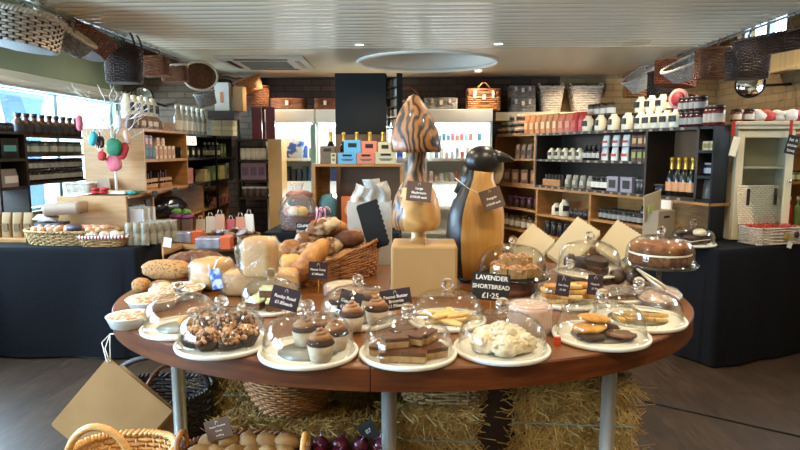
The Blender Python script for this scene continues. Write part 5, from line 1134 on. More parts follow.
for s in (-1, 1): MB().box((s * .13, hd / 2 - .004, hh + lh * .78), (.022, .010, .13)).ob('strap', cm('#241712', .4), t)
MB().box((.05, -hd / 2 - .012, hh * .55), (.035, .012, .05)).ob('clasp', cm('#a58c3c', .3), t); MB().blob((.14, -hd / 2 - .012, hh * .6), (.022, .012, .026), 12, 8).ob('leather_stud', willow_dk, t)
MB().box((.07, -hd / 2 - .02, hh * .15), (.04, .004, .045)).ob('tag', white_ink, t, rot=(0, .3, 0))
# cake dome at the counter corner
cd_ = cK(-.02 + .02, .24); cdr = .165
board('white cake board on the black cloth of the right counter', cd_, cdr, None); dome('glass dome over the chocolate cake on the black clothed counter', cd_, cdr * .93, .13, .026, RZ + .0135, None)
wedge('chocolate_cake', 'half chocolate cake with pale topping under the right counter dome', 0, .12, .3, 3.6, .055, (choc, cream_m, sponge), (cd_.x, cd_.y, RZ + .015), .2)
mb = MB(); mb.blob((0, 0, .03), (.05, .045, .03), 16, 9, .2, 3, 8, flat=-.028); tag(mb.ob('cake_topping', cream_m, None, (cd_.x + .04, cd_.y - .02, RZ + .071)), 'pale cream dollop on the half chocolate cake', 'cream')
# box of paper bags, dark book, small dishes
pb = cK(-.02, .56); t = T('bag_dispenser', 'grey card box with a slot holding papers behind the counter dome', 'box', pb, RG + .15); MB().box((0, 0, .12), (.21, .14, .24)).ob('carton', cm('#97866c', .7), t, bev=.003); MB().box((0, -.0705, .19), (.07, .002, .018)).ob('slot', black_paint, t)
mb = MB(); mb.box((-.05, .03, .27), (.21, .006, .22), rot=Euler((.1, -.2, 0)).to_matrix()); mb.ob('papers', white_card, t); MB().box((-.05, .024, .27), (.08, .004, .07)).ob('printed_label', cm('#b3b877', .6), t, rot=(.1, -.2, 0)); MB().box((.12, .02, .16), (.02, .09, .30)).ob('white_card', white_ink, t)
t = T('dark_box', 'small dark brown box with white lettering marks behind the counter dome', 'box', cK(.24, .40), RG - .2); MB().box((0, 0, .045), (.17, .10, .09)).ob('carton', cm('#2c1713', .4), t, bev=.003); mb = MB(); 
for i in range(3): mb.box((-.02 + i * .01, -.0505, .025 + i * .022), (.09, .002, .009))
mb.ob('printed_label', white_ink, t)
for i, (a, b) in enumerate(((-.04, .46), (.03, .52))): tag(MB().lathe([(0, 0), (.035, 0), (.05, .05), (.052, .055), (.047, .05), (.03, .006), (0, .005)], 24).ob('glass_bowl', glass, None, cK(a, b)), 'small clear glass bowl, %s of two behind the counter dome' % ('nearer', 'farther')[i], 'bowl', 'small glass bowls')
# shelf on the far right wall beside the cabinet
t = T('wall_shelf', 'pale wooden shelf unit at the right frame edge beside the cabinet', 'shelves', (0, 0, 0)); mb = MB(); wx0, wx1, wy = 3.30, 3.66, 5.50
for z in (.92, zof(181, 5.5), zof(152, 5.5) + .18): mb.box(((wx0 + wx1) / 2, wy + .15, z - .012), (wx1 - wx0, .3, .024))
mb.box((wx0 + .012, wy + .15, 1.2), (.024, .3, 1.2)) if 0 else None
mb.box(((wx0 + wx1) / 2, wy + .295, 1.25), (wx1 - wx0, .012, .75)); mb.ob('boards', shelf_wood, t)
zs1 = zof(181, 5.5)
row(k_jar(.10, .035, cm('#6a6f45', .3), cm('#15120f'), cm('#d6d2b4', .5)), 4, (Vector((3.36, 5.57, zs1 + .001)), Vector((3.6, 5.57, zs1 + .001))), 'green tinted jar with a black lid', 'on the edge shelf', 'green jars on the edge shelf')
for i, c in enumerate(('#b3201c', '#7a9a5a', '#a8b84a', '#c9c060')): row(k_bottle(.26, .033, cm(c, .25), cm('#d8d2c0')), 1, (Vector((3.37 + i * .075, 5.57, .921)),) * 2, ('red', 'dark green', 'lime green', 'yellow')[i] + ' cordial bottle', 'on the bottom edge shelf')
a = cK(.16, -.10); 
t = T('plinth', 'pale wooden plinth lying on the floor by the right cloth', 'plinth', (atz(735, 362, 0).x, atz(735, 362, 0).y + .03, 0), RG); MB().box((0, .04, .035), (.36, .10, .07)).ob('board', plywood, t, bev=.01)
# ================================================================== LEFT COUNTER with black cloth
LZ = .865
la, lb = at(137, 249.5, 4.44), Vector((-3.72, 4.44, LZ))
cloth_table('long counter under a black cloth at the left', [(-3.70, 4.42), (la.x, 4.42), (la.x, 4.86), (-3.70, 4.86)], LZ, seed=8, amp=.02)
LP = lambda px, py, z=LZ: atz(px, py, z)
# eggs in an oval basket
eg = LP(61, 246); ec = Vector((eg.x, 4.66, LZ + .001)); erx = 44 * mpp(ec)
basket('egg_basket', 'wide oval wicker basket of brown eggs on the black cloth', 'basket', ec, erx * .92, .17, .105, seagrass, 1.1, 2.3, 56, 8, .006, twist=48, liner=willow)
egg = mat('egg_shell', '#b98460', '#d2a182', .5, scale=9); random.seed(4)
mbE = MB(); mbE.lathe([(0, -.026), (.013, -.0235), (.0205, -.012), (.022, 0), (.0195, .013), (.013, .024), (.006, .0295), (0, .031)], 16); me_ = None
# straw bed the eggs lie on
o = MB().blob((0, 0, 0), (erx * .86, .15, .045), 24, 8).ob('straw_bed', straw_m, None, (ec.x, ec.y, LZ + .055)); tag(o, 'bed of straw inside the egg basket', 'straw', None, 'stuff')
for rw, (yy, n, zz_, w) in enumerate(((-.08, 9, .115, 'front'), (-.01, 10, .122, 'middle'), (.07, 9, .115, 'back'))):
    for i in range(n):
        x = (-.5 + (i + .5) / n) * erx * 1.6
        if rw == 0 and i in (5, 6): continue
        if me_ is None: e0 = mbE.ob('egg', egg); me_ = e0.data; e = e0
        else: e = bpy.data.objects.new('egg', me_); COL.objects.link(e)
        e.location = (ec.x + x + jit(.01), ec.y + yy, LZ + zz_); e.rotation_euler = (R(90) + jit(.5), jit(1), jit(3)); e.scale = (1.15,) * 3; tag(e, 'brown egg, %s from the left in the %s row of the oval basket' % (ORD[i], w), 'egg', 'eggs in the oval basket')
p = Vector((ec.x + .07, ec.y - .09, LZ + .11)); mb = MB(); mb.blob((0, 0, .02), (.065, .035, .03), 14, 8, .3, 4, 2); tag(mb.ob('purple_sachet', cm('#3a2c3c', .5), None, p), 'dark purple sachet lying among the eggs', 'sachet')
# striped rim basket
sb = Vector((LP(101, 247).x, 4.55, LZ + .001)); stripe = mat('red_stripe', '#8a1620', '#e6ded2', .7, kind='wave', scale=13, lo=.48, hi=.52, stretch=(1, .3, 1))
basket('gingham_basket', 'small wicker basket with red and white striped rim', 'basket', sb, .15, .10, .075, mat('willow_tan', '#9a7040', '#bd9058', .6, scale=30), 1.18, 5, 30, 6, .005, rz=.12, rim=stripe, rim_r=.014, twist=0, liner=cm('#a8a29c', .5))
for i in range(5): mb = MB(); mb.blob((0, 0, 0), (.05, .04, .028), 14, 8, .25, 3, i); tag(mb.ob('wrapped_bun', cm('#b5aca2', .25), None, (sb.x - .1 + i * .05, sb.y + (.03 if i % 2 else -.03), LZ + .085), rot=(0, 0, i)), 'grey wrapped bun, %s from the left in the striped basket' % ORD[i], 'bun', 'wrapped buns')
# egg cartons on edge
pulp = mat('paper_pulp', '#8d8676', '#a39b8a', .9, scale=40, bump=.2)
for i in range(5):
    q = LP(129 + i * 7.4, 248 - i * 1.0); t = T('egg_carton', 'grey pulp egg tray standing on edge, %s from the left' % ORD[i], 'egg carton', (q.x, 4.56 + i * .052, LZ + .001), R(8), 'egg trays standing on edge'); mb = MB(); w, h = .17, .172
    def fn(u, v):
        return ((u - .5) * w, -.03 * (abs(sin(u * PI * 3)) ** .7) * (.55 + .45 * abs(sin(v * PI * 2))), v * h)
    mb.grid(fn, 31, 21); mb.grid(lambda u, v: ((.5 - u) * w, .012, v * h), 4, 4); mb.tube([(-w / 2, 0, 0), (w / 2, 0, 0), (w / 2, 0, h), (-w / 2, 0, h)], .008, 5, True, sm=False); mb.ob('tray', pulp, t)
# brown coffee bags at the left edge on a wooden strip
t = T('wooden_board', 'wooden display board under the brown paper bags at left edge', 'board', (-3.42, 4.74, LZ + .001)); MB().box((0, 0, .016), (.56, .2, .032)).ob('board', shelf_wood, t, bev=.004)
row(k_pouch(.20, .085, .07, cm('#8a6a42', .7), cm('#6b5032', .7), lab=(.5, .3)), 6, (Vector((-3.62, 4.74, LZ + .034)), Vector((-3.17, 4.74, LZ + .034))), 'brown paper coffee bag', 'behind the egg basket', 'brown coffee bags', 0, .1)
# ================================================================== LEFT SHELVING (runs back along the left), pale plywood ends towards the camera
SX = -2.38; LZ0, LZ1, LZ2 = 1.25, 1.52, 1.787
t = T('shelving_unit', 'pale wooden shelving running back on the left with plain plywood ends', 'shelves', (0, 0, 0)); mb = MB()
ux0 = at(85, 160, 5.15).x
mb.box(((ux0 + SX) / 2, 5.15, (LZ0 + LZ2) / 2), (SX - ux0, .024, LZ2 - LZ0)); mb.ob('upper_end_panel', plywood, t)
mb = MB(); lx0 = at(57, 200, 4.9).x; mb.box(((lx0 + SX - .06) / 2, 4.9, (LZ0 - .03) / 2), (SX - .06 - lx0, .024, LZ0 - .03)); mb.ob('lower_end_panel', plywood, t)
mb = MB()
for z in (LZ0, LZ1, LZ2): mb.box(((ux0 + SX) / 2, 5.63, z - .012), (SX - ux0, .94, .024))
mb.box(((ux0 + SX) / 2, 6.10, (LZ0 + LZ2) / 2), (SX - ux0, .024, LZ2 - LZ0)); mb.box((SX - .42, 5.63, (LZ0 + LZ2) / 2), (.012, .93, LZ2 - LZ0)); mb.ob('upper_case', shelf_wood, t)
mb = MB()
for z in (LZ0, LZ1, LZ2 - .02): mb.box((SX - .2, 6.85, z - .012), (.4, 1.46, .024))
mb.box((SX - .40, 6.85, (LZ0 + LZ2) / 2), (.012, 1.46, LZ2 - LZ0)); mb.box((SX - .2, 7.57, (LZ0 + LZ2) / 2), (.4, .024, LZ2 - LZ0)); mb.ob('dark_case', dark_wood, t)
mb = MB(); 
mb.box((SX - .26, 6.2, LZ0 - .037), (.44, 2.6, .024)); mb.box((SX - .26, 6.2, .62), (.44, 2.6, .024)); mb.box((SX - .26, 6.2, .93), (.44, 2.6, .022))
for y in (5.36, 6.62, 7.5): mb.box((SX - .26, y, (LZ0 - .05) / 2), (.44, .03, LZ0 - .05))
mb.box((SX - .49, 6.9, .6), (.012, 1.2, LZ0 - .06)); mb.ob('lower_case', shelf_wood, t)
mb = MB()
for i, y in enumerate((5.3, 5.75, 6.25, 6.7, 7.1)): mb.box((SX + .003, y, LZ0 - .037), (.004, .09, .05))
mb.ob('shelf_ticket', slate, t)['kind'] = 'stuff'
# loose slab of kraft paper, white tangle and dark stack left of the end panel
q = at(46, 215, 4.70); t = T('bag_stack', 'stack of folded white and blue bags beside the plywood end', 'bags', (q.x, 4.74, LZ + .001)); mb = MB(); random.seed(2)
for i in range(6): mb.box((jit(.015), jit(.01), .013 + i * .026), (.20, .16, .022), rz=jit(.2), mi=i % 2)
mb.blob((-.02, -.01, .185), (.09, .07, .035), 14, 8, .6, 3, 5, mi=0); mb.ob('folded_bags', [cm('#c9c6c2', .6), cm('#4a5362', .6)], t)
q = at(62, 202, 4.70); t = T('paper_slab', 'thick curled slab of brown wrapping paper beside the plywood end', 'paper', (q.x, 4.74, LZ + .222)); mb = MB(); mb.grid(lambda u, v: ((u - .5) * .29, (v - .5) * .15, .05 - .02 * (1 - u) ** 2 + .008 * sin(v * 3)), 14, 8); mb.ob('sheets', MATS.get('slab_paper') or mat('slab_paper', '#927a66', '#a08874', .7, scale=6), t, solid=.09)
# ---- decorated white twig tree on the lower unit
tb = at(105, 191, 4.80); tz0 = LZ0 - .013; TR = Vector((tb.x, 4.99, 0)); 
t = T('twig_tree', 'white painted twig tree hung with little fabric ornaments', 'twig tree', (TR.x, TR.y, tz0)); mb = MB(); random.seed(21); tips = []
ks = mpp(at(105, 150, 4.99)); tw_ = lambda px, py: Vector(((px - 105) * ks, 0, zof(py, 4.99) - tz0))
mb.tube([(0, 0, 0), tw_(105, 170), tw_(104, 150), tw_(103, 135), tw_(101, 115), tw_(98, 98), tw_(92, 84)], [.012, .011, .010, .008, .006, .004, .002], 7)
def twig(a, b, r, dep):
    m_ = a.lerp(b, .5) + Vector((jit(.02), jit(.03), jit(.02))); mb.tube([a, m_, b], [r, r * .8, r * .5], 5); tips.append(b)
    if dep:
        for _ in range(3): e = b - a; s = m_.lerp(b, random.random()); twig(s, s + Vector((e.x * .5 + jit(.07), jit(.08), abs(e.z) * .35 + random.uniform(-.02, .07))), r * .55, dep - 1)
for (x0, y0, x1, y1) in ((104, 152, 88, 118), (104, 160, 122, 128), (103, 140, 125, 108), (102, 130, 84, 100), (104, 168, 92, 148), (103, 136, 112, 104), (101, 120, 108, 96), (104, 158, 84, 136), (102, 126, 128, 118)): twig(tw_(x0, y0), tw_(x1, y1) + Vector((0, jit(.12), 0)), .0065, 2)
mb.ob('twigs', cm('#ddd6d0', .6), t)
mb2 = MB(); mb2.box((0, 0, .012), (.2, .14, .024)); mb2.ob('base', cm('#d2c8b8', .6), t)
def ornament(label, px, py, w, h, m, roll, dy, sh='bag'):
    c = at(px, py, TR.y + dy); k = mpp(c); w, h = w * k, h * k; o = T('fabric_ornament', label, 'ornament', c, rot=(0, R(roll), 0)); b = MB()
    b.blob((0, 0, 0), (w / 2, .022, h / 2), 14, 9, .12, 3, int(px), pw=.7); b.ob('pouch', m, o); MB().tube([(0, 0, h * .45), (.004, 0, h * .8), (-.004, 0, h * .8), (0, 0, h * .45)], .0025, 4).ob('hanging_loop', m, o)
ornament('bright green fabric ornament hanging on the twig tree', 114, 147, 15, 17, greencloth, 8, -.08); ornament('dark red fabric ornament hanging lowest right on the twig tree', 123, 151, 10, 17, redcloth, 20, -.05); ornament('teal fabric ornament hanging on the left of the twig tree', 93, 139, 7, 14, tealcloth, 15, -.07)
ornament('large pink fabric ornament hanging below the green one', 114, 163, 15, 16, pinkcloth, -15, -.03); ornament('pink ornament hanging at the far left of the twig tree', 79.5, 123, 6, 16, pinkcloth, 0, -.02); ornament('small red ornament on the left lower twigs', 102, 156, 8, 9, redcloth, 10, -.06); ornament('brownish ornament between the teal and green ones', 100, 142, 8, 12, cm('#4a2620', .7), 0, -.02); ornament('white lacy ornament high in the twig tree', 118, 122, 9, 14, cm('#d8d2d0', .7), 0, -.05); ornament('pale pink ornament at the right of the twig tree', 127, 137, 6, 14, cm('#c9a08e', .7), -8, -.04)
# on the unit around the tree
q = at(102, 187, 4.93); 
for i in range(4): mb = MB(); mb.blob((0, 0, .014), (.045, .035, .015), 14, 7, .2, 3, i, flat=-.014); tag(mb.ob('felt_heart', redcloth, None, (q.x - .05 + (i % 2) * .075, 4.92, tz0 + .026 * (i // 2) + .001), rot=(0, 0, i)), 'red fabric heart, %s of the heap at the foot of the twig tree' % ORD[i], 'ornament', 'red fabric hearts')
for i, (px, m, l) in enumerate(((129, tealcloth, 'teal'), (124, cm('#8a2a24', .7), 'rust red'), (133, greencloth, 'green'), (117, cm('#c9b896', .7), 'cream'))): mb = MB(); mb.blob((0, 0, .018), (.04, .035, .018), 14, 7, .25, 3, i, flat=-.018); tag(mb.ob('fabric_sachet', m, None, (min(at(px, 189, 4.95).x, SX - .04), 4.97 + i * .03, LZ0 - .024)), l + ' fabric sachet lying at the right of the twig tree foot', 'sachet')
q = at(77, 188, 5.0); basket('white_basket', 'small white rectangular basket with papers left of the twig tree', 'basket', (q.x + .03, 5.03, tz0 + .001), .11, .06, .085, willow_white, 1.25, 6, 24, 8, .004, rz=-.2, liner=cm('#b9aca0', .7)); bx('small cream card box beside the white basket', 'card_box', 'box', (q.x + .20, 5.06, tz0 + .001), (.1, .09, .12), cm('#b7a898', .7), .4)
# goods on the pale upper case
ys = lambda px: 600 * -SX / (420 - px)
LW = lambda px0, px1, z, off=.08: (Vector((SX - off, ys(px0), z + .001)), Vector((SX - off, ys(px1), z + .001)))
LR = R(90)
row(k_box(.07, .06, .11, cm('#3a2a3c', .4), cm('#2f6f70', .5)), 4, LW(147, 158, LZ1), 'dark teal gift box', 'low in the pale case', 'dark gift boxes', LR)
row(k_box(.07, .06, .10, cm('#53303c', .4), cm('#c79a98', .5)), 3, (Vector((SX - .08, ys(147), LZ1 + .112)), Vector((SX - .08, ys(155), LZ1 + .112))), 'dark gift box', 'high in the pale case', 'dark gift boxes', LR)
row(k_box(.06, .05, .12, cm('#c9ab8c', .5), cm('#a8745c', .5)), 5, LW(161, 178, LZ1), 'pale peach gift box', 'on the middle shelf of the pale case', 'peach gift boxes', LR)
row(k_box(.06, .05, .075, cm('#d2b898', .5), cm('#b8897a', .5)), 2, (Vector((SX - .08, ys(163), LZ1 + .122)), Vector((SX - .08, ys(168), LZ1 + .122))), 'small peach gift box', 'stacked on the peach boxes', 'peach gift boxes', LR)
for i, (px, l) in enumerate(((152, 'left'), (167, 'right'))):
    t = T('slatted_tray', 'small slatted wooden crate of dark goods, %s in the pale case' % l, 'crate', (SX - .13, ys(px), LZ0 + .001), LR, 'slatted crates in the pale case'); mb = MB()
    for z in (.03, .08):
        for s in (-1, 1): mb.box((0, s * .09, z), (.26, .01, .03)); mb.box((s * .13, 0, z), (.01, .18, .03))
    mb.box((0, 0, .005), (.26, .18, .01)); mb.ob('slats', shelf_wood, t)
    for k in range(4): bx('dark bar standing in the %s slatted crate, %s from the left' % (l, ORD[k]), 'bar', 'bar', (SX - .13, ys(px) - .09 + k * .055, LZ0 + .012), (.12, .03, .13 + .02 * (k % 2)), cm(('#2a2224', '#4a1c1a', '#3c3634', '#241c1a')[k], .4), .1, 'dark bars in slatted crates')
# top of pale case: fluffy bundles and white bottles
row(k_pouch(.12, .12, .09, cm('#5a4434', .5), cm('#a89a86', .5)), 5, LW(143, 168, LZ2, .10), 'brown wrapped bundle with silver tie', 'on the pale case top', 'brown bundles', LR, .3)
row(k_carton_bottle(.22, .05), 5, (Vector((SX - .28, ys(158), LZ2 + .1)), Vector((SX - .28, ys(181), LZ2 + .1))), 'black labelled white bottle', 'behind the brown bundles', 'white bottles on the pale case', LR)
t = T('display_step', 'low step under the white bottles on the pale case', 'step', (SX - .28, 5.85, LZ2 + .001)); MB().box((0, 0, .048), (.16, .9, .096)).ob('step', shelf_wood, t)
row(k_bottle(.30, .042, cm('#a8a290', .35), cm('#c9c2ac'), cm('#d8d2c0', .6), neck=.5), 6, LW(188, 212, LZ2 - .02, .1), 'tall pale bottle', 'on the dark case top', 'tall pale bottles', LR)
t = T('lit_sign', 'small glowing white sign with a red swoosh on the dark case', 'sign', (SX - .02, ys(192), LZ1 + .12)); MB().box((0, 0, .06), (.02, .26, .09)).ob('panel', mat('lit_panel', '#fff2dc', None, .5, emit=1.6), t); mb = MB(); mb.tube([(.012, -.07 + i * .014, .05 + .012 * sin(i * .7)) for i in range(11)], .006, 5); mb.ob('swoosh', red_m, t)
row(k_bottle(.09, .022, cm('#1a1a16', .3), cm('#d8c8a4'), None), 8, LW(187, 222, LZ1 + .1, .05), 'x', 'x') if 0 else None
row(k_box(.07, .07, .11, cm('#1d211a', .4), cm('#c9bf9a', .5), lab=(.8, .4)), 5, LW(186, 208, LZ1, .09), 'dark box with a cream band', 'on the dark case upper shelf', 'dark banded boxes', LR)
row(k_bottle(.17, .035, cm('#202a20', .25), cm('#c9bd98'), cm('#b9b08c', .5)), 4, LW(212, 224, LZ1, .09), 'dark green bottle with cream label', 'on the dark upper shelf', 'dark green bottles', LR)
row(k_box(.07, .07, .16, cm('#5a6a3a', .5), cm('#9aa86a', .5)), 3, LW(226, 232, LZ1, .09), 'olive green carton', 'on the dark case upper shelf', 'olive cartons', LR)
for i, (px, c, n, nm_) in enumerate(((187, '#a86a5c', 6, 'pink'), (205, '#b8a878', 5, 'beige'), (213, '#7f9a5c', 6, 'sage green'), (220, '#bdb06c', 6, 'yellow green'))):
    for k in range(n): bx('%s soap box, %s from the bottom of its stack on the dark case' % (nm_, ORD[k]), 'soap_box', 'box', (SX - .09, ys(px + 4), LZ0 + .001 + k * .0275), (.11, .19, .026), cm(c, .6), jit(.06), 'soap boxes in coloured stacks')
row(k_box(.09, .12, .19, cm('#8a8674', .5), cm('#4a463c', .5)), 2, LW(229, 233, LZ0, .09), 'tall grey carton', 'at the far end of the dark case', 'tall grey cartons', LR)
# lower case goods
q = at(172, 205, 5.95); t = T('ham_bag', 'dark glossy bulging bag lying on the slanted lower shelf', 'bag', (SX - .14, 5.85, .943)); mb = MB(); mb.blob((0, 0, .10), (.16, .36, .10), 24, 12, .2, 3, 4, flat=-.10); mb.ob('bag', cm('#17161a', .2), t)
row(k_box(.16, .12, .18, cm('#8e97a4', .6), cm('#cfd4da', .6)), 2, (Vector((SX - .12, 5.02, .945)), Vector((SX - .12, 5.2, .945))), 'blue grey box', 'in the nearest lower bay', 'blue grey boxes', LR)
row(k_box(.03, .2, .16, cm('#d2d2d2', .6), None), 3, (Vector((SX - .06, 4.97, .945)), Vector((SX - .06, 5.22, .945))), 'white folded paper', 'in front of the blue grey boxes', 'folded papers', LR, .3)
t = T('shelf_board', 'dark board leaning in the lower left bay', 'board', (SX - .06, 5.30, .945)); MB().box((0, 0, .11), (.02, .13, .22)).ob('board', willow_dk, t)
q = (SX - .12, 6.95, .945); t = T('wire_rack', 'small black wire rack in the middle lower bay', 'rack', q); mb = MB()
for s in (-1, 1):
    mb.tube([(s * .06, -.13, 0), (s * .06, -.13, .13), (s * .06, .13, .16), (s * .06, .13, 0)], .009, 5)
for k in range(4): mb.tube([(-.06, -.13 + k * .085, .03 + .02 * k), (.06, -.13 + k * .085, .03 + .02 * k)], .008, 5)
mb.ob('frame', black_paint, t)
row(k_box(.1, .14, .1, cm('#a86a66', .6), cm('#8a4a48', .6)), 3, (Vector((SX - .08, 7.1, .945)), Vector((SX - .08, 7.42, .945))), 'dusty pink box', 'in the far lower bay', 'dusty pink boxes', LR)
# ================================================================== SHELVES IN FRONT OF THE LEFT WINDOW
WX = XL + .30
def wz(py, px): d = ray(px, py); return 1.6 + d.z * (WX / d.x)
def wy(px): d = ray(px, 150); return d.y * (WX / d.x)
y0_, y1_ = wy(23), 7.55; zA, zB, zC = 1.31, 1.565, 1.74
t = T('window_shelves', 'dark framed open shelves standing before the bright left window', 'shelves', (0, 0, 0)); mb = MB()
for z in (zA, zB, zC): mb.box((WX - .1, (y0_ + y1_) / 2, z - .012), (.2, y1_ - y0_, .024))
mb.box((WX - .1, y0_, (zA + zC) / 2 - .05), (.2, .03, zC - zA + .13)); mb.box((WX - .1, y1_, (zA + zC) / 2), (.2, .03, zC - zA)); mb.box((WX - .1, (y0_ + y1_) / 2, .98), (.2, y1_ - y0_, .03)) if 0 else None
for y in (y0_, y1_): 
    for q in (-.02, -.18): mb.box((WX + q, y, zA / 2), (.03, .03, zA))
mb.ob('frame', dark_wood, t)
WR = lambda px0, px1, z, off=.07: (Vector((WX - off, wy(px0), z + .001)), Vector((WX - off, wy(px1), z + .001)))
row(k_bottle(.19, .05, cm('#4a2a14', .2), cm('#15151c'), cm('#22222a', .5), neck=.45), 9, WR(28, 84, zC), 'amber bottle with a dark cap', 'along the window shelf top', 'amber bottles on the window shelf', LR)
row(k_jar(.12, .06, cm('#5a5a50', .2), cm('#1a1c22'), cm('#aeb2aa', .5)), 7, WR(29, 82, zB), 'preserve jar with a grey label', 'on the middle window shelf', 'preserve jars on the window shelf', LR)
row(k_jar(.10, .05, cm('#33332e', .2), cm('#2a2a30'), cm('#8c928c', .5)), 6, (Vector((WX - .15, wy(32), zB + .001)), Vector((WX - .15, wy(80), zB + .001))), 'dark jar', 'in the back row of the middle window shelf', 'dark jars on the window shelf', LR)
for lv in range(2): row(k_jar(.105, .042, cm('#2a1010', .15), cm('#20161a'), cm('#b4b4b4', .5)), 12, (Vector((WX - .07, wy(27), zA + .001 + lv * .107)), Vector((WX - .07, wy(84), zA + .001 + lv * .107))), 'dark red jam jar', 'in the %s layer of the window shelf' % ('lower', 'upper')[lv], 'jam jars on the window shelf', LR)
# dark unit at the far left edge
t = T('display_unit', 'dark wooden display unit cut by the left frame edge', 'shelves', (0, 0, 0)); mb = MB(); dy0, dy1 = wy(-12) + .03, wy(21) - .02; WXd = WX + .06
for z in (1.29, 1.53, 1.76): mb.box((WXd - .13, (dy0 + dy1) / 2, z - .012), (.26, dy1 - dy0, .024))
for y in (dy0, dy1): mb.box((WXd - .13, y, .88), (.26, .03, 1.76))
mb.box((WXd - .255, (dy0 + dy1) / 2, 1.52), (.012, dy1 - dy0, .48)); mb.ob('carcass', dark_wood, t)
row(k_pouch(.15, .1, .06, cm('#8f7f78', .6), cm('#d2cdc8', .6), lab=(.5, .4)), 5, (Vector((WXd - .06, dy0 + .12, 1.291)), Vector((WXd - .06, dy1 - .12, 1.291))), 'pinkish grey pouch', 'on the low shelf of the dark edge unit', 'pouches on the edge unit', LR)
row(k_box(.1, .1, .17, cm('#15171c', .4), cm('#4f98a0', .5), lab=(.4, .3)), 5, (Vector((WXd - .07, dy0 + .12, 1.531)), Vector((WXd - .07, dy1 - .12, 1.531))), 'black carton with a teal label', 'in the edge unit', 'black cartons on the edge unit', LR)
row(k_jar(.07, .05, cm('#2a2a2c', .2), cm('#5a5a5c'), None), 5, (Vector((WXd - .07, dy0 + .12, 1.761)), Vector((WXd - .07, dy1 - .12, 1.761))), 'low dark tin', 'on top of the dark edge unit', 'tins on the edge unit', LR)
# ================================================================== CENTRE: fridges, back shelf, black cabinet, display table
FY = 7.15
def fr(px): return at(px, 150, FY).x
inner = mat('fridge_white', '#e6e8e2', None, .5); tube_m = mat('fridge_tube', '#f4fbff', None, .5, emit=22)
def fridge(label, x0, x1, seed, nz=5):
    t = T('display_fridge', label, 'fridge', ((x0 + x1) / 2, FY, 0), group='open display fridges along the back'); w = x1 - x0; H = 2.07; D = .5; mb = MB()
    mb.box((0, D - .02, H / 2), (w, .03, H)); 
    for s in (-1, 1): mb.box((s * (w / 2 - .015), D / 2, H / 2), (.03, D, H))
    mb.box((0, D / 2, H - .015), (w, D, .03)); mb.box((0, D / 2, .2), (w, D, .4)); mb.ob('cabinet', inner, t)
    MB().box((0, -.01, H - .07), (w, .04, .15)).ob('header', white_paint, t, bev=.008)
    light('fridge_lamp', 'AREA', ((x0 + x1) / 2, FY + .16, H - .19), 6 * w / .5, (.93, .98, 1), (R(-25), 0, 0), shape='RECTANGLE', size=w * .8, size_y=.05)
    for z in (H - .17, 1.05): MB().tube([(-w / 2 + .05, .07, z), (w / 2 - .05, .07, z)], .014, 8).ob('light_tube', tube_m, t)
    for z in (.62, .92, 1.22, 1.50): 
        sh = MB().box((0, .28, z - .01), (w - .07, .38, .016)).ob('shelf', inner, t); MB().box((0, .085, z - .01), (w - .07, .006, .04)).ob('price_strip', white_ink, sh)
    return t
fx = [fr(266), fr(316), fr(424), fr(492)]
fridge('lit display fridge at the left behind the gift basket', fx[0], fx[1] - .005, 1); fridge('lit display fridge in the middle behind the black cabinet', fx[1] + .005, fx[2] - .005, 2); fridge('bright lit display fridge behind the penguin', fx[2] + .005, fx[3], 3)
pal = ['#c9d6e8', '#3355a8', '#e0d8a0', '#b8402e', '#5f8a4a', '#e8e4da', '#8a5a3a', '#d2a84a', '#34406a', '#7fae8a', '#c98a90']
random.seed(31)
for fi, (a, b, nm_) in enumerate(((fx[0], fx[1], 'left'), (fx[1], fx[2], 'middle'), (fx[2], fx[3], 'right'))):
    for si, z in enumerate((.92, 1.22, 1.50)):
        n = (7, 12, 11)[fi]
        for i in range(n):
            x = a + .09 + (b - a - .18) * i / (n - 1); px = 420 + 600 * x / FY
            if 338 < px < 392 or (px > 400 and z < 1.2) or (z < 1.2 and px > 330): continue
            h = random.uniform(.10, .20) if fi < 2 else random.uniform(.07, .14); c = random.choice(pal if fi < 2 else ['#e8e6e0', '#dfe4e8', '#c9d8dc', '#d8b8a8', '#9ab8a8', '#5a6a8a', '#b86a5a'])
            if si == 0 and fi == 0: c = random.choice(['#2a5a38', '#1f4030', '#3a6a48', '#c94a3a'])
            if si == 1 and fi == 0: c = random.choice(['#1a2a2c', '#22344a', '#2a4a38', '#31466e'])
            bx('%s packet on the %s shelf of the %s fridge' % (ORD[i], ('low', 'middle', 'top')[si], nm_), 'packet', 'packet', (x, FY + .17, z + .0), ((b - a - .2) / n * .8, .09, h), cm(c, .45), jit(.08), 'packets in the lit fridges')
    if fi == 2:
        for i in range(13): bx('small packet clipped high in the right fridge, %s from the left' % ORD[i], 'packet', 'packet', (a + .08 + i * (b - a - .16) / 12, FY + .17, 1.72 + (i % 3) * .0), (.04, .03, .06 + .02 * (i % 2)), cm(random.choice(['#d8dcda', '#2f5560', '#b84a44', '#26262c', '#cfd8d8', '#59a0a0']), .5), 0, 'packets in the lit fridges')
        t = T('peg_rail', 'thin white rail shelf carrying small packets in the right fridge', 'rail', ((a + b) / 2, FY + .17, 1.705)); MB().box((0, 0, .006), (b - a - .08, .08, .012)).ob('rail', white_ink, t)
p = at(294, 133, FY + .16); bag = T('gift_sack', 'large white and blue printed bag on the top shelf of the left fridge', 'bag', (p.x, FY + .13, 1.501)); mb = MB(); mb.blob((0, 0, .17), (.13, .05, .17), 16, 10, .15, 3, 2, pw=.6); mb.ob('sack', mat('blue_print', '#3458b8', '#f0f4fa', .5, scale=9, lo=.42, hi=.5), bag)
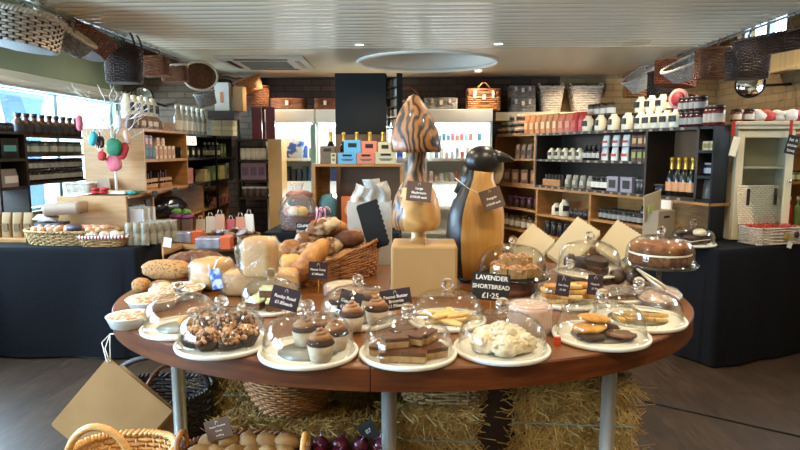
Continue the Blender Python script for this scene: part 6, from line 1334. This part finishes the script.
t = T('glass_door', 'tall greenish glass edge of the fridge door', 'door', (fr(315), FY - .10, .001)); MB().box((0, 0, .95), (.06, .05, 1.9)).ob('pane', mat('green_glass_edge', '#a8c4b4', None, .1, coat=.6), t); MB().box((0, -.028, 1.1), (.02, .02, .5)).ob('handle', steel, t)
# red side panels
for px, w, l in ((257, 10, 'wider left'), (270.5, 9, 'narrower right')):
    p = at(px, 122, 6.88); k = mpp(p); z1, z0 = zof(107, 6.88), zof(139, 6.88); tag(MB().box((0, 0, (z1 - z0) / 2), (w * k, .03, z1 - z0)).ob('red_board', mat('red_board', '#6d1512', None, .5) if 'red_board' not in MATS else MATS['red_board'], None, (p.x, 6.88, z0), bev=.003), 'dark red upright panel, the %s one by the fridges' % l, 'panel')
# back shelf beside the fridges, facing the camera
BX0, BX1 = at(236, 150, 6.85).x, at(281, 150, 6.85).x; bzz = zof(139, 6.85)
t = T('back_shelf', 'shelf unit with a pale wooden end standing before the left fridge', 'shelves', (0, 0, 0)); mb = MB()
for z in (bzz, zof(160, 6.85), zof(180, 6.85), zof(198, 6.85)): mb.box(((BX0 + BX1) / 2 - .07, 7.0, z - .011), (BX1 - BX0 - .14, .26, .022))
mb.box((BX0, 7.0, bzz / 2), (.02, .26, bzz)); mb.ob('shelves', dark_wood, t); MB().box((BX1 - .075, 6.99, bzz / 2), (.155, .26, bzz)).ob('end_panel', mat('maple', '#c29a5e', '#cfaa70', .5, scale=3), t)
row(k_jar(.16, .035, cm('#d6d2c4', .4), cm('#1a1a1a'), cm('#e6e2d6', .5)), 5, (Vector((BX0 + .06, 6.93, zof(160, 6.85) + .001)), Vector((BX1 - .22, 6.93, zof(160, 6.85) + .001))), 'white jar with a black lid', 'on the back shelf upper tier', 'white jars on the back shelf')
row(k_box(.10, .09, .19, cm('#7d6a80', .5), cm('#5d4a68', .5)), 3, (Vector((BX0 + .09, 6.93, zof(180, 6.85) + .001)), Vector((BX1 - .24, 6.93, zof(180, 6.85) + .001))), 'mauve carton', 'on the back shelf middle tier', 'mauve cartons')
row(k_jar(.12, .045, cm('#4a3a34', .3), cm('#cfd6da'), None), 4, (Vector((BX0 + .07, 6.93, zof(198, 6.85) + .001)), Vector((BX1 - .22, 6.93, zof(198, 6.85) + .001))), 'brown jar with a white lid', 'on the back shelf lower tier', 'white lidded brown jars')
# stack of cream boxes and a grey block over the dark case
for k in range(3):
    for j in range(2): bx('cream flat box, %s from the bottom in the %s stack on the dark case' % (ORD[k], ('left', 'right')[j]), 'cream_box', 'box', (at(219 + j * 11, 130, 6.9).x - .02, 6.95, LZ2 - .019 + k * .058), (.12, .16, .055), cm('#c4b48a', .5), 0, 'cream flat boxes')
# ---- display table with black cloth, centre back
cloth_table('small table under a black cloth at the centre back', [(at(264, 235, 5.2).x, 5.2), (at(398, 235, 5.2).x, 5.2), (at(398, 235, 5.2).x, 5.95), (at(264, 235, 5.2).x, 5.95)], .88, seed=5)
MX0, MX1, MYY = at(312, 163, 5.55).x, at(403, 163, 5.55).x, 5.55; mz = zof(164, 5.55); mxc = (MX0 + MX1) / 2; mw = MX1 - MX0
t = T('display_case', 'open plywood display case on the centre back table', 'shelves', (mxc, MYY, .882)); mb = MB(); hh = mz - .882
for z in (.012, hh - .012): mb.box((0, .17, z), (mw, .34, .024))
for x in (-mw / 2 + .014, mw / 2 - .014): mb.box((x, .17, hh / 2), (.028, .34, hh - .05))
mb.box((-mw / 2 + .07, .33, hh / 2), (.09, .014, hh)); mb.ob('case', shelf_wood, t); MB().box((.1, .33, hh / 2), (mw - .24, .014, hh - .05)).ob('back_board', MATS['brown_board'], t)
p = at(328, 208, 5.62); t = T('teal_bundle', 'teal tissue wrapped bundle in the display case', 'bundle', (p.x, 5.63, .907)); mb = MB(); mb.blob((0, 0, .14), (.085, .07, .14), 16, 10, .2, 3, 6, pw=.8); mb.ob('wrap', cm('#3d6f78', .5), t)
p = at(350, 203, 5.62); t = T('orange_bag', 'orange printed paper bag in the display case', 'bag', (p.x, 5.64, .907)); MB().box((0, 0, .13), (.16, .08, .26)).ob('bag', cm('#c0622a', .6), t, bev=.004); MB().blob((0, -.042, .13), (.05, .004, .06), 12, 8).ob('printed_motif', cm('#d8a878', .6), t)
row(k_champagne(.30, .038), 5, (Vector((at(331, 160, 5.8).x, 5.80, mz + .001)), Vector((at(383, 160, 5.8).x, 5.80, mz + .001))), 'gold topped bottle', 'on the display case top', 'gold topped bottles on the display case')
def gbox(label, px0, px1, py0, py1, Y, m, arch=False, rz=0):
    a, b = at(px0, py1, Y), at(px1, py1, Y); z0 = mz + .001; z1 = zof(py0, Y); w = b.x - a.x; t = T('gift_box', label, 'box', ((a.x + b.x) / 2, Y + .04, z0), rz)
    MB().box((0, 0, (z1 - z0) / 2), (w, .08, z1 - z0)).ob('carton', m, t, bev=.003); MB().box((0, -.041, (z1 - z0) * .78), (w * .5, .003, (z1 - z0) * .18)).ob('label', slate, t)
    mb = MB(); mb.box((0, -.041, (z1 - z0) * .42), (w * .66, .002, .008)); mb.box((0, -.041, (z1 - z0) * .32), (w * .5, .002, .008)); mb.ob('printed_lines', cm('#5a5048', .6), t)
blu = cm('#5fa3c4', .6); sal = cm('#d0795a', .6); crm = cm('#c4b890', .6)
for l, a, b, c, d, Y, m in (('tall light blue box at the back of the display case top', 344, 361, 140, 163, 5.66, blu), ('light blue box at the front of the display case top', 338, 356.5, 153, 163, 5.555, blu), ('tall salmon box at the back of the display case top', 361.5, 377, 141, 163, 5.66, sal), ('salmon box at the front of the display case top', 357, 375, 153, 163, 5.555, sal), ('tall cream box at the back beside the mushroom cap', 378, 392, 142, 163, 5.66, crm), ('cream box at the front beside the mushroom cap', 375.5, 396, 152, 163, 5.555, crm), ('brown box at the left of the display case top', 320, 335, 146, 163, 5.66, cm('#6a553e', .6)), ('small cream packet in front of the brown box', 331, 336, 153, 163, 5.555, cm('#c9b888', .6))): gbox(l, a, b, c, d, Y, m)
# tall black cabinet with a rack of cards on its right side
cx0, cx1 = at(335, 100, 6.08).x, at(386, 100, 6.08).x; z1, z0 = zof(73, 6.08), zof(134, 6.08)
t = T('black_cabinet', 'tall matt black cabinet rising behind the bottles with a side card rack', 'cabinet', ((cx0 + cx1) / 2, 6.08, 0), 0); w = cx1 - cx0
MB().box((0, .2, (z0 + z1) / 2), (w, .4, z1 - z0)).ob('body', black_paint, t, bev=.004); MB().box((0, .2, z0 / 2), (w, .38, z0)).ob('plinth', brown_back, t)
rk = MB(); M3 = Matrix.Rotation(R(-62), 3, 'Z')
for i in range(6): rk.box(Vector((w / 2 + .05, .17, z0 + .06 + i * (z1 - z0 - .1) / 5)), (.36, .05, .012), rot=M3)
for s in (-1, 1): rk.box(Vector((w / 2 + .05, .17, (z0 + z1) / 2)) + M3 @ Vector((s * .18, 0, 0)), (.012, .06, z1 - z0), rot=M3)
rack = rk.ob('card_rack', black_paint, t)
for i in range(5):
    for k in range(4): MB().box(Vector((w / 2 + .05, .17, z0 + .125 + i * (z1 - z0 - .1) / 5)) + M3 @ Vector((-.13 + k * .085, -.01, 0)), (.07, .004, .09), rot=M3).ob('greeting_card', cm(('#cfc8ba', '#a8a29a', '#d8d4cc', '#8d857a')[(i + k) % 4], .6), rack)
# gift hamper, candy canes and sign on the centre table
p = at(297, 226, 5.36); g = basket('gift_basket', 'round gift basket with a tall handle under clear wrap', 'basket', (p.x, 5.40, .884), .135, .12, .13, willow_mid, 1.1, 2, 28, 9, .005, handles=[hoop(0, .5, .19, .009, willow_mid)])
for i, (x, y, c, l) in enumerate(((-.06, -.03, '#a4542a', 'orange brown'), (.05, -.04, '#c9a24a', 'yellow'), (.0, .05, '#8a2a1c', 'red'), (-.02, -.06, '#d2b48a', 'cream'))): mb = MB(); mb.blob((0, 0, 0), (.055, .045, .05), 12, 8, .15, 2, i); tag(mb.ob('gift_packet', cm(c, .4), None, (p.x + x, 5.40 + y, 1.05)), '%s packet inside the gift basket' % l, 'packet')
MB().lathe([(.15, .02), (.165, .13), (.15, .25), (.10, .33), (.04, .36), (.06, .42)], 24, fl=lambda a, z: 1 + .06 * sin(a * 7 + z * 20)).ob('clear_wrap', film, g)
p = at(301, 192, 5.75); t = T('red_tray', 'red foil covered tray standing high behind the gift basket', 'tray', (p.x - .02, 5.78, .884)); MB().box((0, 0, .13), (.18, .12, .26)).ob('stand', willow_dk, t); mb = MB(); mb.blob((0, 0, .285), (.13, .09, .05), 18, 8, .15, 4, 2); mb.ob('foil', cm('#a8321e', .4), t)
p = at(320, 226, 5.33); t = T('red_tub', 'red tub holding striped candy canes', 'tub', (p.x, 5.35, .884)); MB().lathe([(0, 0), (.075, 0), (.092, .10), (.086, .10), (.07, .008), (0, .008)], 24).ob('tub', red_m, t); mb = MB()
for s in (-1, 1): mb.lathe([(0, 0), (.02, 0), (.02, .003), (0, .003)], 14, c=(s * .035, -.088, .05), M=Matrix.Rotation(R(90), 3, 'X'))
mb.ob('buttons', cm('#2a1412', .4), t)
candy = mat('candy_stripe', '#e4d4e0', '#c45a7a', .3, kind='wave', scale=18, lo=.45, hi=.55)
for i in range(6):
    mb = MB(); mb.tube([(0, 0, 0), (0, 0, .15), (.005, 0, .18), (.022, 0, .195), (.04, 0, .185), (.045, 0, .16)], .008, 8); tag(mb.ob('candy_cane', candy, None, (p.x - .05 + i * .02, 5.35 + (.025 if i % 2 else -.025), .897), rot=(jit(.15), jit(.3), jit(1.5))), 'striped candy cane, %s from the left in the red tub' % ORD[i], 'candy cane', 'candy canes in the red tub')
sign('handwritten dark card on the black cloth under the gift basket', 304, 231, 15, 18, 5.14, [('Gluten', .042), ('Free Gift', .036), ('Baskets', .042)], slate, 4, base=.78, gap=.048, logo=False, name='chalk_sign', cat='sign')
# ================================================================== LOW WOODEN DISPLAY left of centre
wa, wb = at(163, 245, 4.75), at(262, 235, 5.3); DZ = .80
t = T('display_table', 'low wooden round display table of snacks left of the bread basket', 'table', ((wa.x + wb.x) / 2, 5.2, 0)); w_ = wb.x - wa.x
MB().lathe([(0, DZ - .04), (w_ / 2, DZ - .04), (w_ / 2, DZ), (0, DZ)], 40).ob('top', shelf_wood, t); MB().lathe([(0, 0), (w_ * .3, 0), (w_ * .3, DZ - .04), (0, DZ - .04)], 24).ob('pedestal', brown_back, t)
tc_ = Vector(((wa.x + wb.x) / 2, 5.2, DZ + .001))
orange = cm('#c4562a', .6); silver = mat('silver_film', '#8c8894', '#b8b4be', .25, .4, scale=12)
for i, (px, py, l) in enumerate(((189, 262, 'nearer'), (180, 246, 'farther'))):
    q = atz(px, py, DZ); q = Vector((q.x, max(4.82, q.y) + i * .2, DZ + .001)); t = T('snack_packet', 'orange ended packet with silver film, the %s one on the wooden table' % l, 'packet', q, R(8), 'orange and silver packets'); MB().box((-.06, 0, .05), (.20, .15, .09)).ob('film', silver, t, bev=.012); MB().box((.08, 0, .05), (.08, .16, .10)).ob('card_end', orange, t, bev=.004)
q = Vector((tc_.x + .12, 5.12, DZ + .001)); basket('snack_basket', 'wide shallow wicker tray of silvery snack packets', 'basket', q, .21, .16, .07, willow_mid, 1.12, 2, 44, 6, .005)
for i in range(8): mb = MB(); mb.blob((0, 0, 0), (.055, .035, .022), 12, 7, .3, 3, i); tag(mb.ob('snack_bag', silver if i % 2 else cm('#6a5a44', .3), None, (q.x + .13 * cos(i * .8), q.y + .09 * sin(i * .8), DZ + .085 + .01 * (i % 3)), rot=(jit(.3), jit(.3), i)), 'small crumpled snack bag, %s clockwise in the wicker tray' % ORD[i], 'packet', 'snack bags in the wicker tray')
for i, (px, c, l) in enumerate(((205, '#b9a890', 'beige'), (214, '#cfc4b4', 'white'), (224, '#c49a80', 'peach'), (234, '#a8342c', 'red'), (244, '#c9907c', 'pink'), (252, '#d8d0c4', 'pale'))):
    p = at(px, 215, 5.62); t = T('gift_bag', '%s small gift bag in a row on the low table back' % l, 'bag', (p.x, 5.5 + .02 * (i % 2), DZ + .001), jit(.3), 'small gift bags on the low table'); mb = MB(); hh = .20 + .03 * (i % 3); mb.add([(-.045, -.03, 0), (.045, -.03, 0), (.045, .03, 0), (-.045, .03, 0), (-.04, -.006, hh * .8), (.04, -.006, hh * .8), (.04, .006, hh * .8), (-.04, .006, hh * .8)], [(0, 3, 2, 1), (0, 1, 5, 4), (1, 2, 6, 5), (2, 3, 7, 6), (3, 0, 4, 7), (4, 5, 6, 7)]); mb.ob('bag', cm(c, .5), t); MB().tube([(-.02, 0, hh * .8), (-.012, 0, hh * .95), (.012, 0, hh * .95), (.02, 0, hh * .8)], .003, 5).ob('handle', string_white, t)
for i in range(2):
    p = at(178 + i * 10, 222, 5.4); t = T('purple_pouch', 'brown bag with purple ruffle and green tuft, %s one' % ('left', 'right')[i], 'bag', (p.x, 5.38, DZ + .001), 0, 'purple ruffled bags'); MB().box((0, 0, .09), (.08, .06, .18)).ob('bag', cm('#6a4a2c', .6), t); mb = MB(); mb.blob((0, 0, .2), (.06, .045, .025), 14, 8, .5, 5, i); mb.ob('ruffle', cm('#7a2a6a', .5), t); mb = MB(); mb.blob((0, 0, .24), (.04, .03, .03), 12, 8, .5, 5, i + 4); mb.ob('tuft', cm('#5a8a34', .6), t)
# ================================================================== ON TOP OF THE FRIDGES
def trunk(label, px0, px1, py0, py1, Y, m, lidm=None, straps=2, zb=None):
    a, b = at(px0, py1, Y), at(px1, py1, Y); z0 = zb if zb is not None else 2.072; h = zof(py0, Y) - z0; w = b.x - a.x; t = T('wicker_hamper', label, 'hamper', ((a.x + b.x) / 2, Y + .1, z0)); mb = MB(); pt = weave(mb, ell(w / 2, .12, 9), h * .62, 1.0, 28, 6, .005); mb.prism([(-w / 2, -.12), (w / 2, -.12), (w / 2, .12), (-w / 2, .12)], .001, .008); mb.ob('body', m, t)
    mb = MB(); pt2 = weave(mb, ell(w / 2, .122, 9), h * .36, 1.0, 28, 4, .005); mb.prism([(-w / 2, -.12), (w / 2, -.12), (w / 2, .12), (-w / 2, .12)], h * .34, h * .36); mb.ob('lid', lidm or m, t, (0, 0, h * .64))
    for i in range(straps): MB().box(((i - (straps - 1) / 2) * w * .55, -.128, h * .72), (.028, .012, h * .34)).ob('strap', willow_white, t)
    MB().box((0, -.13, h * .60), (.035, .012, .05)).ob('clasp', willow_cream, t); return t
trunk('brown wicker hamper on the fridges at the left', 271, 304, 98, 112, 7.2, willow_mid, straps=0); trunk('brown wicker hamper on the fridges beside the black cabinet', 315, 336, 98, 112, 7.2, willow_mid, straps=0)
trunk('grey wicker hamper with pale straps on the fridge behind the mushroom', 425, 457, 98, 112, 7.2, willow_grey)
hb = trunk('golden wicker hamper with a peaked handle on the right fridge', 467, 500, 89, 111, 7.2, willow, willow_mid); MB().tube([(-.07, -.1, .25), (-.02, -.1, .31), (.02, -.1, .31), (.07, -.1, .25)], .008, 6).ob('handle', willow, hb)
t = T('high_ledge', 'cream ledge above the far end of the right shelving', 'shelf', (0, 0, 0)); lx0, lx1 = at(496, 112, 7.3).x, at(606, 112, 7.3).x; lz_ = zof(112, 7.3); MB().box(((lx0 + lx1) / 2 + .01, 7.56, lz_ - .05), (lx1 - lx0, .36, .10)).ob('ledge', cream_paint, t)
trunk('grey wicker hamper, lower of the stacked pair on the cream ledge', 510, 535, 98, 112, 7.42, willow_grey, zb=lz_ + .001); trunk('grey wicker hamper, upper of the stacked pair on the cream ledge', 510, 535, 86, 98, 7.42, willow_grey, zb=lz_ + .18)
for px0, px1, l in ((539, 563, 'white tapered wicker basket left on the cream ledge'), (570, 602, 'wider white tapered wicker basket right on the cream ledge')):
    a, b = at(px0, 100, 7.5), at(px1, 100, 7.5); w = b.x - a.x; h = zof(88, 7.5) - lz_ + .0; basket('white_basket', l, 'basket', ((a.x + b.x) / 2, 7.56, lz_ + .001), w * .36, .12, h, willow_white, 1.35, 6, 26, 11, .005, handles=[hoop(.47, .53, .05, .010, willow_white), hoop(.97, .03, .05, .010, willow_white)])
p = at(408, 98, 7.3); basket('log_basket', 'round brown basket with an arched handle on the fridge behind the cap', 'basket', (p.x, 7.36, 2.073), .13, .12, .10, willow_mid, 1.1, 2, 28, 7, .006, handles=[hoop(0, .5, .17, .012, willow_red)])
# ================================================================== BASKETS HANGING FROM THE RAILS
RZL = CZ - .03
def hang(name, label, px, py, Y, rx, ry, h, m, rot, flare=1.15, n=2.2, hooks=None, rim=None, liner=None, rows=12, S_=34, handles=None, th=.005, stake_m=None):
    c = at(px, py, Y); M = Euler(rot).to_matrix(); b = c - M @ Vector((0, 0, h / 2)); hs = list(handles or [])
    t = basket(name, label, 'basket', b, rx, ry, h, m, flare, n, S_, rows, th, rot=rot, rim=rim, liner=liner, handles=hs, stake_m=stake_m); Mi = M.transposed()
    for (hx_, hy_, sx) in hooks or ():                       # cane loops up to the rail
        top = at(hx_, hy_, Y); top = Vector((CX0 if c.x < 0 else CX1, top.y, RZL + .012)); top.y = Y + (hx_ - px) * 0
        a = Vector((sx * rx * .9, 0, h)); l = Mi @ (top - b); l2 = l + Mi @ Vector((0, .05, 0)); mb = MB(); mid = a.lerp(l, .55) + Mi @ Vector((0, .06, .03)); mb.tube([a, mid, l, l + Mi @ Vector((0, -.02, -.015))], .008, 6); mb.ob('hanging_loop', sx and m or m, t)
    return t
hang('wicker_basket', 'large pale wicker basket hanging at the upper left frame corner', 22, 32, 3.62, .215, .15, .18, willow_white, (R(4), R(4), R(80)), 1.15, hooks=[(8, 0, -.3), (70, 0, .3)], rows=11, th=.008, stake_m=willow_dk)
hang('wicker_basket', 'pale oval basket tipped towards us behind the large corner basket', 60, 35, 4.0, .17, .13, .13, willow_grey, (R(28), R(25), R(60)), 1.25, liner=willow_cream, hooks=[(58, 5, .4)], rim=willow_cream)
hang('wicker_basket', 'shallow red brown basket tipped sideways behind the pale ones', 78, 41, 4.36, .20, .15, .13, willow_red, (R(5), R(18), R(70)), 1.3, hooks=[(72, 10, .2)], stake_m=willow_dk)
hang('tote_basket', 'dark tall wicker tote hanging by two rope handles at left', 124, 66, 4.76, .125, .10, .265, willow_dk, (0, 0, R(5)), 1.08, 3, handles=[hoop(.60, .90, .16, .008, willow_dk), hoop(.10, .40, .16, .008, willow_dk)], rows=20, S_=40, hooks=[(124, 30, .0)])
hang('wicker_basket', 'small brown box basket hanging next to the dark tote', 156, 67, 5.35, .10, .08, .16, willow_mid, (0, R(-4), R(10)), 1.05, 5, hooks=[(152, 44, .5)], liner=willow_white, rim=willow_mid)
hang('wicker_basket', 'small brown box basket hanging second beyond the dark tote', 175, 74, 5.8, .11, .08, .15, willow_mid, (0, R(-3), R(10)), 1.05, 5, hooks=[(170, 50, .5)], rim=willow_white)
hang('wicker_tray', 'round grey brown wicker tray hanging face on at the left', 199, 76, 6.2, .145, .115, .08, willow_mid, (R(95), R(0), R(35)), 1.2, 2, hooks=[(200, 60, 0)], rim=willow_cream)
hang('wicker_basket', 'pale ribbed basket hanging below the round tray', 206, 99, 6.3, .085, .07, .13, willow_grey, (R(18), R(-10), 0), 1.2, 2.2, hooks=[(206, 70, 0)])
hang('wicker_basket', 'brown basket with a dark open mouth above the white box', 217, 89, 7.15, .17, .12, .19, willow_mid, (R(20), R(14), R(10)), 1.2, 2.4, liner=willow_dk, hooks=[(216, 64, 0)])
hang('wicker_basket', 'tan basket hanging beside the kraft card box', 249, 86, 7.05, .13, .10, .16, willow, (0, R(-20), R(20)), 1.2, 2.2, hooks=[(240, 70, 0)])
hang('wicker_basket', 'upright brown ribbed basket last on the left rail', 257, 97, 7.3, .13, .08, .24, willow_mid, (0, 0, 0), 1.1, 3, hooks=[(256, 76, 0)])
# boxes on the left back furniture
q = at(225, 97, 6.75); t = T('high_stand', 'dark grey block carrying the white box near the ceiling', 'stand', (at(224, 115, 6.85).x, 6.86, 0)); MB().box((0, 0, LZ2 / 2 + .02), (.1, .1, .1)) ; z_ = zof(111, 6.85); MB().box((0, 0, (z_ + LZ2 + .16) / 2), (.30, .24, z_ - LZ2 - .16)).ob('block', willow_dk, t); mb = MB(); 
for s in (-1, 1): mb.box((s * .14, .08, (LZ2 + .16) / 2), (.02, .02, LZ2 + .16))
mb.ob('posts', black_paint, t)
bx('tall white card box standing on the dark block', 'card_box', 'box', (at(225, 97, 6.9).x, 6.83, z_ + .001), (.165, .10, zof(83, 6.9) - z_), cm('#cfc8bc', .6), 0); bx('small orange label on the white card box', 'box_label', 'label', (at(225, 100, 6.89).x, 6.777, z_ + .09), (.035, .004, .12), cm('#c47a4a', .6), 0, bev=0)
bx('kraft card box leaning beside the white box', 'card_box', 'box', (at(240, 97, 6.9).x + .01, 6.85, z_ + .001), (.12, .09, zof(87, 6.9) - z_), kraft, -.2)
# right rail
hang('wicker_basket', 'tan box basket hanging farthest on the right rail', 640, 86, 7.2, .17, .10, .26, willow, (0, 0, 0), 1.02, 5, hooks=[(640, 78, 0)])
hang('pointed_basket', 'pale grey pointed basket hanging on the right rail', 645, 78, 6.6, .18, .09, .16, willow_white, (R(6), R(-32), R(15)), 1.4, 2.2, hooks=[(648, 66, .2)])
hang('wicker_basket', 'dark box basket hanging below the pale pointed one', 661, 85, 6.2, .11, .09, .24, willow_dk, (0, 0, 0), 1.02, 5, hooks=[(660, 66, 0)])
hang('wicker_basket', 'reddish brown tub basket hanging on the right rail', 676, 74, 5.75, .17, .13, .22, willow_red, (0, R(6), R(10)), 1.12, 2.6, hooks=[(672, 60, 0)], rim=willow)
hang('pointed_basket', 'grey shallow basket tipped steeply on the right rail', 688, 69, 5.3, .15, .09, .13, willow_grey, (R(4), R(-26), R(15)), 1.5, 2.2, hooks=[(692, 50, .2)], rim=willow_white)
hang('wicker_basket', 'mid brown square basket hanging on the right rail', 712, 64, 4.95, .11, .08, .225, willow_mid, (0, 0, R(-4)), 1.03, 6, hooks=[(706, 45, .3)], rows=18)
hang('wicker_basket', 'very dark square basket hanging nearest below the right rail', 747, 65, 4.6, .125, .085, .205, willow_dk, (0, 0, R(-6)), 1.03, 6, hooks=[(740, 40, .3)], rows=18)
hang('wicker_basket', 'long dark brown basket hanging at the upper right frame edge', 786, 42, 4.1, .28, .12, .12, willow_dk, (R(4), R(-10), R(-8)), 1.1, 3, hooks=[(770, 18, .2)], rows=12)
